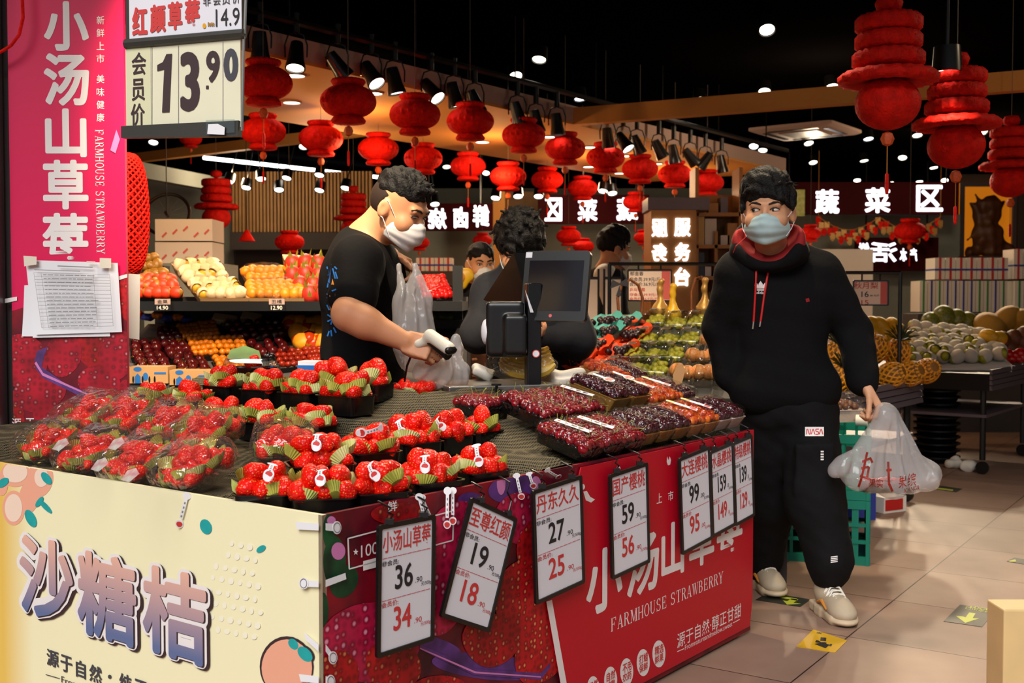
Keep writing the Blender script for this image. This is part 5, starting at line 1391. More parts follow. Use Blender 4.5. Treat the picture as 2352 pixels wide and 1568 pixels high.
for (x0, y0, x1, y1), pt, d in (((626, 1066, 615, 1097), A[0], 'front left tray at the stall corner'), ((738, 1080, 737, 1108), A[1], 'tray right above the stall corner'), ((850, 1066, 866, 1096), A[2], 'middle tray of the front row'), ((976, 1047, 977, 1079), A[3], 'fourth tray of the front row'), ((1094, 1022, 1101, 1065), A[4], 'right end tray of the front row'), ((730, 998, 727, 1028), Bp[0], 'left tray of the second row'), ((876, 980, 822, 994), Bp[1], 'second tray of the second row'), ((916, 966, 927, 997), Bp[2], 'third tray of the second row'), ((1004, 962, 1019, 982), Bp[3], 'fourth tray of the second row')):
    Y = pt.y - 0.055
    tag_sticker(at(x0, y0, Y + 0.012), at(x1, y1, Y - 0.012), 'white seal tag with a strawberry print on the ' + d, 0.0135)
for k, (x0, y0, x1, y1) in enumerate(((962, 1138, 984, 1214), (968, 1140, 996, 1200), (1028, 1124, 1027, 1216), (1040, 1124, 1040, 1206), (1186, 1090, 1199, 1146), (1256, 1078, 1286, 1096), (1215, 1086, 1226, 1118))):
    tag_sticker(RP.hit(x0, y0, 0.012), RP.hit(x1, y1, 0.012), 'white seal tag over the strawberry-print edge, %s from the corner' % ORD[k], 0.010, 0.004)
tag_sticker(FP.hit(430, 1136, 0.006), FP.hit(410, 1212, 0.006), 'white seal tag with a strawberry hanging on the cream front', 0.011, 0.003)
for k, (s0, s1, ds, on_front) in enumerate((((686, 1197), (694, 1212), (766, 1210), False), ((706, 1337), None, None, True), ((706, 1450), (730, 1478), (757, 1508), False), ((694, 1545), (730, 1556), (752, 1562), False))):
    t = thing('corner_seal', 'white ribbon seal wrapped round the stall corner, %s from the top' % ORD[k], 'sticker', P0 - Z * (0.1 + 0.12 * k), group=None)
    mb = MB()
    if not on_front:
        mb.plate(FP, ppoly(FP, [s0, (739, s0[1] + (ds[1] - s0[1]) * 0.55 - 4), (739, s0[1] + (ds[1] - s0[1]) * 0.55 + 12), (s0[0] + 4, s0[1] + 17)]), 0.009, 0.0005)
        ym = s0[1] + (ds[1] - s0[1]) * 0.55
        mb.plate(RP, ppoly(RP, [(741, ym - 4), (ds[0], ds[1] - 9), (ds[0], ds[1] + 9), (741, ym + 12)]), 0.0095, 0.0005)
        mb.plate(RP, pell(RP, ds[0], ds[1], 10, 15), 0.0102, 0.0005)
    else:
        mb.plate(FP, pell(FP, 706, 1337, 11, 13), 0.0102, 0.0005)
        mb.plate(FP, ppoly(FP, [(708, 1330), (739, 1332), (739, 1346), (708, 1345)]), 0.009, 0.0005)
        mb.plate(RP, ppoly(RP, [(741, 1330), (786, 1314), (788, 1328), (741, 1346)]), 0.0095, 0.0005)
    mb.build('white_ribbon', 'white_paper', t, smooth=False)
    mb = MB()
    pl, c = (FP, (706, 1337)) if on_front else (RP, ds)
    a = pell(pl, c[0], c[1], 8, 11 if on_front else 12, n=24); b = pell(pl, c[0], c[1], 7, 9.6 if on_front else 10.5, n=24)
    for i in range(24): mb.plate(pl, [a[i], a[(i + 1) % 24], b[(i + 1) % 24], b[i]], 0.0115)
    mb.build('printed_ring', 'ink_brown', t, smooth=False)
# ---------------------------------------------------------------- cherries and their packs
def cherry_mesh(m):
    mb = MB(); mb.lathe([(0.001, 0.0085), (0.004, 0.0095), (0.009, 0.0095), (0.0125, 0.005), (0.0130, -0.001), (0.011, -0.0075), (0.006, -0.0115), (0.001, -0.0125)], 12)
    return proto(mb, 'cherry', m, angle=180)
CH = {'red': cherry_mesh('cherry_red'), 'dark': cherry_mesh('cherry_dark'), 'orange': cherry_mesh('cherry_orange')}
STEM = proto(MB().tube([(0, 0, 0.008), (0.004, 0.002, 0.022), (0.014, 0.004, 0.034)], 0.0009, 5), 'stem', 'stem_green')
ncherry = [0]
def cherry_pack(a, v, z, L, Wd, kind, tray, desc, lab=None, tilt=0.30, n=(5, 8), H=0.035, slack=0.0):
    """a,v: place on the table (along the red side, inwards)"""
    q = P0 + U * a + VV * v; p = V(q.x, q.y, z)
    ey = (VV + Z * tilt).normalized(); ex = U; ez = ex.cross(ey).normalized()
    if ez.z < 0: ez = -ez
    X = frame(p, ex, ey, ez)
    key = (Wd, L, H, tray)
    if key not in TB:
        if tray in ('tray_black',): TB[key] = tray_mesh(Wd, L, H, tray, 0.02, 1.12, 0.004)
        else: TB[key] = tray_mesh(Wd, L, H, tray, 0.006, 1.25, 0.002)
        TB[(key, 'f')] = dome_mesh(Wd * 1.01, L * 1.01, H + 0.037, 'film_calm', 0.02, 0.0015, len(TB))
    nm = {'tray_black': 'black_tray', 'tray_gold': 'gold_box', 'tray_kraft': 'kraft_box', 'tray_white': 'white_box'}[tray]
    t = inst(nm, TB[key], X, desc, 'tray'); kid('film_wrap', TB[(key, 'f')], t)
    for j in range(n[1]):
        for i in range(n[0]):
            x = ((i + 0.5 + 0.25 * (j % 2) - 0.12) / n[0] - 0.5) * Wd * 0.92 + random.uniform(-0.003, 0.003)
            y = ((j + 0.5) / n[1] - 0.5) * L * 0.94 + random.uniform(-0.003, 0.003)
            zz = H + 0.001 + 0.021 * math.cos(x / Wd * 2.6) * math.cos(y / L * 2.4) + random.uniform(-0.003, 0.003)
            s = random.uniform(1.0, 1.2)
            R = Euler((random.uniform(-0.9, 0.9), random.uniform(-0.9, 0.9), random.uniform(0, 6))).to_matrix().to_4x4()
            o = inst({'red': 'cherry', 'dark': 'dark_cherry', 'orange': 'orange_cherry'}[kind], CH[kind], X @ Matrix.Translation((x, y, zz)) @ R @ Matrix.Diagonal((s, s, s, 1)), {'red': 'red cherry in the ', 'dark': 'dark cherry in the ', 'orange': 'orange cherry in the '}[kind] + desc, {'red': 'cherry', 'dark': 'dark cherry', 'orange': 'orange cherry'}[kind], 'cherries in the ' + desc)
            if random.random() < 0.3 and tray == 'tray_black': kid('stem', STEM, o)
    if lab:
        u = thing('pack_label', lab[0], 'label', None or (p.x, p.y, p.z + 0.05))
        pl = Plane(p + ez * (H + 0.040), (ex * math.cos(lab[2]) + ey * math.sin(lab[2])), (ey * math.cos(lab[2]) - ex * math.sin(lab[2])))
        mb = MB()
        if lab[1] == 'strip':
            mb.plate(pl, rrect(0.030, 0.115, 0.003), 0, 0.0008); mb.build('white_paper', 'white_paper', u, smooth=False)
            mb = MB(); mb.plate(pl, disc(0, 0.046, 0.006), 0.0012); mb.build('red_seal', 'ink_red', u, smooth=False)
            mb = MB()
            for k, c in enumerate('大樱桃'): letter(mb, pl, c, (-0.009, 0.012 - k * 0.024, 0.009, 0.030 - k * 0.024), 0.0012, 0.02)
            mb.build('black_lettering', 'ink_black', u, smooth=False)
        elif lab[1] == 'cherry':
            o1 = [(0.030 * math.cos(a_) , 0.020 * math.sin(a_) - 0.02) for a_ in [2 * pi * k / 18 for k in range(18)]]
            mb.plate(pl, o1, 0, 0.0008); mb.plate(pl, [(-0.010, -0.005), (0.012, -0.005), (0.022, 0.045), (0.0, 0.04)], 0.0001, 0.0008); mb.build('white_paper', 'white_paper', u, smooth=False)
            mb = MB(); mb.plate(pl, disc(-0.010, -0.020, 0.013, 0.013), 0.0012); mb.plate(pl, disc(0.012, -0.021, 0.013, 0.013), 0.0013); mb.build('cherry_print', 'ink_red', u, smooth=False)
        else:
            mb.plate(pl, [(-0.014, -0.05), (0.014, -0.05), (0.011, 0.06), (-0.011, 0.06)], 0, 0.0008); mb.build('white_paper', 'white_paper', u, smooth=False)
            mb = MB(); mb.plate(pl, disc(0, 0.045, 0.013, 0.018), 0.0012); mb.build('yellow_seal', 'floor_yellow', u, smooth=False)
            mb = MB(); mb.plate(pl, disc(0, -0.035, 0.011, 0.012), 0.0012); mb.build('cherry_print', 'ink_red', u, smooth=False)
zf = lambda v: 0.752 + 0.30 * v
FRN = [(1.09, 'red', 'tray_black', 'black tray of red cherries at the near end', ('white label with black characters on the nearest cherry tray', 'strip', 0.25)), (1.215, 'red', 'tray_black', 'second black tray of red cherries from the near end', ('white label with black characters on the second cherry tray', 'strip', 0.3)), (1.335, 'red', 'tray_black', 'third black tray of red cherries from the near end', None),
       (1.45, 'dark', 'tray_gold', 'first gold box of dark cherries along the red board', None), (1.555, 'dark', 'tray_gold', 'second gold box of dark cherries along the red board', None), (1.66, 'dark', 'tray_gold', 'third gold box of dark cherries along the red board', None),
       (1.765, 'orange', 'tray_kraft', 'first kraft box of orange cherries above the red board', ('white and yellow label on the first kraft box of cherries', 'yellow', 0.3)), (1.87, 'orange', 'tray_kraft', 'second kraft box of orange cherries above the red board', ('white and yellow label on the second kraft box of cherries', 'yellow', 0.3)),
       (1.97, 'dark', 'tray_white', 'first white box of dark cherries at the far end', None), (2.075, 'dark', 'tray_white', 'white box of dark cherries at the very far corner', None)]
for a, kd, tr_, d, lb in FRN:
    bl = tr_ == 'tray_black'
    cherry_pack(a, 0.105, zf(0.105) - 0.005, 0.19 if bl else 0.16, 0.118 if bl else 0.10, kd, tr_, d, lb, n=(5, 8) if bl else (4, 6), H=0.035 if bl else 0.045)
BKN = [(1.20, 'red', 'tray_black', 'left black cherry tray of the upper row, tilted', None), (1.325, 'red', 'tray_black', 'second black cherry tray of the upper row', None), (1.445, 'red', 'tray_black', 'third black cherry tray of the upper row', ('white label on the third upper cherry tray', 'strip', 0.35)),
       (1.60, 'dark', 'tray_gold', 'large gold box of dark cherries in the upper row', ('cherry shaped label on the large gold box', 'cherry', 0.3)), (1.73, 'dark', 'tray_gold', 'second gold box of the upper row', ('cherry shaped label on the second upper gold box', 'cherry', 0.3)),
       (1.86, 'orange', 'tray_kraft', 'left kraft box of orange cherries in the upper row', ('white and yellow label on the left upper kraft box', 'yellow', 0.3)), (1.98, 'orange', 'tray_kraft', 'right kraft box of orange cherries in the upper row', ('white and yellow label on the right upper kraft box', 'yellow', 0.3)), (2.09, 'dark', 'tray_white', 'white box of very dark cherries in the upper row', None)]
for a, kd, tr_, d, lb in BKN:
    big = tr_ == 'tray_gold'
    cherry_pack(a, 0.325, zf(0.325) + (0.02 if big else 0.0), 0.20, 0.118, kd, tr_, d, lb, n=(5, 7), H=0.05 if big else 0.035)
for a, kd, tr_, d in ((1.97, 'orange', 'tray_kraft', 'kraft box of orange cherries at the back of the table'), (2.09, 'dark', 'tray_kraft', 'back box of dark cherries by the sleeve of the hoodie')):
    cherry_pack(a, 0.53, zf(0.53), 0.18, 0.118, kd, tr_, d, None, n=(4, 6))
# cherry tray left of the scale
q = onz(1105, 950, 0.86); r_ = q - P0
cherry_pack(r_.dot(U), r_.dot(VV), 0.845, 0.13, 0.16, 'red', 'tray_black', 'black tray of red cherries left of the scale', None, 0.1, n=(7, 5), H=0.045)
BX.append((q.x, q.y, 0.84, 0.1))
q = onz(1030, 950, 0.85); o = MB().box((0, 0, 0.012), (0.10, 0.045, 0.024)).build('red_box', 'ribbon_red', local=True, smooth=False); o.location = q; o.rotation_euler = (0, 0, -0.5)
tag(o, 'flat red box behind the second row of strawberries', 'box'); BX.append((q.x, q.y, 0.85, 0.06))
# paper leaf standing at the far end of the cherries
mb = MB(); mb.add([(0, 0, 0), (0.03, 0.0, 0.02), (0.045, 0.01, 0.07), (0.02, 0.01, 0.095), (-0.005, 0.0, 0.05)], [(0, 1, 2, 3, 4)])
q = uvz(2.1, 0.30, 0.89); o = mb.build('paper_leaf', 'tray_kraft', local=True); o.location = q; tag(o, 'brown paper flap standing at the far end of the cherries', 'paper')
# ---------------------------------------------------------------- net cloth draped over the stall
bx = np.array(BX)
def cloth_patch(u0, u1, v0, v1, st, zfun):
    nu, nv = int((u1 - u0) / st) + 1, int((v1 - v0) / st) + 1
    vs = []; fs = []
    for i in range(nu):
        for j in range(nv):
            a, b = u0 + (u1 - u0) * i / (nu - 1), v0 + (v1 - v0) * j / (nv - 1)
            q = P0 + U * a + VV * b; vs.append((q.x, q.y, zfun(a, b, q)))
    for i in range(nu - 1):
        for j in range(nv - 1):
            k = i * nv + j; fs.append((k, k + 1, k + nv + 1, k + nv))
    return vs, fs
def z_straw(a, b, q):
    d2 = (bx[:, 0] - q.x) ** 2 + (bx[:, 1] - q.y) ** 2
    w = np.exp(-d2 / 0.0045) + 1e-5 / (d2 + 0.01)
    z = float((w * bx[:, 2]).sum() / w.sum()) - 0.006
    t_ = min(1, max(0, (a - 0.92) / 0.12)); z = z * (1 - t_) + (min(zf(b), 0.96) - 0.03) * t_
    e = min(a, b, 0.10) / 0.10
    return min(z, 0.735 + 0.3 * e) + 0.002 * math.sin(a * 70) * math.sin(b * 55)
def z_cher(a, b, q): return zf(b) - 0.03 + 0.003 * math.sin(a * 40)
v1_, f1_ = cloth_patch(0.008, 1.05, 0.008, 1.78, 0.02, z_straw)
mb = MB(); mb.add(v1_, f1_)
o = mb.build('net_cloth', 'net_cloth', origin=(P0.x, P0.y, 0.75), angle=180); tag(o, 'brown woven net cloth draped over the stepped strawberry stall', 'cloth')
v1_, f1_ = cloth_patch(1.045, LR - 0.01, 0.008, 0.66, 0.03, z_cher)
mb = MB(); mb.add(v1_, f1_)
o = mb.build('net_cloth', 'net_cloth', origin=(P0.x + 0.6, P0.y + 0.8, 0.75), angle=180); tag(o, 'brown woven net cloth sloping under the cherry trays', 'cloth')
# ---------------------------------------------------------------- people
from mathutils.bvhtree import BVHTree
def hframe(c, f, pitch=0.0, roll=0.0, s=1.0, w=1.0):
    """head frame: Y is the facing direction, X the person's right, Z up"""
    f = Vector(f).normalized(); x = f.cross(Z).normalized()
    R = Matrix.Rotation(-pitch, 3, x); f2 = R @ f; z = x.cross(f2)
    m = frame(c, x, f2, z) @ Matrix.Rotation(roll, 4, 'Y')
    return m, s, w
def hp(H, x, y, z): m, s, w = H; return m @ Vector((x * s * w, y * s, z * s))
def head_prims(H):
    m, s, wx = H; R = m.to_3x3(); R4 = R.to_4x4()
    e = lambda c, r: ('ell', hp(H, *c), (r[0] * s * wx, r[1] * s, r[2] * s), R4, ('k', 0.022 * s))
    P = [e((0, -0.012, 0.036), (0.077, 0.096, 0.086)), e((0, 0.018, -0.03), (0.067, 0.072, 0.086)), e((0, 0.036, -0.074), (0.05, 0.05, 0.042)), e((0, 0.066, -0.098), (0.022, 0.02, 0.017)),
         e((0.036, 0.062, -0.034), (0.030, 0.030, 0.030)), e((-0.036, 0.062, -0.034), (0.030, 0.030, 0.030)),
         ('cap', hp(H, -0.036, 0.080, 0.022), hp(H, 0.036, 0.080, 0.022), 0.013 * s, 0.013 * s, ('k', 0.014 * s)),
         ('cap', hp(H, 0, 0.088, 0.006), hp(H, 0, 0.108, -0.036), 0.007 * s, 0.012 * s, ('k', 0.010 * s)), ('cap', hp(H, -0.013, 0.096, -0.04), hp(H, 0.013, 0.096, -0.04), 0.008 * s, 0.008 * s, ('k', 0.006 * s)),
         ('cap', hp(H, -0.018, 0.084, -0.068), hp(H, 0.018, 0.084, -0.068), 0.008 * s, 0.008 * s, ('k', 0.008 * s))]
    for q in (-1, 1):
        P.append(('ell', hp(H, q * 0.079, -0.008, -0.010), (0.010 * s, 0.021 * s, 0.033 * s), (R @ Matrix.Rotation(q * 0.35, 3, 'Z')).to_4x4(), ('k', 0.008 * s)))
    N_ = [('ell', hp(H, q * 0.031, 0.098, 0.004), (0.016 * s, 0.013 * s, 0.0075 * s), R4, ('k', 0.006 * s)) for q in (-1, 1)]
    N_ += [('ell', hp(H, q * 0.090, -0.002, -0.008), (0.006 * s, 0.010 * s, 0.019 * s), R4, ('k', 0.004 * s)) for q in (-1, 1)]
    return P, N_
def face_kids(par, H, look=(0, 0), eyes=0.6, mask='mask_white', loops=True):
    m, s, wx = H
    for q in (-1, 1):
        mb = MB(); c = hp(H, q * 0.031, 0.0815, 0.003)
        R = m.to_3x3() @ Matrix.Rotation(-q * 0.25, 3, 'Z')
        mb.ball(c, (0.0145 * s, 0.0085 * s, 0.0058 * s * (0.5 + eyes)), 14, 8, R=R); mb.build('eye', 'eye_white', par)
        mb = MB(); mb.ball(c + m.to_3x3() @ V(look[0] * 0.006 * s, 0.0062 * s, look[1] * 0.003 * s), (0.0056 * s, 0.003 * s, 0.0054 * s * (0.5 + eyes)), 12, 6, R=R); mb.build('iris', 'eye_dark', par)
        mb = MB(); mb.tube([hp(H, q * x, y, z) for x, y, z in ((0.012, 0.0965, 0.022), (0.026, 0.096, 0.0285), (0.040, 0.089, 0.029), (0.052, 0.077, 0.022))], [0.0025 * s, 0.004 * s, 0.0038 * s, 0.0015 * s], 6); mb.build('eyebrow', 'brow', par)
        mb = MB(); mb.tube([hp(H, q * x, y, z) for x, y, z in ((0.015, 0.090, 0.004), (0.024, 0.0925, 0.0095), (0.034, 0.0915, 0.0105), (0.046, 0.083, 0.004))], 0.0016 * s, 5); mb.build('eyelid', 'brow', par)
    if not mask: return
    nx, nz = 22, 26; vs = []
    for layer in (0.0, 0.0022):
        for j in range(nz + 1):
            t = j / nz
            for i in range(nx + 1):
                u = 2 * i / nx - 1; w = abs(u)
                zt = -0.013 - 0.018 * w ** 1.4 + (0.004 if w < 0.2 else 0); zb = -0.122 + 0.030 * w ** 1.5
                z = zt + (zb - zt) * t; x = u * (0.064 + 0.010 * math.sin(pi * t))
                yc = 0.113 + 0.012 * math.sin(pi * min(1, t * 1.25)) - 0.085 * max(0, t - 0.55) ** 1.6 - (0.010 if t < 0.1 else 0) * (1 - t * 10)
                y = yc - 13.5 * x * x - 60 * abs(x) ** 3 + 0.0016 * math.sin(t * 22) * (1 - w * 0.4) + 0.001 * math.sin(u * 9 + t * 7)
                vs.append(hp(H, x, max(y, 0.02) + layer, z))
    n1 = nx + 1; N1 = n1 * (nz + 1); fs = []
    for j in range(nz):
        for i in range(nx):
            k = j * n1 + i; fs.append((k + N1, k + N1 + 1, k + N1 + n1 + 1, k + N1 + n1)); fs.append((k, k + n1, k + n1 + 1, k + 1))
    edge = [i for i in range(n1)] + [j * n1 + nx for j in range(1, nz + 1)] + [nz * n1 + i for i in range(nx - 1, -1, -1)] + [j * n1 for j in range(nz - 1, 0, -1)]
    for k in range(len(edge)): a, b = edge[k], edge[(k + 1) % len(edge)]; fs.append((a, b, b + N1, a + N1))
    mb = MB(); mb.add(vs, fs); mk = mb.build('face_mask', mask, par, angle=60)
    mb = MB()
    for q in (-1, 1):
        for z0, z1, ze in ((-0.028, 0.018, 0.022), (-0.090, -0.038, -0.036)):
            mb.tube([hp(H, q * x, y, z) for x, y, z in ((0.062, 0.045, z0), (0.076, 0.028, (z0 + z1) / 2), (0.083, 0.004, z1), (0.083, -0.012, ze))], 0.0014 * s, 5)
    mb.build('ear_loop', 'mask_white', mk)
def hand_prims(w, d, n, t, curl=(0.9, 1.0, 1.1, 1.2), th=(0.6, 0.6, 0.4), s=1.0, tc=0.5):
    w, d, n, t = Vector(w), Vector(d).normalized(), Vector(n).normalized(), Vector(t)
    t = (t - d * t.dot(d)).normalized(); n = (n - d * n.dot(d) - t * n.dot(t)).normalized()
    R = Matrix((t, d, n)).transposed().to_4x4()
    P = [('box', w + d * 0.050 * s, (0.039 * s, 0.046 * s, 0.014 * s), R, ('k', 0.012)), ('ell', w + (d * 0.034 + t * 0.022 + n * 0.008) * s, (0.022 * s, 0.034 * s, 0.018 * s), R, ('k', 0.012)), ('ell', w + (d * 0.04 - t * 0.026 + n * 0.006) * s, (0.016 * s, 0.034 * s, 0.015 * s), R, ('k', 0.012))]
    for (o, ln, r), c in zip(((0.029, (0.043, 0.026, 0.021), 0.0092), (0.0098, (0.048, 0.030, 0.022), 0.0095), (-0.0098, (0.044, 0.028, 0.022), 0.0090), (-0.028, (0.034, 0.022, 0.019), 0.0080)), curl):
        p = w + (d * (0.090 - 0.12 * abs(o - 0.008)) + t * o) * s; a = 0.0
        for k, L in enumerate(ln):
            a += c * (0.75, 1.0, 0.7)[k]; q = p + (d * math.cos(a) + n * math.sin(a) + t * o * 1.2 * (1 if k == 0 else 0)) * L * s
            P.append(('cap', p, q, r * s * (1.04 - 0.08 * k), r * s * (0.97 - 0.09 * k), ('k', 0.0035))); p = q
    p = w + (d * 0.026 + t * 0.030 + n * 0.006) * s
    dr = (t * th[0] + d * th[1] + n * th[2]).normalized()
    for k, (L, r) in enumerate(((0.042, 0.0125), (0.034, 0.0108), (0.027, 0.0098))):
        q = p + dr * L * s; P.append(('cap', p, q, r * s, r * s * 0.92, ('k', 0.006))); p = q
        dr = (dr + (d * 0.35 + n * tc - t * 0.25 * k) * 0.6).normalized()
    return P
def ellR(f):
    """rotation with local x to the side, y forward"""
    f = Vector(f).normalized(); x = f.cross(Z).normalized(); return Matrix((x, f, Z)).transposed().to_4x4()
def cap(a, b, r0, r1, k=None): return ('cap', a, b, r0, r1) + ((('k', k),) if k else ())
def bvh(vs, fs): return BVHTree.FromPolygons([Vector(v) for v in vs], [tuple(int(i) for i in f) for f in fs])
def decal(tree, polys, name, m, par, off=0.0025):
    """flat print laid on a cloth surface; polygons are given where the photo shows them on that cloth"""
    mb = MB()
    for pg in polys:
        pts = []
        for x, y in pg:
            d = ray(x, y).normalized(); h = tree.ray_cast(CP, d)
            if h[0] is None: pts = None; break
            pts.append(h[0] - d * off)
        if pts: mb.add(pts, [tuple(range(len(pts)))])
    return mb.build(name, m, par, smooth=False) if mb.f else None
def decal_text(tree, txt, x0, y0, x1, y1, name, m, par, bold=0.01, slope=0.0, off=0.0025):
    g, fs, _ = glyphs(txt, 0.0); mb = MB(); pts = []
    for x, y in g:
        px, py = x0 + (x1 - x0) * x, y1 + (y0 - y1) * y + slope * x * (x1 - x0)
        d = ray(px, py).normalized(); h = tree.ray_cast(CP, d)
        if h[0] is None: return None
        pts.append(h[0] - d * off)
    mb.add(pts, fs); return mb.build(name, m, par, smooth=False)
def cloth(name, prims, m, par, h=0.009, k=0.05, neg=(), fold=0.005, sc=3.2, seed=0):
    v_, f_ = sdf(prims, h, k, neg, warp=lambda P: wav(P * np.array([1, 1, 0.55]), sc, fold, seed) + wav(P, sc * 2.6, fold * 0.4, seed + 1))
    return nobj(name, v_, f_, m, par), bvh(v_, f_)
def body(label, base, prims, neg, m='skin', h=0.0055):
    v_, f_ = sdf(prims, h, 0.02, neg); o = nobj('person', v_, f_, m, origin=base); return tag(o, label, 'person')
def hair(par, H, kind, m='hair', h=0.0045):
    M_, s, wx = H; R4 = M_.to_3x3().to_4x4()
    e = lambda c, r, k=0.02: ('ell', hp(H, *c), (r[0] * s * wx, r[1] * s, r[2] * s), R4, ('k', k))
    P, Ng = [], []
    if kind == 'crop':      # short sides, longer swept top
        P = [e((0, -0.012, 0.062), (0.080, 0.098, 0.075))]
        for i in range(70):
            a = random.uniform(0, 2 * pi); r = math.sqrt(random.random()); x, y = 0.066 * r * math.cos(a), -0.012 + 0.086 * r * math.sin(a)
            z = 0.098 - 0.035 * r * r
            P.append(('cap', hp(H, x, y, z), hp(H, x * 1.12, y + 0.012 + 0.016 * (y > 0.03), z + 0.030 + 0.010 * random.random()), 0.008 * s, 0.004 * s, ('k', 0.010)))
        Ng = [e((0, 0.096, -0.02), (0.085, 0.055, 0.082), 0.01), e((0.1, 0.02, 0.0), (0.034, 0.075, 0.07), 0.01), e((-0.1, 0.02, 0.0), (0.034, 0.075, 0.07), 0.01)]
    elif kind == 'side':    # fuller cut with a side-swept fringe
        P = [e((0, -0.018, 0.050), (0.087, 0.104, 0.092)), e((0.01, 0.0, 0.095), (0.078, 0.092, 0.072))]
        for i in range(90):
            a = random.uniform(0, 2 * pi); r = math.sqrt(random.random()); x, y = 0.078 * r * math.cos(a), -0.015 + 0.09 * r * math.sin(a); z = 0.150 - 0.06 * r * r
            P.append(('cap', hp(H, x, y, z), hp(H, x - 0.022, y + 0.014, z + 0.006 * random.random()), 0.009 * s, 0.004 * s, ('k', 0.008)))
        for i in range(16):
            x = -0.066 + 0.132 * i / 15; P.append(('cap', hp(H, x * 0.85 + 0.008, 0.058, 0.114), hp(H, x, 0.094 - 5 * x * x, 0.064 + 0.36 * min(x, 0.03) - 0.010 * (i % 3 == 0)), 0.011 * s, 0.004 * s, ('k', 0.007)))
        for q in (-1, 1): P.append(('cap', hp(H, q * 0.078, 0.022, 0.05), hp(H, q * 0.079, 0.026, 0.0), 0.012 * s, 0.005 * s, ('k', 0.008)))
        Ng = [e((0, 0.108, -0.03), (0.072, 0.050, 0.085), 0.01), e((0.104, 0.0, -0.03), (0.030, 0.040, 0.055), 0.008), e((-0.104, 0.0, -0.03), (0.030, 0.040, 0.055), 0.008)]
    elif kind == 'mop':     # thick untidy hair seen from the front, head bent
        P = [e((0, -0.01, 0.045), (0.098, 0.115, 0.105))]
        for i in range(150):
            a = random.uniform(0, 2 * pi); el = random.uniform(-0.1, 1.5)
            d = V(math.cos(a) * math.cos(el) * 0.095, -0.01 + math.sin(a) * math.cos(el) * 0.112, 0.045 + math.sin(el) * 0.102)
            P.append(('cap', hp(H, *d), hp(H, d.x * 1.12 + random.uniform(-0.02, 0.02), d.y * 1.10 + random.uniform(-0.01, 0.02), d.z * 1.02 - 0.03 * (el < 0.6) + 0.014 * random.random()), 0.010 * s, 0.003 * s, ('k', 0.008)))
        Ng = [e((0, 0.115, -0.055), (0.07, 0.05, 0.085), 0.01)]
    else:                   # buzz cut
        P = [e((0, -0.012, 0.048), (0.080, 0.099, 0.084))]
        Ng = [e((0, 0.1, -0.03), (0.085, 0.05, 0.095), 0.01), e((0.1, 0.02, -0.01), (0.028, 0.08, 0.06), 0.01), e((-0.1, 0.02, -0.01), (0.028, 0.08, 0.06), 0.01)]
    v_, f_ = sdf(P, h, 0.012, Ng, warp=lambda P_: wav(P_ * np.array([1, 1, 0.45]), 34, 0.0045, 5) + wav(P_, 12, 0.002, 8)); return nobj('hair', v_, f_, m, par)
# ---- the man in the black hoodie
HS = hframe(at(1764, 487, 4.36), (-0.33, -0.94, 0), 0.02, 0.0, 1.05, 1.13)
YB = 4.50
nk = hp(HS, 0, -0.03, -0.06); nb = at(1778, 600, YB)
rs_, re_, rw_ = at(1690, 620, 4.46), at(1655, 752, 4.54), at(1676, 872, 4.52)
ls_, le_, lw_ = at(1890, 618, 4.50), at(1950, 762, 4.52), at(1989, 884, 4.34)
hipR, knR, anR = at(1768, 950, 4.56), at(1768, 1150, 4.66), at(1752, 1312, 4.78)
hipL, knL, anL = at(1852, 950, 4.52), at(1872, 1150, 4.42), at(1906, 1326, 4.36)
ch, pv = at(1785, 700, YB + 0.02), at(1808, 930, YB + 0.03)
P_, N_ = head_prims(HS)
P_ += [cap(nk, nb, 0.060, 0.066, 0.03), cap(nb, ch, 0.08, 0.10, 0.05), cap(ch, pv, 0.10, 0.085, 0.05), cap(rs_, re_, 0.05, 0.042, 0.03), cap(re_, rw_, 0.042, 0.03, 0.02), cap(ls_, le_, 0.05, 0.042, 0.03), cap(le_, lw_, 0.042, 0.031, 0.02), cap(nb, rs_, 0.06, 0.05, 0.04), cap(nb, ls_, 0.06, 0.05, 0.04),
       cap(hipR, knR, 0.085, 0.06, 0.04), cap(knR, anR, 0.058, 0.04, 0.03), cap(hipL, knL, 0.085, 0.06, 0.04), cap(knL, anL, 0.058, 0.04, 0.03), cap(pv, hipR, 0.08, 0.08, 0.05), cap(pv, hipL, 0.08, 0.08, 0.05)]
P_ += hand_prims(lw_, (0.42, -0.22, -0.80), (-0.72, 0.2, -0.45), (-0.25, -0.95, 0.10), (1.0, 1.1, 1.15, 1.2), (0.35, 0.75, 0.35), 1.02)
P_ += hand_prims(rw_, (0.35, 0.2, -0.9), (0.7, 0.5, 0.4), (0.1, -0.95, 0.1), (0.3, 0.4, 0.4, 0.5))
SHP = body('man in a black hoodie and blue mask, walking with a white plastic bag', (nb.x, nb.y, 0), P_, N_)
hair(SHP, HS, 'side'); face_kids(SHP, HS, (1.0, 0.1), 0.55, 'mask_blue')
fw = V(-0.12, -0.99, 0); RT = ellR(fw)
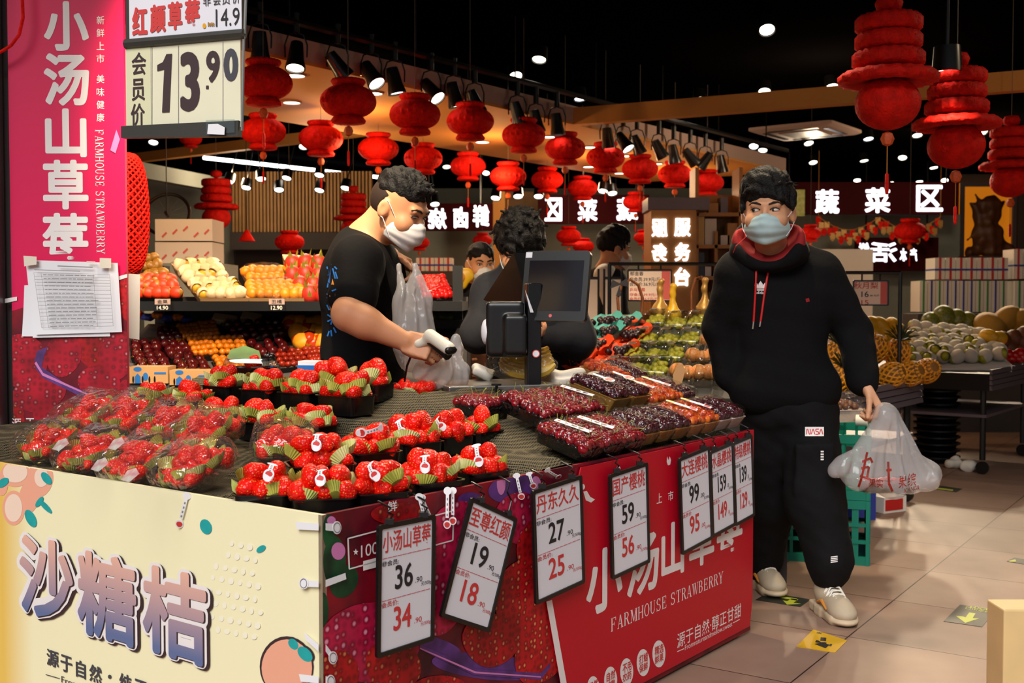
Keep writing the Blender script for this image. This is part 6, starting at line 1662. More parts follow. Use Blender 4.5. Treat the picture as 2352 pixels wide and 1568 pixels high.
hd_o, hd_t = cloth('hoodie', [('ell', at(1788, 690, YB + 0.02), (0.215, 0.145, 0.235), RT), ('ell', at(1790, 820, YB + 0.03), (0.190, 0.150, 0.20), RT), cap(at(1742, 612, 4.50), at(1698, 626, 4.48), 0.085, 0.088), cap(at(1830, 612, 4.52), at(1880, 626, 4.52), 0.085, 0.088),
    cap(at(1742, 890, YB), at(1862, 890, YB + 0.02), 0.118, 0.118, 0.06), cap(rs_ + V(0.02, 0, -0.02), re_, 0.086, 0.070, 0.03), cap(re_, rw_ + (re_ - rw_) * 0.12, 0.070, 0.058, 0.03), cap(rw_ + (re_ - rw_) * 0.14, rw_ + (re_ - rw_) * 0.02, 0.050, 0.046, 0.02), cap(ls_ + V(-0.02, 0, -0.02), le_ + V(0.02, 0, 0), 0.088, 0.072, 0.03), cap(le_ + V(0.02, 0, 0), lw_ + (le_ - lw_) * 0.12, 0.073, 0.058, 0.03), cap(lw_ + (le_ - lw_) * 0.14, lw_ + (le_ - lw_) * 0.02, 0.052, 0.047, 0.02)],
    'hoodie_black', SHP, 0.009, 0.06, fold=0.007, seed=4)
hc = hp(HS, 0, -0.06, -0.145); RH_ = HS[0].to_3x3().to_4x4()
cloth('hood', [('ell', hc, (0.155, 0.140, 0.085), RH_), ('ell', hc + V(0.0, 0.05, 0.045), (0.140, 0.115, 0.10), RH_)], 'hoodie_black', SHP, 0.007, 0.03, [('ell', hp(HS, 0, 0.0, -0.06), (0.120, 0.118, 0.125), RH_), ('ell', hp(HS, 0, 0.15, -0.11), (0.075, 0.13, 0.15), RH_), ('box', hp(HS, 0, 0.225, -0.14), (0.3, 0.20, 0.20), RH_)], 0.004, 5, 9)
cloth('hood_lining', [('ell', hp(HS, 0, -0.03, -0.105), (0.140, 0.130, 0.105), RH_)], 'hood_red', SHP, 0.006, 0.02, [('ell', hp(HS, 0, 0.005, -0.05), (0.118, 0.118, 0.120), RH_), ('ell', hp(HS, 0, 0.15, -0.08), (0.088, 0.15, 0.17), RH_), ('box', hp(HS, 0, 0, 0.06), (0.3, 0.3, 0.085), RH_), ('box', hp(HS, 0, 0.195, -0.12), (0.3, 0.20, 0.16), RH_)], 0.002, 6, 2)
def on_cloth(tree, x, y, off=0.006):
    d = ray(x, y).normalized(); h = tree.ray_cast(CP, d); return (h[0] if h[0] is not None else at(x, y, YB - 0.15)) - d * off
for pts, e in ((((1736, 582), (1737, 620), (1735, 670), (1731, 738)), (1729, 755)), (((1771, 582), (1764, 625), (1755, 680), (1747, 738)), (1745, 750))):
    q = [on_cloth(hd_t, x, y) for x, y in pts]; mb = MB(); mb.tube(q, 0.0042, 6); dc = mb.build('drawstring', 'cord_red', SHP)
    mb = MB(); mb.tube([q[-1], on_cloth(hd_t, *e)], 0.004, 6); mb.build('metal_tip', 'steel', dc)
tre = [[(1738, 662), (1733, 655), (1737, 648), (1742, 655), (1745, 662)], [(1743, 662), (1742, 652), (1747, 645), (1752, 652), (1751, 662)], [(1749, 662), (1752, 655), (1757, 649), (1760, 656), (1755, 662)]] + [[(1738, y), (1756, y), (1755, y + 1.6), (1739, y + 1.6)] for y in (663, 665.6)]
decal(hd_t, tre, 'chest_emblem', 'print_white', SHP); decal_text(hd_t, 'adidas', 1735, 668, 1757, 675, 'chest_lettering', 'print_white', SHP, 0.02)
decal(hd_t, [[(1850, 686), (1858, 684), (1860, 692), (1852, 694)]], 'small_red_mark', 'hood_red', SHP)
pt_o, pt_t = cloth('trousers', [('ell', pv + V(0, 0, 0.0), (0.175, 0.135, 0.13), RT), cap(hipR, knR, 0.115, 0.100), cap(knR, anR + V(0, 0, 0.05), 0.102, 0.088), cap(anR + V(0, 0, 0.05), anR + V(0, 0, 0.012), 0.074, 0.064, 0.03), cap(hipL + V(0.01, 0, 0), knL, 0.122, 0.112), cap(knL, anL + V(0, 0, 0.06), 0.112, 0.092), cap(anL + V(0, 0, 0.06), anL + V(0, 0, 0.015), 0.080, 0.066, 0.03), ('box', at(1868, 1075, 4.36), (0.075, 0.03, 0.10), RT, ('k', 0.02))],
    'pants_black', SHP, 0.009, 0.045, fold=0.007, sc=4, seed=8)
decal(pt_t, [[(1849 + 7.2 * i, 980 + 7 * j), (1856.4 + 7.2 * i, 980 + 7 * j), (1856.4 + 7.2 * i, 987.2 + 7 * j), (1849 + 7.2 * i, 987.2 + 7 * j)] for i in range(6) for j in range(3)], 'patch', 'print_white', SHP, 0.003)
wrm = {'N': [((0, 1), (0, .1), (.15, 0), (.35, .1), (.65, .9), (.85, 1), (1, .9), (1, 0))], 'A': [((0, 1), (.35, .15), (.5, 0), (.65, .15), (1, 1))], 'S': [((1, 0), (.2, 0), (.05, .2), (.2, .45), (.8, .5), (.95, .75), (.8, 1), (0, 1))]}
pl_ = []
for c_, x0 in (('N', 1853), ('A', 1863.5), ('S', 1873), ('A', 1882)):
    for st in wrm[c_]:
        for (x, y), (x2, y2) in zip(st[:-1], st[1:]):
            a_, b_ = (x0 + x * 8, 985 + y * 12), (x0 + x2 * 8, 985 + y2 * 12); dx, dy = b_[0] - a_[0], b_[1] - a_[1]; l_ = math.hypot(dx, dy); nx_, ny_ = -dy / l_ * 1.1, dx / l_ * 1.1
            pl_.append([(a_[0] - nx_, a_[1] - ny_), (b_[0] - nx_, b_[1] - ny_), (b_[0] + nx_, b_[1] + ny_), (a_[0] + nx_, a_[1] + ny_)])
decal(pt_t, pl_, 'patch_lettering', 'ink_red', SHP, 0.0045)
decal(pt_t, [[(1885, 1035 + k * 6), (1892, 1035 + k * 6), (1892, 1038.5 + k * 6), (1885, 1038.5 + k * 6)] for k in range(4)], 'pocket_print', 'print_white', SHP)
decal(pt_t, [[(1908, 1278 + k * 4), (1924, 1276 + k * 4), (1924, 1278 + k * 4), (1908, 1280 + k * 4)] for k in range(4)], 'cuff_print', 'print_white', SHP)
def shoe(par, an, dirv, tip_up=0.0):
    d = Vector(dirv).normalized(); x = d.cross(Z).normalized(); R = Matrix((x, d, Z)).transposed().to_4x4()
    g = lambda a, b, c: V(an.x, an.y, 0) + x * a + d * b + Z * (c + tip_up * max(0, b) * 0.5)
    v_, f_ = sdf([('ell', g(0, -0.02, 0.075), (0.046, 0.062, 0.060), R), ('ell', g(0, 0.07, 0.058), (0.048, 0.085, 0.046), R), ('ell', g(0, 0.135, 0.044), (0.050, 0.062, 0.034), R), cap(g(0, -0.02, 0.10), g(0, -0.03, 0.142), 0.048, 0.046)], 0.006, 0.03)
    o = nobj('shoe', v_, f_, 'shoe_cream', par)
    v_, f_ = sdf([('box', g(0, -0.03, 0.020), (0.050, 0.065, 0.020), R), ('box', g(0, 0.06, 0.018), (0.050, 0.085, 0.018), R), ('ell', g(0, 0.130, 0.020), (0.056, 0.075, 0.020), R)], 0.006, 0.02)
    nobj('sole', v_, f_, 'shoe_sole', o)
    mb = MB()
    for k in range(6):
        b = 0.015 + 0.020 * k; zt = 0.128 - 0.0085 * k
        mb.tube([g(-0.036, b, zt - 0.026), g(-0.015, b + 0.006, zt), g(0.018, b + 0.016, zt - 0.001), g(0.036, b + 0.024, zt - 0.03)], 0.0032, 6); mb.tube([g(0.036, b, zt - 0.026), g(0.015, b + 0.006, zt + 0.002), g(-0.018, b + 0.016, zt), g(-0.036, b + 0.024, zt - 0.03)], 0.0032, 6)
    mb.build('laces', 'warm_white', o)
    mb = MB(); mb.tube([g(0.0, 0.0, 0.115), g(0.004, 0.014, 0.150), g(0.006, 0.012, 0.172)], [0.010, 0.012, 0.009], 8); mb.build('pull_tab', 'shoe_orange', o)
    for sgn in (-1, 1):
        mb = MB(); mb.tube([g(sgn * 0.047, -0.01, 0.05), g(sgn * 0.052, 0.05, 0.07), g(sgn * 0.053, 0.10, 0.05)], [0.004, 0.007, 0.003], 6); mb.build('side_stripe', 'shoe_orange' if sgn > 0 else 'shoe_blue', o)
shoe(SHP, anL, (0.10, -0.99, 0)); shoe(SHP, anR, (0.12, -0.99, 0))
mb = MB(); q = [hp(HS, -0.086, -0.01, -0.016), at(1712, 545, 4.34), at(1690, 565, 4.34), at(1684, 580, 4.36)]
mb.tube([hp(HS, 0.07, 0.03, -0.06)] + q[1:], 0.0016, 5); mb.build('earphone_cord', 'cord_red', SHP)
# ---- the cashier in the black T-shirt
HK = hframe(at(918, 478, 4.20), (0.89, -0.46, 0), 0.46, 0.0, 1.10)
nk = hp(HK, 0, -0.045, -0.055); nb = at(838, 556, 4.26)
rs_, re_, rw_ = at(822, 606, 4.08), at(800, 722, 3.90), at(930, 784, 3.90)
ls_, le_, lw_ = at(868, 600, 4.44), at(905, 690, 4.46), at(898, 586, 4.36)
ch, pv = at(838, 680, 4.26), at(832, 880, 4.28)
P_, N_ = head_prims(HK)
P_ += [cap(nk, nb, 0.064, 0.070, 0.03), cap(nb, ch, 0.07, 0.10, 0.05), cap(ch, pv, 0.10, 0.09, 0.05), cap(nb, rs_, 0.05, 0.05, 0.03), cap(nb, ls_, 0.05, 0.05, 0.03), cap(rs_, re_, 0.060, 0.054, 0.03), cap(re_, re_ + (rw_ - re_) * 0.3, 0.052, 0.053, 0.03), cap(re_ + (rw_ - re_) * 0.3, rw_, 0.053, 0.034, 0.03), cap(ls_, le_, 0.055, 0.046, 0.03), cap(le_, lw_, 0.046, 0.032, 0.03),
       cap(pv, at(815, 1050, 4.26), 0.11, 0.08, 0.05), cap(pv, at(850, 1050, 4.36), 0.11, 0.08, 0.05), cap(at(815, 1050, 4.26), at(815, 1440, 4.26), 0.07, 0.045, 0.03), cap(at(850, 1050, 4.36), at(850, 1415, 4.36), 0.07, 0.045, 0.03)]
P_ += hand_prims(rw_, (0.86, -0.20, -0.28), (0.15, 0.75, -0.62), (0.30, 0.35, 0.88), (0.95, 1.05, 1.1, 1.15), (0.35, 0.9, 0.1), 1.05, 0.3)
P_ += hand_prims(lw_, (0.80, -0.25, -0.42), (-0.35, 0.4, -0.85), (0.1, -0.9, 0.3), (0.8, 0.95, 1.05, 1.15), (0.3, 0.9, 0.1), 1.0, 0.3)
CSH = body('shop worker in a black T-shirt and white mask scanning at the till', (nb.x, nb.y, 0), P_, N_, 'skin_warm')
hair(CSH, HK, 'crop'); face_kids(CSH, HK, (0, -1), -0.15, 'mask_white')
M_, s, wx = HK; R4 = M_.to_3x3().to_4x4()
v_, f_ = sdf([('ell', hp(HK, 0, -0.022, 0.018), (0.0795 * s, 0.0945 * s, 0.088 * s), R4)], 0.0045, 0.01, [('ell', hp(HK, 0, 0.085, -0.03), (0.1 * s, 0.082 * s, 0.105 * s), R4), ('box', hp(HK, 0, -0.02, -0.115), (0.2, 0.2, 0.085), R4), ('ell', hp(HK, 0.09, 0.0, -0.012), (0.03 * s, 0.032 * s, 0.045 * s), R4), ('ell', hp(HK, -0.09, 0.0, -0.012), (0.03 * s, 0.032 * s, 0.045 * s), R4)])
nobj('shaved_sides', v_, f_, 'hair_short', CSH)
fc = V(0.72, -0.69, 0); RK = ellR(fc)
ts_o, ts_t = cloth('t_shirt', [('ell', at(836, 668, 4.26), (0.190, 0.128, 0.215), RK), ('ell', at(834, 800, 4.27), (0.172, 0.132, 0.22), RK), ('ell', at(834, 900, 4.28), (0.172, 0.132, 0.16), RK), cap(nb + V(-0.02, 0.02, -0.035), rs_, 0.088, 0.090), cap(nb + V(-0.02, 0.02, -0.035), ls_, 0.088, 0.088), cap(rs_, rs_ + (re_ - rs_) * 0.66, 0.088, 0.086), cap(ls_, ls_ + (le_ - ls_) * 0.5, 0.082, 0.078)],
    'tee_black', CSH, 0.009, 0.05, fold=0.006, seed=21)
cloth('trousers', [('ell', pv, (0.17, 0.13, 0.13), RK), cap(at(815, 960, 4.26), at(815, 1425, 4.26), 0.105, 0.075), cap(at(850, 960, 4.36), at(850, 1400, 4.36), 0.105, 0.075)], 'pants_black', CSH, 0.014, 0.05, seed=3)
def strokes(lst, w):
    out = []
    for st in lst:
        for (x, y), (x2, y2) in zip(st[:-1], st[1:]):
            dx, dy = x2 - x, y2 - y; l = math.hypot(dx, dy) or 1; nx, ny = -dy / l * w, dx / l * w
            out.append([(x - nx, y - ny), (x2 - nx, y2 - ny), (x2 + nx, y2 + ny), (x + nx, y + ny)])
    return out
bl = [[(751, 612), (758, 640)], [(760, 606), (756, 650)], [(752, 632), (768, 626)], [(764, 616), (770, 640)], [(753, 650), (768, 644)], [(756, 640), (752, 660)], [(768, 612), (774, 618)], [(770, 624), (775, 640)], [(751, 676), (762, 668), (772, 664)], [(750, 684), (757, 682)], [(751, 700), (756, 712)], [(752, 722), (760, 728)], [(752, 738), (764, 732), (760, 745)], [(756, 760), (752, 772)], [(760, 758), (762, 772)], [(766, 752), (772, 764)]]
decal(ts_t, strokes(bl, 1.6), 'blue_print', 'ink_blue', CSH)
decal(ts_t, [[(757, 680), (761, 652), (764, 640), (767, 652), (770, 676), (768, 700), (763, 716), (757, 712)]], 'orange_print', 'shoe_orange', CSH, 0.002)
# scanner in his right hand
c = at(1012, 786, 3.83)
t = thing('barcode_scanner', 'white and black barcode scanner in the hand of the shop worker', 'scanner', c)
a_, b_ = at(988, 770, 3.86), at(1030, 800, 3.80); d = (b_ - a_).normalized()
v_, f_ = sdf([cap(a_, b_, 0.022, 0.023), cap(at(962, 790, 3.88), at(992, 778, 3.87), 0.016, 0.018)], 0.004, 0.02); nobj('housing', v_, f_, 'scanner_white', t)
x = d.cross(Z).normalized(); up = x.cross(d)
mb = MB(); mb.ball(b_ + d * 0.013, (0.026, 0.014, 0.016), 14, 8, R=Matrix((x, d, up)).transposed()); mb.build('scan_window', 'black_satin', t)
mb = MB(); mb.tube([a_ + up * -0.02, b_ - up * 0.022 + d * 0.01], [0.013, 0.018], 8); mb.build('lower_shell', 'black_satin', t)
mb = MB(); mb.tube([at(958, 795, 3.88), at(945, 815, 3.90), at(935, 840, 3.92), at(930, 870, 3.95), at(925, 900, 4.0)], 0.004, 6); mb.build('cable', 'black_satin', t)
def bag(label, prims, m, h=0.007, k=0.03, neg=(), fold=0.012, sc=6, seed=1, prints=(), base=None):
    def wp(P):
        T = np.array([Vector(q) for p in prims for q in p[1:3]]); T = T[T[:, 2].argmax()]
        d = P - T; ph = np.arctan2(d[:, 0] + d[:, 1] * 0.7, 0.06 - d[:, 2]); r = np.minimum(1, np.abs(d[:, 2]) / 0.12)
        return fold * 1.1 * r * (np.abs(np.sin(ph * 9 + seed)) - 0.5 + 0.4 * np.sin(ph * 31 + seed + d[:, 2] * 9)) + wav(P, sc, fold * 0.4, seed)
    v_, f_ = sdf(prims, h, k, neg, wp); o = thing('plastic_bag', label, 'bag', base or v_.mean(0)); nobj('bag_body', v_, f_, m, o)
    return o, bvh(v_, f_)
# white carrier bag he holds up by its handles
g = lambda x, y, Y=4.12: at(x, y, Y)
bag('white plastic carrier bag held open below the chin of the shop worker', [cap(g(922, 690), g(935, 800), 0.028, 0.062), cap(g(965, 700), g(970, 820), 0.032, 0.062), cap(g(945, 640), g(930, 700), 0.010, 0.028), cap(g(953, 610), g(975, 690), 0.012, 0.022), cap(g(916, 610), g(922, 690), 0.010, 0.02), cap(g(975, 690), g(992, 680), 0.02, 0.012)], 'bag_plastic', fold=0.010, seed=4)
bag('small white plastic bag standing beside the till scale', [cap(g(980, 850, 4.0), g(1050, 858, 4.0), 0.05, 0.05), cap(g(1000, 800, 4.0), g(1010, 850, 4.0), 0.025, 0.05), cap(g(1040, 800, 4.0), g(1048, 850, 4.0), 0.02, 0.04), cap(g(1040, 800, 4.0), g(1048, 775, 4.0), 0.012, 0.010), cap(g(1048, 775, 4.0), g(1058, 800, 4.0), 0.010, 0.012)], 'bag_plastic', fold=0.010, seed=9)
# the bag of the man in the hoodie, with a tray of fruit inside
g = lambda x, y, Y=4.26: at(x, y, Y)
b_o, b_t = bag('white plastic bag with red print hanging from the hand of the hooded man', [cap(g(2036, 955), g(x, y), 0.010, r) for x, y, r in ((1930, 1078, 0.030), (1968, 1092, 0.045), (2005, 1100, 0.052), (2045, 1106, 0.055), (2085, 1104, 0.052), (2118, 1096, 0.042), (2140, 1092, 0.028))] + [cap(g(1930, 1078), g(1916, 1082), 0.028, 0.012), cap(g(2140, 1092), g(2152, 1100), 0.028, 0.012), cap(g(2036, 955), g(2033, 938), 0.012, 0.010)], 'bag_clear', 0.006, 0.05, fold=0.010, sc=5, seed=6)
decal(b_t, strokes([[(1992, 1038), (1985, 1070), (1978, 1100), (1972, 1118)], [(1980, 1060), (2000, 1052)], [(1978, 1075), (1996, 1072), (1992, 1095)], [(1975, 1092), (1998, 1100)], [(2040, 1060), (2042, 1110), (2050, 1128)], [(2036, 1080), (2048, 1078)], [(1998, 1050), (2004, 1062)]], 2.6), 'red_print', 'date_red', b_o)
decal_text(b_t, '果实', 1996, 1098, 2028, 1118, 'red_lettering', 'date_red', b_o, 0.03, 0.05); decal_text(b_t, '果缤', 2064, 1092, 2104, 1122, 'red_lettering', 'date_red', b_o, 0.03, -0.2); decal_text(b_t, 'XIANG&OWN', 1984, 1118, 2026, 1132, 'red_lettering', 'date_red', b_o, 0.01, 0.1); decal_text(b_t, 'XIANG&', 2076, 1122, 2112, 1132, 'red_lettering', 'date_red', b_o, 0.01, -0.25)
bx_ = g(2030, 1110); key = tray_mesh(0.2, 0.1, 0.05, 'clear_plastic', 0.02); inst('clear_box', key, TR(bx_ - V(0, 0, 0.03), 0.1), 'clear box of fruit inside the hanging white bag', 'box')
for k in range(6): inst('strawberry', BERRY[k % 4], TR(bx_ + V(-0.07 + 0.028 * k, 0.01 * (k % 2) - 0.005, 0.0), k, 1.2, 0.3, 0.8), 'strawberry inside the white bag of the hooded man', 'strawberry', 'strawberries in the hanging bag')
# ---- the customer bent over the till, and two people further back
HC_ = hframe(at(1195, 566, 5.0), (-0.10, -0.98, 0), 0.55, 0.0, 1.12)
nk = hp(HC_, 0, -0.05, -0.05); nb = at(1205, 632, 5.12)
P_, N_ = head_prims(HC_)
rs_, re_, rw_ = at(1128, 672, 5.12), at(1102, 768, 5.02), at(1180, 778, 4.78); ls_, le_, lw_ = at(1290, 672, 5.12), at(1322, 782, 5.0), at(1222, 776, 4.78)
P_ += [cap(nk, nb, 0.06, 0.065, 0.03), cap(nb, at(1208, 860, 5.16), 0.11, 0.12, 0.05), cap(rs_, re_, 0.05, 0.042, 0.03), cap(re_, rw_, 0.042, 0.03, 0.03), cap(ls_, le_, 0.05, 0.042, 0.03), cap(le_, lw_, 0.042, 0.03, 0.03), cap(nb, rs_, 0.06, 0.05, 0.04), cap(nb, ls_, 0.06, 0.05, 0.04)]
for q in (-0.08, 0.08): P_ += [cap(at(1208, 870, 5.16) + V(q, 0, 0), at(1208, 1250, 5.16) + V(q, 0, 0), 0.09, 0.05, 0.04)]
P_ += hand_prims(rw_, (0.9, -0.3, 0.0), (0, 0.2, 0.9), (0, -1, 0), (0.6, 0.7, 0.8, 0.9)) + hand_prims(lw_, (-0.9, -0.3, 0.0), (0, 0.2, 0.9), (0, -1, 0), (0.6, 0.7, 0.8, 0.9))
CUS = body('customer with untidy black hair and teal mask, head bent, behind the till screen', (nb.x, nb.y, 0), P_, N_, 'skin_warm', 0.007)
hair(CUS, HC_, 'mop', h=0.006); face_kids(CUS, HC_, (0, -1), 0.2, 'mask_teal')
RC = ellR((-0.1, -0.99, 0))
cloth('jacket', [('ell', at(1208, 735, 5.14), (0.21, 0.15, 0.24), RC), ('ell', at(1210, 850, 5.16), (0.19, 0.15, 0.2), RC), cap(nb, rs_, 0.075, 0.085), cap(nb, ls_, 0.075, 0.085), cap(rs_, re_, 0.085, 0.078), cap(re_, rw_, 0.078, 0.055), cap(ls_, le_, 0.085, 0.078), cap(le_, lw_, 0.078, 0.055), cap(hp(HC_, 0, -0.07, -0.11), nb + V(0, 0.03, 0.0), 0.085, 0.10)], 'jacket_navy', CUS, 0.011, 0.05, fold=0.008, seed=5)
cloth('trousers', [cap(at(1208, 900, 5.16) + V(q, 0, 0), at(1208, 1290, 5.16) + V(q, 0, 0), 0.11, 0.08) for q in (-0.08, 0.08)], 'pants_black', CUS, 0.016, 0.05)
ph = (rw_ + lw_) / 2 + V(0, -0.07, 0.015); tag(MB().box(ph, (0.075, 0.15, 0.009)).build('phone', 'black_satin', origin=ph, smooth=False), 'dark phone in the hands of the bent customer', 'phone')
def far_person(px, py, Y, f, s, label, hk, mask, shirt, sh, base_y, stripe=None, apron=False):
    H = hframe(at(px, py, Y), f, 0.12, 0.0, s); u = Y / F
    P_, N_ = head_prims(H); nb = hp(H, 0, -0.04, -0.155); x = Vector(f).cross(Z).normalized(); f = Vector(f)
    tz = lambda d, a=0, b=0: V(nb.x, nb.y, nb.z - d) + x * a + f * b
    P_ += [cap(hp(H, 0, -0.03, -0.06), nb, 0.056, 0.06, 0.03), cap(nb, tz(0.5), 0.07, 0.08, 0.05)]
    arms = []
    for q in (-1, 1): a, b, c = tz(0.06, q * 0.18), tz(0.32, q * 0.23, 0.02), tz(0.48, q * 0.16, 0.2); arms.append((a, b, c)); P_ += [cap(nb, a, 0.06, 0.05, 0.04), cap(a, b, 0.05, 0.04, 0.03), cap(b, c, 0.04, 0.03, 0.03)] + hand_prims(c, f + V(0, 0, -0.2), x * -q, V(0, 0, 1), (0.6, 0.7, 0.8, 0.9))
    for q in (-1, 1): P_ += [cap(tz(0.5, q * 0.08), V(nb.x, nb.y, 0.1) + x * q * 0.09, 0.09, 0.05, 0.04)]
    o = body(label, (nb.x, nb.y, 0), P_, N_, 'skin_warm', 0.008); hair(o, H, hk, h=0.007); face_kids(o, H, (0, 0), 0.4, mask)
    R = ellR(f); pr = [('ell', tz(0.22), (0.20, 0.13, 0.24), R), ('ell', tz(0.45), (0.18, 0.13, 0.2), R), ('ell', tz(0.03, 0, -0.02), (0.15, 0.115, 0.085), R)]
    for a, b, c in arms: pr += [cap(nb + V(0, 0, -0.03), a, 0.06, 0.08), cap(a, a + (b - a) * (1.0 if sh else 0.6), 0.08, 0.075)] + ([cap(b, c, 0.07, 0.05)] if sh else [])
    cloth('jacket' if sh else 't_shirt', pr, shirt, o, 0.013, 0.05, seed=int(px))
    cloth('trousers', [cap(tz(0.52, q * 0.08), V(nb.x, nb.y, 0.05) + x * q * 0.09, 0.11, 0.075) for q in (-1, 1)], 'pants_black', o, 0.018, 0.05)
    if apron: v_, f_ = sdf([('box', tz(0.62, 0, 0.05), (0.18, 0.10, 0.28), R)], 0.016, 0.02); nobj('apron', v_, f_, 'brown_fruit', o)
    if stripe: v_, f_ = sdf([cap(tz(0.02, 0.17 * stripe, -0.06), tz(0.30, 0.21 * stripe, 0.02), 0.083, 0.070)], 0.013, 0.02); nobj('white_panel', v_, f_, 'warm_white', o)
    return o
far_person(1104, 606, 7.0, (0.30, -0.95, 0), 1.05, 'short haired shop worker in black with a white mask, behind the bent customer', 'buzz', 'mask_white', 'tee_black', True, 0, apron=True)
far_person(1410, 574, 7.8, (0.93, 0.25, 0), 1.08, 'man in a black and white jacket seen from behind, right of the till screen', 'side', 'mask_white', 'jacket_navy', True, 0, stripe=1)
# ---------------------------------------------------------------- fruit of the inner shop
def ball_mesh(name, m, r=1.0, sx=1.0, sz=1.0, n=14, dim=0.0):
    mb = MB(); pr = []
    for k in range(1, 10):
        a = pi * k / 10; pr.append((math.sin(a) * r, -math.cos(a) * r * sz * (1 - dim * math.exp(-(math.sin(a) / 0.3) ** 2))))
    mb.lathe([(0.02, -sz * r * (1 - dim))] + pr + [(0.02, sz * r * (1 - dim))], n); mb.v = [(x * sx, y, z) for x, y, z in mb.v]
    return proto(mb, name, m, angle=180)
def bump_mesh(name, m, n, spread, br, seed, elong=1.4):
    """a bunch of round berries that move together"""
    rnd = random.Random(seed); mb = MB()
    for k in range(n):
        t = rnd.random(); a = rnd.uniform(0, 2 * pi); w = spread * (1 - 0.45 * t)
        mb.ball((w * math.cos(a) * math.sqrt(rnd.random()), (t - 0.5) * spread * 2 * elong, abs(w * 0.6 * math.sin(a * 1.7))), (br, br * 1.12, br), 8, 6)
    return proto(mb, name, m, angle=180)
FM = {'plum': ball_mesh('plum', 'plum_red', sz=0.92, dim=0.15), 'kumquat': ball_mesh('kumquat', 'kumquat', sz=1.05), 'orange': ball_mesh('orange', 'orange_peel', sz=0.94, dim=0.08), 'kiwi': ball_mesh('kiwi', 'kiwi_skin', sz=1.3), 'pear': ball_mesh('pear', 'pear_skin', sz=1.05), 'date': ball_mesh('date', 'date_red', sz=1.15), 'tomato': ball_mesh('tomato', 'tomato_red', sz=0.9, dim=0.12), 'papaya': ball_mesh('papaya', 'papaya_flesh', sz=1.35), 'peach': ball_mesh('peach', 'peach_skin', sz=0.95, dim=0.1), 'mango': ball_mesh('mango', 'mango_skin', sz=1.35, sx=0.85), 'yellow_mango': ball_mesh('yellow_mango', 'mango_yellow', sz=1.4, sx=0.85), 'melon': ball_mesh('melon', 'melon_green', sz=1.1), 'jackfruit': ball_mesh('jackfruit', 'jackfruit', sz=1.35, n=18), 'coconut': ball_mesh('coconut', 'brown_fruit', sz=1.05), 'avocado': ball_mesh('avocado', 'melon_green', sz=1.3)}
GR = [bump_mesh('grapes', 'grape_green', 34, 0.052, 0.0145, i) for i in range(3)]
GD = [bump_mesh('grapes', 'grape_dark', 30, 0.050, 0.0145, 10 + i, 1.0) for i in range(2)]
_col = {}
def collar(m):
    if m not in _col:
        mb = MB(); n = 20; rs = [[(r * math.cos(2 * pi * i / n) * (1 + 0.05 * (i % 2)), r * math.sin(2 * pi * i / n), z) for i in range(n)] for r, z in ((0.5, -1.1), (0.95, -0.6), (1.12, 0.0), (1.08, 0.55), (0.86, 0.98))]
        mb.rings(rs, cap1=False); _col[m] = proto(mb, 'net', m)
    return _col[m]
def quad3(q): return [at(*c) for c in q]
def qpt(Q, s, t): return (Q[0] * (1 - s) + Q[1] * s) * (1 - t) + (Q[3] * (1 - s) + Q[2] * s) * t
def pack(q, nx, ny, kind, label, r, tray='tray_black', film='film_calm', net=None, name=None, th=0.05, fl='', jit=0.12, two=False):
    """a tray seen at its real place: q = four corners (x, y, depth), fruit laid out in it one by one"""
    Q = quad3(q); nrm = (Q[1] - Q[0]).cross(Q[3] - Q[0]).normalized()
    if nrm.y > 0 and abs(nrm.y) > abs(nrm.z) or nrm.z < 0: nrm = -nrm
    c = sum(Q, Vector()) / 4 - nrm * th
    nm = name or {'tray_black': 'fruit_tray', 'carton': 'fruit_carton', 'tray_kraft': 'fruit_carton', 'clear_plastic': 'clear_box', 'tray_white': 'foam_tray'}.get(tray, 'fruit_tray')
    mb = MB(); C_ = sum(Q, Vector()) / 4; B_ = [C_ + (p - C_) * 0.92 - nrm * th for p in Q]; I_ = [C_ + (p - C_) * 0.95 - nrm * 0.004 for p in Q]
    mb.rings([B_, Q, I_, [C_ + (p - C_) * 0.86 - nrm * (th - 0.006) for p in Q]])
    t = mb.build(nm, tray, origin=c, smooth=False); tag(t, label, 'fruit pack' if film else 'tray')
    kk = fl or kind.replace('_', ' ')
    for j in range(ny):
        for i in range(nx):
            s, v = (i + 0.5 + random.uniform(-jit, jit)) / nx, (j + 0.5 + random.uniform(-jit, jit)) / ny
            p = qpt(Q, s * 0.94 + 0.03, v * 0.94 + 0.03) + nrm * (r * 0.25 + (r * 0.5 if two and (i + j) % 2 else 0))
            X = Matrix.Translation(p) @ Euler((random.uniform(0, 6), random.uniform(0, 6), random.uniform(0, 6))).to_matrix().to_4x4()
            sc = r * random.uniform(0.92, 1.08); o = inst(kind, FM[kind], X @ Matrix.Diagonal((sc, sc, sc, 1)), kk + ' in the ' + label, kind.replace('_', ' '), kk + 's in the ' + label)
            if net:
                k_ = kid('foam_net', collar(net), o)
    if film:
        mb = MB(); n = 7; vs = []; fs = []
        for j in range(n):
            for i in range(n):
                e = min(i, n - 1 - i, j, n - 1 - j); p = qpt(Q, i / (n - 1), j / (n - 1)); vs.append(C_ + (p - C_) * 1.02 + nrm * ((0 if e == 0 else r * 1.5) + random.uniform(-0.006, 0.006)))
        for j in range(n - 1):
            for i in range(n - 1): k = j * n + i; fs.append((k, k + 1, k + n + 1, k + n))
        mb.add(vs, fs); mb.build('film_wrap', film, t, angle=60)
    return Q
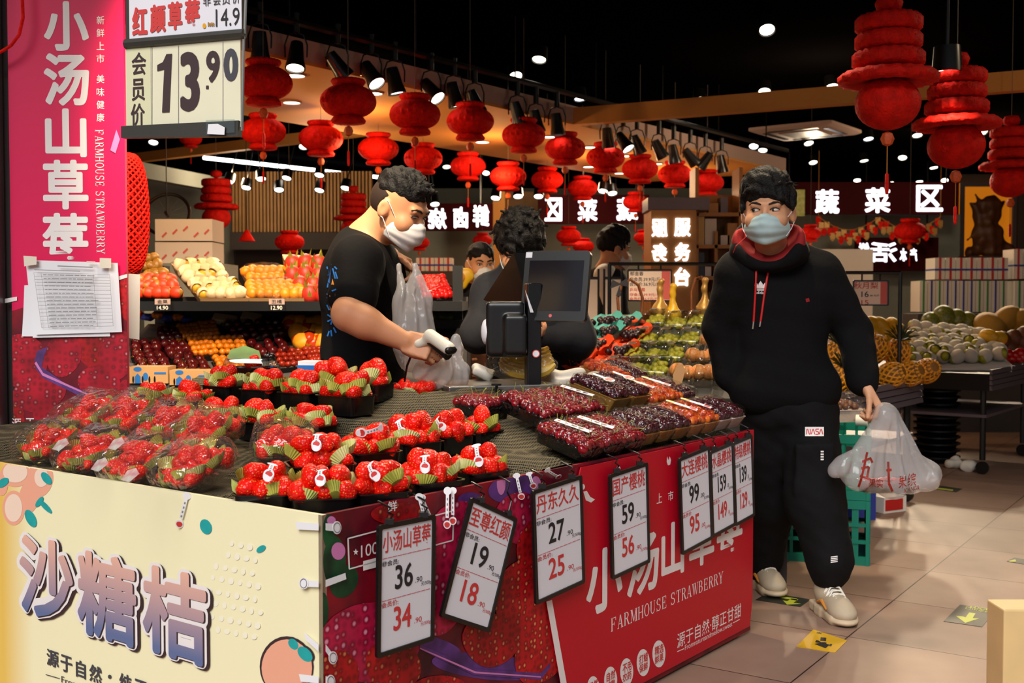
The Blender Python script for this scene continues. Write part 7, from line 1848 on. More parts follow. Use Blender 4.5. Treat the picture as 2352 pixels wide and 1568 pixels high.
# left shelves: lower sloped bin and upper shelf
xl, xr = at(240, 690, 5.2).x, at(1060, 690, 5.2).x
sh = thing('fruit_shelf', 'black two-tier fruit shelf behind the shop worker', 'shelf', ((xl + xr) / 2, 5.4, 0))
MB().box(((xl + xr) / 2, 5.40, 0.41), (xr - xl, 0.85, 0.82)).build('lower_bin', 'black_metal', sh, smooth=False)
mb = MB(); mb.rings([[V(x, y, z) for y, z in ((4.98, 0.82), (5.82, 0.82), (5.82, 1.10), (4.98, 0.85))] for x in (xl, xr)]); mb.build('sloped_board', 'dark_wall', sh, smooth=False)
MB().box(((xl + xr) / 2, 5.62, 1.194), (xr - xl, 0.70, 0.045)).build('upper_shelf', 'black_metal', sh, smooth=False)
MB().box(((xl + xr) / 2, 5.98, 0.62), (xr - xl, 0.04, 1.24)).build('back_panel', 'dark_wall', sh, smooth=False)
for x in (xl + 0.05, xr - 0.05): MB().box((x, 5.9, 0.7), (0.05, 0.1, 1.4)).build('upright', 'black_metal', sh, smooth=False)
def strip(x, y, top, bot, lab):
    P = at(x, y, 5.255); pl = FR(P); t = thing('shelf_label', lab, 'label', P)
    a0, b0, a1, b1 = pbox(pl, x - 18, y - 12, x + 18, y + 1); MB().plate(pl, [(a0, b0), (a1, b0), (a1, b1), (a0, b1)], 0.002, 0.003).build('name_strip', 'soffit_face', t, smooth=False)
    mb = MB(); letter(mb, pl, top, pbox(pl, x - 12, y - 10, x + 12, y - 1), 0.006, 0.01); mb.build('name_lettering', 'ink_black', t, smooth=False)
    a0, b0, a1, b1 = pbox(pl, x - 19, y + 2, x + 19, y + 16); MB().plate(pl, [(a0, b0), (a1, b0), (a1, b1), (a0, b1)], 0.002, 0.003).build('price_strip', 'black_satin', t, smooth=False)
    mb = MB(); letter(mb, pl, bot, pbox(pl, x - 13, y + 4, x + 13, y + 13), 0.006, 0.01); mb.build('price_lettering', 'warm_white', t, smooth=False)
strip(374, 698, '金果', '14.90', 'shelf label of 14.90 under the kiwis'); strip(636, 698, '丑橘', '12.90', 'shelf label of 12.90 under the oranges')
def q4(x0, y0, x1, y1, x2, y2, x3, y3, Y0, Y1): return [(x0, y0, Y0), (x1, y1, Y0), (x2, y2, Y1), (x3, y3, Y1)]
L = pack
L(q4(322, 634, 400, 634, 420, 684, 300, 684, 5.55, 5.32), 5, 3, 'kiwi', 'tray of kiwis in red nets at the left of the upper shelf', 0.026, film=None, net='net_red')
L(q4(312, 586, 355, 584, 402, 655, 345, 662, 5.85, 5.55), 3, 4, 'kiwi', 'clear box of kiwis leaning at the left of the upper shelf', 0.026, 'clear_plastic')
L(q4(393, 605, 500, 600, 528, 645, 430, 648, 5.8, 5.55), 4, 3, 'pear', 'upper carton of golden pears in foam nets', 0.031, 'carton', net='net_cream')
L(q4(430, 648, 535, 645, 572, 684, 458, 684, 5.5, 5.32), 5, 3, 'pear', 'lower carton of golden pears in foam nets', 0.031, 'carton', net='net_cream')
L(q4(550, 617, 652, 614, 668, 650, 572, 652, 5.75, 5.58), 6, 2, 'orange', 'carton of oranges at the back of the upper shelf', 0.031, 'carton')
L(q4(562, 650, 690, 650, 710, 684, 570, 684, 5.52, 5.34), 7, 3, 'orange', 'carton of oranges at the front of the upper shelf', 0.029, 'carton')
for k, (x, y) in enumerate(((672, 606), (702, 604), (732, 606), (672, 632), (702, 630), (733, 632), (690, 656), (720, 656), (712, 676), (738, 674))):
    p = at(x, y, 5.75 - (y - 600) * 0.005); t = thing('dragon_fruit', 'dragon fruit of the pile left of the black T-shirt', 'dragon fruit', p, random.random(), 'dragon fruits on the upper shelf')
    mb = MB(); mb.ball((0, 0, 0), (0.042, 0.042, 0.050), 12, 8); mb.build('skin', 'dragon_skin', t, local=True)
    mb = MB()
    for i in range(9):
        a = 2.4 * i; z = -0.03 + 0.009 * i; r = 0.040 * math.sqrt(max(0.1, 1 - (z / 0.05) ** 2)); c_, s_ = math.cos(a), math.sin(a)
        mb.add([(r * c_ - 0.012 * s_, r * s_ + 0.012 * c_, z), (r * c_ + 0.012 * s_, r * s_ - 0.012 * c_, z), (1.45 * r * c_, 1.45 * r * s_, z + 0.035)], [(0, 1, 2)])
    mb.build('scales', 'dragon_leaf', t, local=True, smooth=False)
MB_ = [at(648, 584, 5.9), at(740, 588, 5.9), at(745, 686, 5.45), at(690, 686, 5.45)]
mb = MB(); mb.rings([MB_, [q - V(0, -0.03, 0.05) for q in MB_]]); tag(mb.build('fruit_carton', 'carton', origin=MB_[3], smooth=False), 'tilted carton under the dragon fruits', 'carton')
PL = [(300, 782, 366, 786, 384, 822, 300, 822, 'plum', 'dark red plum pack at the left end of the lower bin'), (366, 786, 428, 790, 452, 826, 384, 822, 'plum', 'dark red plum pack in the middle of the left lower bin'), (306, 816, 380, 816, 402, 850, 312, 846, 'plum', 'plum pack right above the left cardboard carton'), (390, 816, 470, 824, 492, 856, 404, 850, 'plum', 'plum pack above the joint of the two cardboard cartons'), (506, 742, 578, 738, 604, 780, 540, 784, 'plum', 'left dark plum pack in the upper part of the lower bin'), (580, 738, 648, 736, 664, 772, 604, 780, 'plum', 'right dark plum pack in the upper part of the lower bin'), (560, 786, 655, 780, 676, 812, 588, 820, 'plum', 'plum pack right of the kumquats'),
      (404, 748, 452, 742, 470, 776, 420, 782, 'kumquat', 'left orange fruit pack at the back of the lower bin'), (452, 740, 490, 736, 506, 774, 470, 776, 'kumquat', 'right orange fruit pack at the back of the lower bin'), (428, 776, 486, 772, 504, 816, 446, 820, 'kumquat', 'first pack of kumquats in the lower bin'), (486, 772, 560, 772, 576, 814, 504, 816, 'kumquat', 'second pack of kumquats in the lower bin'), (484, 820, 568, 816, 588, 844, 500, 852, 'kumquat', 'front pack of kumquats above the strawberries'),
      (622, 802, 690, 802, 716, 838, 644, 846, 'date', 'pack of small red fruit left of the black T-shirt'), (690, 798, 750, 796, 752, 832, 716, 836, 'date', 'pack of small red fruit touching the black T-shirt'), (360, 752, 402, 756, 424, 782, 368, 788, 'plum', 'plum pack in a yellow net')]
for x0, y0, x1, y1, x2, y2, x3, y3, kd, lb in PL:
    d = lambda y: 5.05 + (855 - y) * 0.0056
    r = {'plum': 0.024, 'kumquat': 0.0165, 'date': 0.015}[kd]
    L([(x0, y0, d(y0)), (x1, y1, d(y1)), (x2, y2, d(y2)), (x3, y3, d(y3))], {'plum': 3, 'kumquat': 5, 'date': 5}[kd], {'plum': 3, 'kumquat': 4, 'date': 4}[kd], kd, lb, r, 'net_orange' if 'yellow' in lb else 'tray_black', 'film', name='fruit_tray', th=0.035, fl='small red fruit' if kd == 'date' else '')
L(q4(652, 738, 746, 738, 752, 806, 692, 800, 5.7, 5.35), 4, 3, 'papaya', 'tray of papayas in yellow nets left of the black T-shirt', 0.040, film=None, net='net_orange')
for k, (x, y, m) in enumerate(((318, 722, 'date_red'), (340, 728, 'ribbon_blue'), (362, 724, 'kumquat'), (386, 730, 'ribbon_blue'), (410, 728, 'kumquat'), (430, 734, 'ribbon_blue'))):
    p = at(x, y, 5.72); v_, f_ = sdf([('ell', p, (0.032, 0.03, 0.02))], 0.008, 0.01, warp=lambda P: wav(P, 30, 0.006, 3)); tag(nobj('snack_bag', v_, f_, m, origin=p), 'small shiny snack bag at the left back of the lower bin, %s from the left' % ORD[k], 'snack bag')
for x, y, w, lb in ((516, 734, 0.12, 'left white foam lid at the back of the lower bin'), (577, 730, 0.10, 'right white foam lid at the back of the lower bin')):
    o = MB().box((0, 0, 0), (w, 0.07, 0.03)).build('foam_slab', 'net_cream', local=True, bevel=0.006); o.location = at(x, y, 5.72); o.rotation_euler = (0.5, 0.15, 0.1); tag(o, lb, 'lid')
for k, (x0, x1) in enumerate(((296, 386), (389, 492))):
    a_, b_ = at(x0, 842 + 8 * k, 4.97), at(x1, 880 + 4 * k, 4.97); t = thing('cardboard_carton', ('left' if k == 0 else 'right') + ' printed cardboard carton at the front of the lower bin', 'carton', ((a_.x + b_.x) / 2, 4.97, b_.z))
    MB().box(((a_.x + b_.x) / 2, 5.03, (a_.z + b_.z) / 2), (b_.x - a_.x, 0.12, a_.z - b_.z)).build('box', 'carton', t, smooth=False)
    pl = FR(V((a_.x + b_.x) / 2, 4.97, (a_.z + b_.z) / 2)); w, h = (b_.x - a_.x) / 2, (a_.z - b_.z) / 2
    mb = MB(); mb.plate(pl, disc(-w * 0.55, h * 0.7, 0.018, 0.010), 0.001); mb.plate(pl, [(-w * 0.7, -h), (-w * 0.4, -h), (-w * 0.4, -h * 0.2), (-w * 0.55, h * 0.2), (-w * 0.7, -h * 0.2)], 0.001); mb.plate(pl, disc(-w * 0.15, -h * 0.2, 0.012, 0.018), 0.001); mb.plate(pl, [(w * 0.3, h * 0.1), (w * 0.9, h * 0.1), (w * 0.9, h * 0.35), (w * 0.3, h * 0.35)], 0.001); mb.build('blue_print', 'ink_blue', t, smooth=False)
    for sx in (-0.78, -0.3, 0.05, 0.32): mb = MB(); mb.plate(pl, disc(w * sx, -h * 0.55, 0.0045, 0.016, 10), 0.0012); mb.build('hand_slot', 'black_satin', t, smooth=False)
# beyond the bag of the shop worker
L(q4(955, 636, 1018, 632, 1046, 686, 972, 686, 6.2, 5.9), 7, 5, 'tomato', 'red tomato trays right of the white carrier bag', 0.021, 'tray_black', 'film')
L(q4(985, 708, 1036, 706, 1040, 738, 990, 740, 6.0, 5.8), 3, 2, 'avocado', 'tray of green fruit right of the white carrier bag', 0.030, film=None)
L(q4(1004, 752, 1040, 750, 1044, 800, 1004, 800, 6.0, 5.7), 3, 4, 'tomato', 'tray of red fruit behind the scanner hand', 0.022, film='film')
MB_ = at(1010, 690, 6.2); tag(MB().box((MB_.x - 0.05, 6.2, 0.56), (0.42, 0.9, 1.12)).build('fruit_counter', 'black_metal', origin=(MB_.x, 6.2, 0), smooth=False), 'dark fruit counter right of the white carrier bag', 'counter')
t = thing('fruit_cutout', 'yellow heart shaped orange slice cut-out left of the short haired worker', 'decoration', at(1062, 640, 6.9))
v_, f_ = sdf([('ell', at(1056, 634, 6.9), (0.045, 0.02, 0.05)), ('ell', at(1072, 632, 6.9), (0.045, 0.02, 0.045)), ('ell', at(1062, 648, 6.9), (0.035, 0.02, 0.045))], 0.008, 0.02); nobj('cut_fruit', v_, f_, 'mango_yellow', t)
v_, f_ = sdf([('ell', at(1060, 636, 6.87), (0.022, 0.012, 0.03))], 0.006, 0.01); nobj('flesh', v_, f_, 'orange_peel', t)
# ---- grape stand
gx0, gx1 = at(1285, 800, 5.3).x, at(1660, 800, 5.3).x
st = thing('grape_stand', 'dark sloped fruit stand carrying the grapes and peaches', 'stand', ((gx0 + gx1) / 2, 5.4, 0))
mb = MB(); mb.rings([[V(x, y, z) for y, z in ((4.85, 0), (6.1, 0), (6.1, 1.10), (4.85, 0.80))] for x in (gx0, gx1 + 0.2)]); mb.build('stand_body', 'dark_wall', st, smooth=False)
dg = lambda y: 4.92 + (872 - y) * 0.0062
GP = [(1482, 714, 1531, 771), (1531, 722, 1580, 773), (1582, 720, 1626, 769), (1462, 769, 1513, 803), (1514, 769, 1560, 803), (1561, 769, 1607, 801), (1434, 804, 1483, 838), (1484, 804, 1525, 838), (1526, 804, 1570, 838), (1392, 838, 1442, 872), (1443, 838, 1486, 872), (1487, 838, 1534, 872)]
bagm = {}
for k, (x0, y0, x1, y1) in enumerate(GP):
    sk = (y1 - y0) * 0.30; p = at((x0 + x1) / 2, (y0 + y1) / 2, dg((y0 + y1) / 2)); Ls = 0.20
    X = Matrix.Translation(p) @ Matrix.Rotation(-0.35, 4, 'Z') @ Matrix.Rotation(0.32, 4, 'X')
    o = inst('grapes', GR[k % 3], X, 'bunch of green grapes in clear bag, %s of the stand counted from the top' % ORD[k], 'grapes', None)
    if not bagm: bagm[0] = dome_mesh(0.13, 0.20, 0.07, 'clear_plastic', 0.02, 0.004, 2)
    t = inst('clear_bag', bagm[0], X @ Matrix.Translation((0, 0, -0.02)), 'clear bag around the %s bunch of green grapes from the top' % ORD[k], 'bag')
    mb = MB(); pl = Plane(X @ V(-0.02, 0.05, 0.055), X.to_3x3() @ V(1, 0, 0), X.to_3x3() @ V(0, 1, 0)); mb.plate(pl, disc(0, 0, 0.022, 0.014, 8), 0, 0.0006); mb.build('gold_rim', 'tray_gold', t, smooth=False)
    mb = MB(); mb.plate(pl, disc(0, 0, 0.019, 0.0115, 8), 0.001, 0.0006); mb.build('black_label', 'ink_black', t, smooth=False)
for k, (x0, y0, x1, y1) in enumerate(((1300, 814, 1350, 850), (1346, 790, 1384, 822), (1370, 756, 1416, 788), (1413, 739, 1452, 762), (1366, 741, 1408, 757), (1440, 765, 1472, 790), (1410, 805, 1440, 830))):
    p = at((x0 + x1) / 2, (y0 + y1) / 2, dg((y0 + y1) / 2)); X = Matrix.Translation(p + V(0, 0, 0.01)) @ Matrix.Rotation(-0.7, 4, 'Z') @ Matrix.Rotation(0.35, 4, 'X')
    inst('grapes', GD[k % 2], X, 'bunch of dark grapes in coloured paper, %s from the front of the stand' % ORD[k], 'grapes')
    m = 'teal_paper' if k in (2, 3, 4) else 'orange_paper'
    mb = MB(); n = 20; mb.rings([[(r * math.cos(2 * pi * i / n) * (1 + 0.12 * math.sin(i * 2.1)), r * 1.5 * math.sin(2 * pi * i / n), z + 0.012 * math.sin(i * 1.7)) for i in range(n)] for r, z in ((0.03, -0.035), (0.062, -0.02), (0.085, 0.018))], cap1=False)
    o = mb.build('wrapping_paper', m, local=True, angle=20); o.matrix_basis = X; tag(o, ('teal' if m[0] == 't' else 'orange') + ' paper around the %s dark grape bunch from the front' % ORD[k], 'paper')
for k, (x, y) in enumerate(((1395, 850), (1375, 835), (1425, 845), (1455, 740))):
    p = at(x, y, dg(y)); v_, f_ = sdf([('ell', p, (0.055, 0.07, 0.02))], 0.01, 0.01, warp=lambda P: wav(P, 16, 0.014, k)); tag(nobj('wrapping_paper', v_, f_, 'orange_paper', origin=p), 'crumpled orange-red paper between the grape bunches, %s piece' % ORD[k], 'paper')
for k, (x0, y0, x1, y1) in enumerate(((1540, 844, 1584, 876), (1588, 844, 1634, 876), (1574, 808, 1620, 838), (1622, 806, 1650, 836), (1606, 774, 1632, 800), (1636, 848, 1660, 880))):
    sk = 8; L([(x0 + sk, y0, dg(y0)), (x1 + sk, y0, dg(y0)), (x1, y1, dg(y1)), (x0, y1, dg(y1))], 2, 1, 'peach', 'clear box of peaches on the grape stand, %s from the front left' % ORD[k], 0.036, 'clear_plastic', 'clear_plastic', th=0.03)
for k, (x, y, lb) in enumerate(((1545, 716, 'yellow pear bag with a tied neck behind the grapes'), (1516, 705, 'left grape bag neck tied with brown cord'), (1618, 702, 'right grape bag neck tied with brown cord'))):
    c = at(x, y, 5.9); v_, f_ = sdf([('ell', c - V(0, 0, 0.02), (0.045, 0.04, 0.05)), cap(c, c + V(0, 0, 0.09), 0.02, 0.012), cap(c + V(0, 0, 0.09), c + V(0.004, 0, 0.13), 0.012, 0.018)], 0.007, 0.02, warp=lambda P: wav(P, 18, 0.003, 2)); tag(nobj('tied_bag', v_, f_, 'mango_yellow' if k == 0 else 'tray_gold', origin=c), lb, 'bag')
c = at(1447, 735, 6.15); t = thing('wicker_basket', 'brown wicker basket with a tall handle behind the dark grapes', 'basket', c)
mb = MB(); mb.lathe([(0.09, -0.08), (0.115, 0.02), (0.122, 0.03), (0.11, 0.03), (0.085, -0.07)], 24, cap1=False); mb.v = [(x * 1.0, y * 0.8, z) for x, y, z in mb.v]; mb.build('basket_body', 'wicker', t, local=True)
mb = MB()
for dy in (-0.02, 0.02): mb.tube([(-0.06, dy, 0.02), (-0.068, dy, 0.12), (-0.045, dy, 0.19), (0, dy, 0.22), (0.045, dy, 0.19), (0.068, dy, 0.12), (0.06, dy, 0.02)], 0.006, 6)
mb.build('handle', 'wicker', t, local=True)
mb = MB(); mb.add([(-0.06, -0.03, 0.20), (-0.10, -0.03, 0.22), (-0.11, -0.03, 0.17), (-0.06, -0.03, 0.19), (-0.02, -0.03, 0.23), (-0.01, -0.03, 0.18), (-0.08, -0.03, 0.13), (-0.05, -0.03, 0.13)], [(0, 1, 2, 3), (0, 3, 5, 4), (3, 6, 7)]); mb.build('bow', 'ink_black', t, local=True)
mb = MB(); c2 = at(1606, 720, 6.1); mb.tube([c2 + V(x, 0, z) for x, z in ((-0.04, -0.02), (-0.042, 0.12), (-0.02, 0.19), (0.01, 0.2), (0.03, 0.14), (0.034, 0.0))], 0.007, 6); tag(mb.build('wicker_hoop', 'wicker', origin=c2 - V(0, 0, 0.02)), 'tall arched wicker basket rim by the elbow of the hoodie', 'basket')
# wall mounted bar with framed price notices
def notice_frame(Y, x0, y0, x1, y1, bar_y, bx0, bx1, lines, label, post):
    P = at((x0 + x1) / 2, (y0 + y1) / 2, Y); pl = FR(P); t = thing('price_notice', label, 'price notice', P)
    a0, b0, a1, b1 = pbox(pl, x0, y0, x1, y1); w, h = a1 - a0, b1 - b0
    mb = MB(); O_ = rrect(w, h, 0.008); I2 = rrect(w - 0.016, h - 0.016, 0.004); mb.rings([[pl.pt(x, y, -0.006) for x, y in O_], [pl.pt(x, y, 0.006) for x, y in O_], [pl.pt(x, y, 0.006) for x, y in I2], [pl.pt(x, y, 0.0) for x, y in I2]], cap1=False); mb.build('frame', 'black_satin', t, smooth=False)
    MB().plate(pl, I2, 0.0005).build('paper', 'peach_pale', t, smooth=False)
    mb = MB(); mb.plate(pl, [(w * 0.27, -h / 2 + 0.01), (w / 2 - 0.01, -h / 2 + 0.01), (w / 2 - 0.01, h / 2 - 0.01), (w * 0.27, h / 2 - 0.01)], 0.001); mb.build('red_band', 'ink_red_soft', t, smooth=False)
    for m in ('ink_black', 'ink_red'):
        mb = MB()
        for tx, mm, bx in lines:
            if mm == m: letter(mb, pl, tx, (-w / 2 + bx[0] * w, h / 2 - bx[3] * h, -w / 2 + bx[2] * w, h / 2 - bx[1] * h), 0.0015, 0.01)
        mb.build('black_lettering' if m == 'ink_black' else 'red_lettering', m, t, smooth=False)
    mb = MB(); zb = at(x0, bar_y, Y).z
    for s in (-0.25, 0.25): mb.tube([pl.pt(s * w, h / 2, 0), V(pl.pt(s * w, 0, 0).x, P.y, zb)], 0.005, 5)
    mb.build('hook', 'black_satin', t)
    r = thing('display_rail', 'black rail carrying the ' + label, 'rail', (at(post, bar_y, Y).x, P.y, 0))
    mb = MB(); A_, B_ = at(bx0, bar_y, Y), at(bx1, bar_y, Y); mb.tube([A_, B_], 0.010, 6); mb.build('bar', 'black_satin', r)
    for q in ((post,) if isinstance(post, int) else post):
        a = at(q, bar_y, Y); mb = MB(); mb.tube([a, V(a.x, a.y, 0.0)], 0.011, 6); mb.build('post', 'black_satin', r)
notice_frame(6.4, 1441, 618, 1543, 692, 606, 1398, 1648, [('郁金香', 'ink_black', (0.06, 0.07, 0.36, 0.20)), ('非会员:39.9元/斤', 'ink_black', (0.05, 0.25, 0.74, 0.38)), ('会员价:36.9元/斤', 'ink_black', (0.05, 0.40, 0.74, 0.53)), ('乒乓葡萄', 'ink_red', (0.05, 0.58, 0.40, 0.69)), ('非会员:39.9元/斤', 'ink_red', (0.05, 0.74, 0.74, 0.84)), ('会员价:36.9元/斤', 'ink_red', (0.05, 0.87, 0.70, 0.96))], 'framed pink price notice over the green grapes', 1400)
notice_frame(6.6, 1959, 643, 2041, 702, 626, 1935, 2068, [('秋月梨', 'ink_red', (0.03, 0.08, 0.70, 0.34)), ('16', 'ink_black', (0.24, 0.44, 0.44, 0.66)), ('.80 元/斤', 'ink_black', (0.47, 0.56, 0.74, 0.64)), ('15', 'ink_red', (0.24, 0.78, 0.44, 0.96))], 'framed pink price notice right of the hoodie', 2068)
for k, (x0, x1, lb) in enumerate(((1332, 1372, 'left blank pink board in a black frame right of the till screen'), (1390, 1426, 'right blank pink board in a black frame by the far man'))):
    o, pl = board('framed_board', lb, 'board', 6.9, x0, 640, x1, 738, 'peach_pale', 0.01); a0, b0, a1, b1 = pbox(pl, x0, 640, x1, 738)
    mb = MB()
    for q in ((a0 - 0.012, -pl.P.z, a0, b1 + 0.06), (a1, -pl.P.z, a1 + 0.012, b1 + 0.06), (a0, b1, a1, b1 + 0.012), (a0, b0 - 0.012, a1, b0)): mb.plate(pl, [(q[0], q[1]), (q[2], q[1]), (q[2], q[3]), (q[0], q[3])], -0.008, 0.016)
    mb.build('frame', 'black_satin', o, smooth=False)
# ---- pineapples and other fruit on the right hand tables
def bin_table(A, w, d, zt, label, h=0.15, legs=True):
    t = thing('display_bin', label, 'table', (A.x, A.y, 0)); g = lambda a, b, z: V(*(A + U * a + VV * b).xy, z)
    mb = MB(); mb.rings([[g(0, 0, zt - h), g(w, 0, zt - h), g(w, d, zt - h), g(0, d, zt - h)], [g(0, 0, zt - 0.03), g(w, 0, zt - 0.03), g(w, d, zt - 0.03), g(0, d, zt - 0.03)]]); mb.build('bin', 'black_metal', t, smooth=False)
    for k in range(4):
        mb = MB(); z0 = zt - h + h * k / 4; mb.rings([[g(-0.02, -0.02, z0 + 0.006), g(w, -0.02, z0 + 0.006), g(w, 0, z0 + 0.006), g(-0.02, 0, z0 + 0.006)], [g(-0.02, -0.012, z0 + h / 4), g(w, -0.012, z0 + h / 4), g(w, 0, z0 + h / 4), g(-0.02, 0, z0 + h / 4)]]); mb.build('ridged_trim', 'grey_metal', t, smooth=False)
    for a, b in ((0.06, 0.06), (w - 0.06, 0.06), (0.06, d - 0.06), (w - 0.06, d - 0.06)):
        mb = MB(); mb.tube([g(a, b, 0.10), g(a, b, zt - h)], 0.022, 8); lg = mb.build('leg', 'black_metal', t)
        mb = MB(); mb.tube([g(a - 0.012, b, 0.045), g(a + 0.012, b, 0.045)], 0.045, 14); mb.build('caster', 'black_satin', lg)
    mb = MB(); mb.rings([[g(0.03, 0.03, 0.40), g(w - 0.03, 0.03, 0.40), g(w - 0.03, d - 0.03, 0.40), g(0.03, d - 0.03, 0.40)], [g(0.03, 0.03, 0.42), g(w - 0.03, 0.03, 0.42), g(w - 0.03, d - 0.03, 0.42), g(0.03, d - 0.03, 0.42)]]); mb.build('lower_shelf', 'grey_metal', t, smooth=False)
    return g
A1 = onz(1900, 906, 0.75); g1 = bin_table(A1, 1.50, 0.85, 0.75, 'dark ridged table under the pineapples')
A2 = onz(2275, 849, 0.74); g2 = bin_table(A2, 1.3, 1.5, 0.74, 'dark ridged table under the mangoes')
def pineapple(p, rz, tilt, label, crown=True, net=True):
    t = thing('pineapple', label, 'pineapple', p); t.rotation_euler = (tilt, 0, rz)
    mb = MB(); mb.lathe([(0.02, -0.085), (0.05, -0.075), (0.064, -0.03), (0.064, 0.03), (0.05, 0.075), (0.02, 0.085)], 18, amp=lambda i, n, z: 0.05 * ((i + int(z * 100)) % 2)); mb.build('fruit', 'pine_skin', t, local=True)
    if net:
        mb = MB()
        for k in range(12):
            for sg in (-1, 1): mb.tube([((0.070 * math.sin(pi * (j + 1) / 14) ** 0.5) * math.cos(2 * pi * k / 12 + sg * j * 0.16), (0.070 * math.sin(pi * (j + 1) / 14) ** 0.5) * math.sin(2 * pi * k / 12 + sg * j * 0.16), -0.085 + 0.17 * j / 12) for j in range(13)], 0.0062, 5)
        mb.build('foam_net', 'net_orange', t, local=True)
    if crown:
        mb = MB()
        for k in range(34):
            a = 2.4 * k; e = 0.3 + 1.1 * k / 34; r = 0.075 + 0.04 * random.random(); d = V(math.cos(a) * math.cos(e), math.sin(a) * math.cos(e), math.sin(e)); b = V(0, 0, 0.08) + d * 0.012; s_ = d.cross(Z).normalized() * 0.007
            mb.add([b - s_, b + s_, b + d * r * 0.6 + s_ * 0.7 + Z * 0.01, b + d * r - Z * 0.005, b + d * r * 0.6 - s_ * 0.7 + Z * 0.01], [(0, 1, 2, 3, 4)])
        mb.build('crown', 'pine_leaf', t, local=True, smooth=False)
for k, (x, y, Y, rz, tl, cr, lb) in enumerate(((2062, 812, 6.75, 0.2, 0.25, True, 'pineapple with its dark leaf crown showing, right of the hoodie sleeve'), (2045, 862, 6.45, 0.9, 1.2, False, 'netted pineapple lying in front at the left of the right table'), (2090, 858, 6.6, 0.6, 1.25, False, 'netted pineapple lying in the middle of the right table'), (2128, 852, 6.75, 0.3, 1.2, False, 'netted pineapple lying at the right end of its table'), (1925, 872, 6.05, 0.4, 0.5, True, 'netted pineapple under the arm of the hooded man'), (1952, 880, 6.1, 1.0, 0.8, False, 'second netted pineapple under the arm of the hooded man'), (1918, 820, 6.4, 0.4, 0.3, True, 'netted pineapple between the arm and body of the hoodie'), (2012, 800, 6.7, 0.5, 0.4, False, 'netted pineapple touching the hoodie sleeve'))):
    pineapple(at(x, y, Y), rz, tl, lb, cr)
mq = [(2095, 750, 9.0), (2262, 765, 9.0), (2325, 822, 8.25), (2052, 836, 8.35)]; Q = quad3(mq)
for j in range(7):
    for i in range(8):
        p = qpt(Q, (i + 0.5 + 0.3 * (j % 2)) / 8.3, (j + 0.5) / 7) + V(0, 0, 0.012 + random.uniform(-0.012, 0.012)); sc = 0.048 * random.uniform(0.9, 1.1)
        X = Matrix.Translation(p) @ Euler((random.uniform(0.9, 1.9), random.uniform(-0.5, 0.5), random.uniform(0, 6))).to_matrix().to_4x4() @ Matrix.Diagonal((sc, sc, sc, 1))
        o = inst('mango', FM['mango'], X, 'green mango in a white foam net on the right hand table', 'mango', 'mangoes in foam nets'); kid('foam_net', collar('foam_net'), o)
mb = MB(); B_ = [q - V(0, 0, 0.05) for q in Q]; mb.rings([[V(q.x, q.y, 0.70) for q in B_], B_]); tag(mb.build('fruit_riser', 'foam_white', origin=(B_[0].x, B_[0].y, 0.7), smooth=False), 'pale riser under the heap of mangoes', 'riser')
def loose(kind, pts, r, label, group, Y, el=False):
    for k, c in enumerate(pts):
        x, y = c[:2]; X = TR(at(x, y, Y if len(c) < 3 else c[2]), random.uniform(0, 6), random.uniform(-0.6, 0.6) + (1.2 if el else 0), 0, r * random.uniform(0.92, 1.08)); inst(kind, FM[kind], X, label, kind.replace('_', ' '), group)
loose('yellow_mango', ((2002, 742), (2024, 748), (2048, 744), (2012, 760), (2036, 764), (2060, 762), (2004, 776), (2028, 780), (2050, 790), (2070, 776), (2290, 778), (2272, 772)), 0.058, 'yellow mango or pear beside the netted mangoes', 'loose yellow fruit on the right table', 8.6, True)
loose('melon', ((2140, 742), (2168, 730), (2196, 736), (2220, 744), (2182, 754), (2154, 756)), 0.095, 'dark green melon behind the netted mangoes', 'dark melons behind the mangoes', 9.5)
loose('jackfruit', ((2276, 752), (2312, 738), (2336, 756), (2350, 742)), 0.115, 'spiky golden jackfruit at the right edge', 'jackfruits at the right edge', 9.3, True)
loose('coconut', ((2300, 784), (2328, 778), (2348, 786), (2316, 798), (2342, 804), (2352, 770)), 0.075, 'brown fruit below the jackfruits at the right edge', 'brown fruit below the jackfruits', 9.0)
loose('tomato', ((2316, 812), (2330, 816), (2342, 810), (2322, 824), (2338, 824), (2348, 820)), 0.040, 'small red fruit at the right corner of the mango table', 'red fruit at the mango table corner', 8.55)
# ribboned cartons at the far right
def carton_row(n, x0, x1, y0, y1, Y, ribs, group, what, band=None):
    w = (x1 - x0) / n
    for k in range(n):
        P = at(x0 + w * (k + 0.5), (y0 + y1) / 2, Y); dx = w * Y / F; dz = (y1 - y0) * Y / F
        t = thing('gift_carton', 'gift carton with %s ribbon in the %s, %s from the left' % (ribs[k % len(ribs)], what, ORD[k]), 'carton', P - Z * dz / 2, 0, group)
        MB().box((0, 0.12, dz / 2), (dx * 0.94, 0.24, dz)).build('box', 'foam_white', t, local=True, smooth=False)
        MB().box((0, 0.12, dz / 2), (dx * 0.2, 0.246, dz + 0.006)).build('ribbon', 'ribbon_' + ribs[k % len(ribs)], t, local=True, smooth=False)
        if band: MB().box((0, 0.12, dz * 0.45), (dx * 0.95, 0.248, 0.016)).build('cross_ribbon', band, t, local=True, smooth=False)
carton_row(7, 2147, 2316, 592, 641, 10.5, ['red'], 'cartons with red ribbons', 'upper row', 'ribbon_blue')
carton_row(11, 2112, 2314, 645, 716, 10.5, ['green', 'blue', 'green', 'blue', 'blue', 'blue', 'blue', 'green', 'green', 'blue', 'green'], 'cartons with blue and green ribbons', 'lower row')
carton_row(2, 2328, 2372, 572, 640, 10.5, ['red'], 'cartons with red ribbons at the edge', 'end stack', 'ribbon_blue')
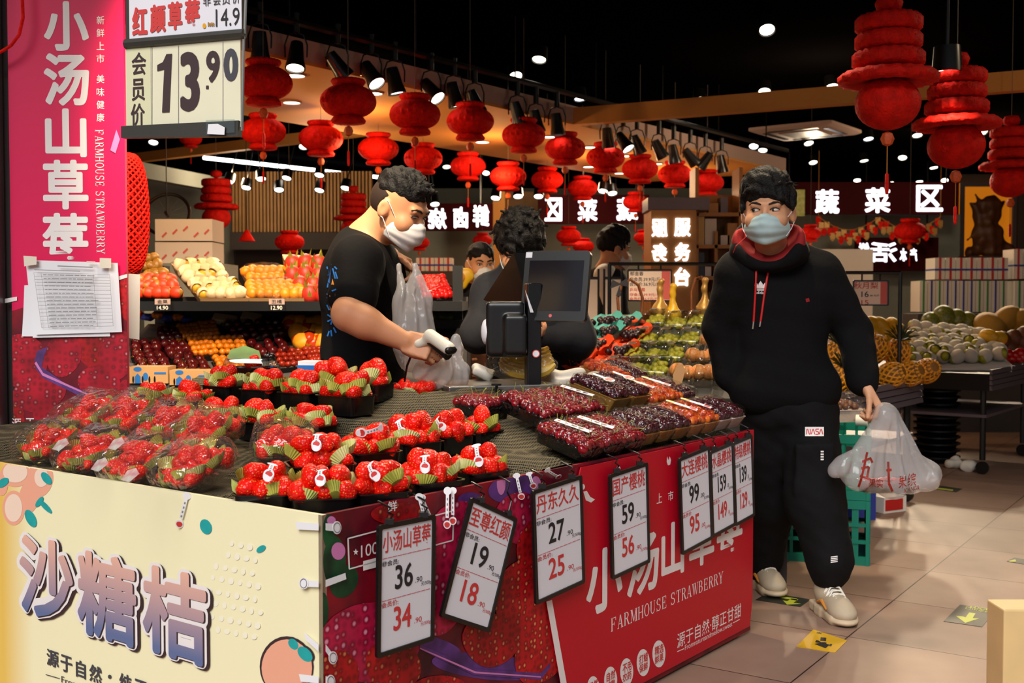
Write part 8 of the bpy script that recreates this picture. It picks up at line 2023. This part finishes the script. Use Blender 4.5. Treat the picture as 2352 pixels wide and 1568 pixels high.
carton_row(2, 2330, 2374, 645, 738, 10.5, ['green'], 'cartons with green ribbons at the edge', 'lower end stack')
a_, b_ = at(2105, 720, 10.5), at(2390, 720, 10.5); tag(MB().box(((a_.x + b_.x) / 2, 10.66, a_.z / 2 - 0.003), (b_.x - a_.x, 0.4, a_.z)).build('carton_plinth', 'dark_wall', origin=(a_.x, 10.6, 0), smooth=False), 'dark plinth under the stacked white gift cartons', 'plinth')
carton_row(4, 955, 1040, 592, 622, 11.0, ['red'], 'cartons behind the carrier bag', 'row by the carrier bag', 'ribbon_blue')
a_, b_ = at(950, 622, 11.0), at(1045, 622, 11.0); tag(MB().box(((a_.x + b_.x) / 2, 11.13, a_.z / 2 - 0.002), (b_.x - a_.x, 0.32, a_.z)).build('carton_counter', 'dark_wall', origin=(a_.x, 11.1, 0), smooth=False), 'dark counter under the four gift cartons by the carrier bag', 'counter')
# ---------------------------------------------------------------- till, scale, bananas
def cbox(mb, c, x, y, z, hx, hy, hz): return mb.box(c, (hx, hy, hz), R=Matrix((x, y, z)).transposed())
sx = V(math.cos(0.30), math.sin(0.30), 0); sy = V(-sx.y, sx.x, 0)
c = onz(1140, 902, 0.885); c = at(1142, 902, 4.10)
sc_ = thing('till_scale', 'black and steel till scale with a pole and tilted touch screen', 'scale', (c.x, c.y, c.z - 0.05), 0)
mb = MB(); cbox(mb, c - V(0, 0, 0.012), sx, sy, Z, 0.42, 0.30, 0.055); mb.build('base', 'black_metal', sc_, smooth=False)
mb = MB(); cbox(mb, c + V(0, 0, 0.028), sx, sy, Z, 0.44, 0.32, 0.022); mb.build('steel_plate', 'steel', sc_, smooth=False, bevel=0.004)
q = at(1054, 908, 3.94); mb = MB(); mb.tube([q, q - sy * 0.006], 0.008, 12); mb.build('level_eye', 'steel', sc_)
q = at(1140, 893, 3.90); mb = MB(); mb.tube([q - Z * 0.02, q + Z * 0.012], 0.006, 8); mb.tube([q + Z * 0.012, q + Z * 0.018], 0.018, 12); mb.build('knob', 'black_satin', sc_)
pa, pb = at(1224, 905, 4.00), at(1224, 650, 4.00)
mb = MB(); cbox(mb, (pa + pb) / 2, sx, sy, Z, 0.052, 0.04, (pb - pa).length); mb.build('pole', 'black_satin', sc_, smooth=False, bevel=0.004)
S4 = [at(1186, 577, 4.06), at(1320, 586, 3.98), at(1363, 727, 3.90), at(1232, 735, 3.98)]
ex = (S4[1] - S4[0] + S4[2] - S4[3]).normalized(); ey = (S4[0] - S4[3] + S4[1] - S4[2]).normalized(); ez = ex.cross(ey).normalized(); ey = ez.cross(ex)
ctr = sum(S4, Vector()) / 4; wS = 1.12 * ((S4[1] - S4[0]).length + (S4[2] - S4[3]).length) / 2; hS = ((S4[0] - S4[3]).length + (S4[1] - S4[2]).length) / 2
SPL = Plane(ctr, ex, ey)
mb = MB(); mb.rings([[SPL.pt(x, y, o) for x, y in rrect(wS, hS, 0.012)] for o in (-0.025, 0.0)]); scr = mb.build('touch_screen', 'black_satin', sc_, smooth=False)
mb = MB(); mb.plate(SPL, [(-wS * 0.42, -hS * 0.36), (wS * 0.42, -hS * 0.36), (wS * 0.42, hS * 0.36), (-wS * 0.42, hS * 0.36)], 0.001); mb.build('glass', 'screen', scr, smooth=False)
mb = MB(); mb.plate(SPL, [(-wS * 0.49, hS * 0.40), (-wS * 0.39, hS * 0.40), (-wS * 0.39, hS * 0.48), (-wS * 0.49, hS * 0.48)], 0.0012); mb.build('white_sticker', 'white_paper', scr, smooth=False)
mb = MB(); mb.plate(SPL, disc(-wS * 0.03, -hS * 0.43, 0.006), 0.0014); mb.build('maker_mark', 'ink_red_soft', scr, smooth=False)
B2 = [at(1180, 580, 4.10), at(1110, 688, 4.36), at(1212, 735, 4.16), at(1226, 735, 4.02)]
mb = MB(); d_ = V(0.10, 0.05, 0); mb.rings([[B2[0], B2[1], B2[2], B2[3]], [p + d_ for p in B2]]); mb.build('rear_display', 'black_satin', sc_, smooth=False)
a_ = at(1161, 755, 3.98); v_, f_ = sdf([('box', a_, (0.068, 0.055, 0.098), None), ('box', a_ + V(0.035, -0.02, -0.02), (0.04, 0.05, 0.07), None)], 0.006, 0.01); nobj('printer', v_, f_, 'black_satin', sc_)
mb = MB(); mb.ball(a_ + V(-0.068, -0.01, -0.01), (0.018, 0.04, 0.045), 14, 8); mb.build('paper_roll', 'white_paper', sc_)
mb = MB(); q = at(1206, 665, 3.98); mb.add([q, q + V(0.012, -0.01, -0.03), q + V(0.03, -0.02, -0.08), q + V(0.018, -0.01, -0.08)], [(0, 1, 2, 3)]); mb.build('receipt', 'white_paper', sc_, smooth=False)
mb = MB(); q = at(1231, 812, 3.975); pl = FR(q); mb.plate(pl, disc(0, 0, 0.014), 0.001); st_ = mb.build('round_sticker', 'ink_red', sc_, smooth=False); mb = MB(); mb.plate(pl, disc(0, 0, 0.011), 0.0016); mb.build('sticker_centre', 'white_paper', st_, smooth=False)
mb = MB(); q = c - V(0, 0, 0.05); cbox(mb, V(q.x, q.y, q.z / 2), sx, sy, Z, 0.5, 0.34, q.z); tag(mb.build('till_counter', 'black_metal', origin=(q.x, q.y, 0), smooth=False), 'black counter block carrying the till scale', 'counter')
bc = at(1165, 838, 4.12); t = thing('banana_bunch', 'bunch of bananas in clear film on the till scale', 'bananas', bc - Z * 0.045)
for k in range(6):
    mb = MB(); a0 = -0.25 + 0.12 * k; pts = []; rad = []
    for j in range(11):
        s_ = j / 10; th = pi * (1.08 + 0.80 * s_); R_ = 0.10 - 0.004 * k
        pts.append(bc + V(0.075 + R_ * 1.05 * math.cos(th), -0.05 + 0.03 * k, 0.030 + R_ * 0.62 * math.sin(th) + 0.010 * k)); rad.append(0.020 * min(1, 0.35 + 2.6 * s_, 0.3 + 3.2 * (1 - s_)))
    mb.tube(pts, rad, 8); mb.build('banana', 'banana', t, angle=25)
v_, f_ = sdf([('ell', bc + V(0.05, 0.02, 0.0), (0.135, 0.10, 0.058))], 0.012, 0.02, warp=lambda P: wav(P, 12, 0.006, 3)); nobj('film_wrap', v_, f_, 'film_calm', t)
def crumple(label, prims, m, sc, amp, seed, name='cloth', cat='cloth'):
    v_, f_ = sdf(prims, 0.008, 0.02, warp=lambda P: wav(P, sc, amp, seed)); return tag(nobj(name, v_, f_, m, origin=v_.mean(0)), label, cat)
q = at(1290, 880, 4.2); crumple('white cloth hanging behind the till beside the cherries', [('box', q, (0.075, 0.05, 0.05), Matrix.Rotation(0.5, 4, 'Z')), ('box', q + V(0.02, -0.05, -0.03), (0.06, 0.02, 0.06), Matrix.Rotation(0.5, 4, 'Z')), ('ell', q + V(0.13, 0.05, -0.0), (0.05, 0.04, 0.04))], 'cloth_white', 9, 0.008, 2)
q = at(1108, 858, 4.2); crumple('crumpled white paper left of the bananas on the scale', [('box', q, (0.04, 0.04, 0.022), Matrix.Rotation(0.3, 4, 'Y'))], 'warm_white', 14, 0.010, 5, 'paper', 'paper')
# ---------------------------------------------------------------- crates and boxes on the floor
def crate(p, rz, label, w=0.40, d=0.56, h=0.30):
    t = thing('plastic_crate', label, 'crate', p, rz, 'teal plastic crates')
    mb = MB(); mb.box((0, 0, 0.012), (w, d, 0.02)); mb.box((0, 0, h - 0.01), (w + 0.02, d + 0.02, 0.02)) if False else None
    for X, L_ in ((Matrix.Translation((0, -d / 2, 0)), w), (Matrix.Translation((0, d / 2, 0)) @ Matrix.Rotation(pi, 4, 'Z'), w), (Matrix.Translation((w / 2, 0, 0)) @ Matrix.Rotation(pi / 2, 4, 'Z'), d), (Matrix.Translation((-w / 2, 0, 0)) @ Matrix.Rotation(-pi / 2, 4, 'Z'), d)):
        for z, hh in ((0.02, 0.04), (h * 0.36, 0.016), (h * 0.62, 0.016), (h - 0.02, 0.04)): mb.box((0, 0, z), (L_, 0.02, hh), X=X)
        n = max(5, int(L_ / 0.055))
        for k in range(n + 1): mb.box((-L_ / 2 + L_ * k / n, 0.002, h / 2), (0.014 if k % 3 else 0.03, 0.016, h), X=X)
        mb.box((0, 0.006, h * 0.5), (L_ * 0.42, 0.008, h * 0.9), X=X)
    mb.build('crate_body', 'crate_teal', t, local=True, smooth=False)
cp = onz(1870, 1278, 0.0); cp = V(1.53, 5.50, 0)
crate(cp, -0.30, 'lower teal plastic crate behind the legs of the hooded man'); crate(cp + V(0, 0, 0.302), -0.30, 'upper teal plastic crate behind the legs of the hooded man')
q = at(1938, 952, 5.5); t = inst('fruit_basket', tray_mesh(0.17, 0.15, 0.06, 'tray_white', 0.02), TR(q - Z * 0.03, 0.2), 'white basket on top of the teal crates', 'tray')
kid('film_wrap', dome_mesh(0.17, 0.15, 0.13, 'film', 0.03, 0.005, 3), t)
for k in range(22):
    a, r = 2.4 * k, 0.013 * math.sqrt(k); X = TR(q + V(r * math.cos(a), r * math.sin(a), 0.035 + 0.025 * (1 - k / 22)), k, 0, 0, 0.016); inst('longan', FM['coconut'], X, 'small brown round fruit in the wrapped basket on the crates', 'fruit', 'brown fruit in the wrapped basket')
q = at(1966, 965, 5.4); mb = MB(); mb.tube([q, q + V(0.05, -0.02, 0.0)], 0.028, 14); tag(mb.build('paper_roll', 'warm_white', origin=q), 'white paper roll beside the wrapped basket', 'roll')
mb = MB(); q = cp + V(-0.17, -0.27, 0.36); pl = Plane(q, V(1, -0.3, 0)); mb.plate(pl, [(-0.06, -0.14), (0.08, -0.14), (0.04, 0.12), (-0.05, 0.12)], 0.012, 0.001); tag(mb.build('white_card', 'white_paper', origin=q, smooth=False), 'white card against the teal crates between the legs', 'card')
for x0, y0, x1, y1, Yn, m, lb in ((1962, 1120, 2022, 1196, 6.2, 'ribbon_blue', 'blue cardboard box on the floor behind the white bag'), (2016, 1140, 2096, 1176, 6.6, 'warm_white', 'red and white cardboard box on the floor under the right table')):
    a_ = onz((x0 + x1) / 2, y1, 0.0); w = (x1 - x0) * a_.y / F; h = (y1 - y0) * a_.y / F
    t = thing('cardboard_box', lb, 'box', a_, 0.5); MB().box((0, 0.13, h / 2), (w * 0.9, 0.26, h)).build('box', m, t, local=True, smooth=False)
    if m == 'warm_white': MB().box((-0.01, 0.128, h / 2), (w * 0.7, 0.262, h * 0.7)).build('red_panel', 'ribbon_red', t, local=True, smooth=False)
for k, (x, y) in enumerate(((2190, 1075), (2225, 1082))): q = onz(x, y, 0.0); crumple('small white bag on the floor under the mango table, %s from the left' % ORD[k], [('ell', q + Z * 0.04, (0.06, 0.05, 0.045))], 'warm_white', 10, 0.012, k, 'plastic_bag', 'bag')
q = onz(2150, 1060, 0.0); t = thing('basket_stack', 'stack of dark shopping baskets between the two right tables', 'baskets', q); 
for k in range(14): MB().lathe([(0.13, 0.05 * k + 0.004), (0.165, 0.05 * k + 0.05), (0.172, 0.05 * k + 0.052), (0.172, 0.05 * k + 0.04)], 20).build('basket', 'black_metal', t, local=True)
# ---------------------------------------------------------------- floor stickers
GP_ = lambda x, y, z=0.0018: onz(x, y, z)
def floor_mark(name, label, base, shapes, z=0.0015):
    mb = MB(); pts = [GP_(*q, z) for q in base[0]]; mb.rings([[q - Z * 0.0012 for q in pts], pts]); c = sum(pts, Vector()) / len(pts); t = thing(name, label, 'floor sticker', (c.x, c.y, 0)); mb.build('sheet', base[1], t, smooth=False)
    for nm, m, polys in shapes:
        mb = MB()
        for pg in polys: mb.add([GP_(*q, z + 0.0008) for q in pg], [tuple(range(len(pg)))])
        mb.build(nm, m, t, smooth=False)
    return t
def floor_text(t, txt, tl, tr, bl, m, z=0.0025, bold=0.02):
    O_, A_, B_ = GP_(*bl, z), GP_(*tl, z), GP_(*tr, z); g, fs, _ = glyphs(txt, bold); mb = MB(); ex = B_ - A_; ey = A_ - O_
    mb.add([O_ + ex * x + ey * y for x, y in g], fs); mb.build('lettering', m, t, smooth=False)
t = floor_mark('floor_sticker', 'yellow one metre distance sticker under the front shoe', ([(1829, 1484), (1868, 1445), (1946, 1470), (1918, 1498)], 'floor_yellow'), [('arrow_print', 'ink_black', [[(1885, 1463), (1898, 1464), (1897, 1472), (1884, 1471)], [(1870, 1478), (1888, 1475), (1906, 1480), (1896, 1488)]])])
floor_text(t, '1M', (1909, 1484), (1872, 1474), (1912, 1479), 'ink_black'); floor_text(t, '米', (1887, 1456), (1874, 1454), (1889, 1452), 'ink_black')
t = floor_mark('floor_sticker', 'dark floor sticker with a lime arrow and EXIT on the right', ([(2167, 1426), (2205, 1388), (2286, 1400), (2256, 1439)], 'floor_black'), [('arrow', 'floor_lime', [[(2226, 1406), (2241, 1408), (2234, 1419), (2249, 1420), (2217, 1430), (2196, 1414), (2210, 1415), (2218, 1417)]])])
floor_text(t, '安全出口', (2274, 1408), (2216, 1398), (2278, 1402), 'floor_lime', bold=0.005); floor_text(t, 'EXIT', (2266, 1401), (2222, 1394), (2269, 1397), 'floor_lime', bold=0.005)
floor_mark('floor_sticker', 'dark floor sticker with a lime arrow behind the rear shoe', ([(1735, 1377), (1764, 1360), (1862, 1376), (1838, 1393)], 'floor_black'), [('arrow', 'floor_lime', [[(1766, 1364), (1830, 1374), (1832, 1379), (1766, 1368)], [(1818, 1374), (1834, 1376), (1822, 1384), (1840, 1386), (1808, 1388), (1798, 1378), (1808, 1380)]])])
floor_mark('floor_sticker', 'dark arrow sticker on the floor by the mango table', ([(2144, 1122), (2162, 1115), (2210, 1122), (2196, 1130)], 'floor_black'), [('arrow', 'floor_lime', [[(2150, 1119), (2190, 1124), (2188, 1127), (2148, 1122)]])])
floor_mark('floor_sticker', 'half seen dark sticker on the floor at the right edge', ([(2312, 1288), (2330, 1280), (2370, 1286), (2356, 1296)], 'floor_black'), [('arrow', 'floor_lime', [[(2316, 1288), (2332, 1284), (2334, 1289), (2320, 1290)]])])
# ---------------------------------------------------------------- things at the edges and in the depth
q = at(2306, 1400, 2.75); MBX = MB().box((q.x + 0.10, 2.80, q.z / 2), (0.20, 0.10, q.z)); tag(MBX.build('wooden_stand', 'post_wood', origin=(q.x + 0.1, 2.8, 0), smooth=False, bevel=0.004), 'pale wooden post at the lower right edge of the photo', 'post')
t = thing('wooden_shelf', 'light wooden shelf unit with boxes beside the service desk', 'shelf', (at(1650, 600, 9.4).x, 9.5, 0))
a_, b_ = at(1601, 440, 9.4), at(1700, 690, 9.4); w = b_.x - a_.x; cx_ = (a_.x + b_.x) / 2
for nm, c_, d_ in [('side_board', (a_.x, 9.55, a_.z / 2 + 0.1), (0.03, 0.3, a_.z + 0.2)), ('side_board', (b_.x, 9.55, a_.z / 2 + 0.1), (0.03, 0.3, a_.z + 0.2)), ('back_board', (cx_, 9.71, a_.z / 2), (w, 0.02, a_.z))] + [('shelf_board', (cx_, 9.55, at(1650, y, 9.4).z), (w, 0.3, 0.03)) for y in (492, 566, 638, 700)] + [('divider', (cx_ - 0.02, 9.55, at(1650, 600, 9.4).z), (0.025, 0.3, 0.5))]:
    MB().box(c_, d_).build(nm, 'wood_light', t, smooth=False)
for k, (x0, y0, x1, y1, m) in enumerate(((1604, 494, 1618, 562, 'tray_gold'), (1620, 502, 1646, 562, 'warm_white'), (1656, 540, 1676, 562, 'warm_white'), (1656, 452, 1672, 488, 'grey_metal'), (1628, 466, 1650, 488, 'carton'), (1604, 580, 1618, 634, 'black_satin'), (1672, 512, 1694, 562, 'carton'), (1620, 612, 1634, 634, 'white_paper'))):
    a_, b_ = at(x0, y0, 9.43), at(x1, y1, 9.43); tag(MB().box(((a_.x + b_.x) / 2, 9.52, (a_.z + b_.z) / 2), (b_.x - a_.x, 0.16, a_.z - b_.z)).build('shelf_box', m, origin=((a_.x + b_.x) / 2, 9.5, b_.z), smooth=False), {'tray_gold': 'golden', 'warm_white': 'white', 'grey_metal': 'grey', 'carton': 'brown', 'black_satin': 'black', 'white_paper': 'small white'}[m] + ' box on the wooden shelf beside the service desk, %s counted' % ORD[k], 'box')
a_, b_ = at(1490, 452, 9.15), at(1632, 480, 9.15); tag(MB().box(((a_.x + b_.x) / 2, 9.4, (a_.z + b_.z) / 2), (b_.x - a_.x, 0.4, a_.z - b_.z)).build('metal_case', 'grey_metal', origin=(a_.x, 9.3, b_.z), smooth=False), 'grey metal case on top of the service desk', 'case')
c = at(383, 492, 8.0); t = thing('bicycle_wheel', 'bicycle wheel hung behind the left fruit shelf', 'wheel', c); mb = MB(); R_ = Matrix.Rotation(1.15, 3, 'X'); mb.tube([c + R_ @ V(0.16 * math.cos(k * pi / 18), 0.16 * math.sin(k * pi / 18), 0) for k in range(37)], 0.012, 8); mb.build('tyre', 'black_satin', t)
mb = MB()
for k in range(12): mb.tube([c, c + R_ @ V(0.155 * math.cos(k * pi / 6), 0.155 * math.sin(k * pi / 6), 0)], 0.0015, 4)
mb.build('spokes', 'grey_metal', t); mb = MB(); mb.tube([c - R_ @ V(0, 0, 0.03), c + R_ @ V(0, 0, 0.03)], 0.012, 8); mb.tube([c, V(c.x, c.y, ZC)], 0.004, 5); mb.build('hub', 'black_satin', t)
for y0, y1, lb in ((503, 553, 'upper printed white foam box behind the left fruit shelf'), (556, 604, 'lower printed white foam box behind the left fruit shelf')):
    a_, b_ = at(356, y0, 7.5), at(488, y1, 7.5); t = thing('foam_box', lb, 'box', ((a_.x + b_.x) / 2, 7.5, b_.z)); MB().box(((a_.x + b_.x) / 2, 7.65, (a_.z + b_.z) / 2), (b_.x - a_.x, 0.3, a_.z - b_.z)).build('box', 'foam_white', t, smooth=False)
    pl = FR(V(a_.x, 7.5, b_.z)); mb = MB()
    for k in range(5): x = 0.05 + 0.07 * k; mb.plate(pl, [(x, 0.02 + 0.02 * (k % 3)), (x + 0.03, 0.05 + 0.02 * (k % 3)), (x + 0.022, 0.06 + 0.02 * (k % 3)), (x - 0.008, 0.03 + 0.02 * (k % 3))], 0.002)
    mb.build('faded_print', 'ink_red_soft', t, smooth=False)
tag(MB().box(((a_.x + b_.x) / 2, 7.7, b_.z / 2), (0.5, 0.5, b_.z - 0.004)).build('cabinet', 'grey_wall', origin=((a_.x + b_.x) / 2, 7.7, 0), smooth=False), 'grey cabinet under the two foam boxes at the left', 'cabinet')
c = at(567, 546, 8.5); t = thing('pendant_lamp', 'small red pendant lamp above the orange cartons', 'lamp', c); mb = MB(); mb.lathe([(0.012, 0.06), (0.02, 0.045), (0.06, -0.02), (0.062, -0.025), (0.055, -0.02)], 18, cap1=False); mb.build('shade', 'lantern_red', t, local=True); MB().tube([(0, 0, 0.055), (0, 0, ZC - c.z)], 0.003, 5).build('cord', 'black_satin', t, local=True)
t = thing('garland', 'red and gold paper garland hanging below the vegetable sign', 'garland', at(2030, 500, 15.45))
for nm, m, ph in (('red_flags', 'lantern_red', 0), ('gold_flags', 'tray_gold', 1)):
    mb = MB()
    for k in range(44):
        if k % 2 != ph: continue
        s_ = k / 43; x = 1880 + 280 * s_; y = 502 + 30 * math.sin(pi * ((s_ * 2) % 1)) + (k % 3) * 9; p = at(x, y, 15.45); mb.add([p + V(-0.035, 0, 0.03), p + V(-0.035, 0.004, -0.05), p + V(0, -0.006, -0.085), p + V(0.035, 0.004, -0.05), p + V(0.035, 0, 0.03)], [(0, 1, 2, 3, 4)])
    mb.build(nm, m, t, smooth=False)
mb = MB(); mb.tube([at(1880 + 280 * k / 24, 498 + 30 * math.sin(pi * ((k / 12) % 1)), 15.45) for k in range(25)], 0.006, 5); [mb.tube([at(x, 500, 15.45), V(at(x, 500, 15.45).x, 15.45, ZC)], 0.004, 4) for x in (1880, 2160)]; mb.build('cord', 'cord_gold', t)
a_ = at(1836, 466, 15.484); tag(MB().box(a_, (0.14, 0.03, 0.36)).build('picture_panel', 'cup_pale', origin=a_, smooth=False), 'small pale green picture panel left of the vegetable sign', 'picture')
a_ = at(1920, 640, 11.5); tag(MB().box((a_.x, 11.8, a_.z / 2 + 0.15), (0.75, 0.6, a_.z + 0.3)).build('white_freezer', 'foam_white', origin=(a_.x, 11.8, 0), smooth=False), 'white freezer cabinet behind the right shoulder of the hoodie', 'freezer')
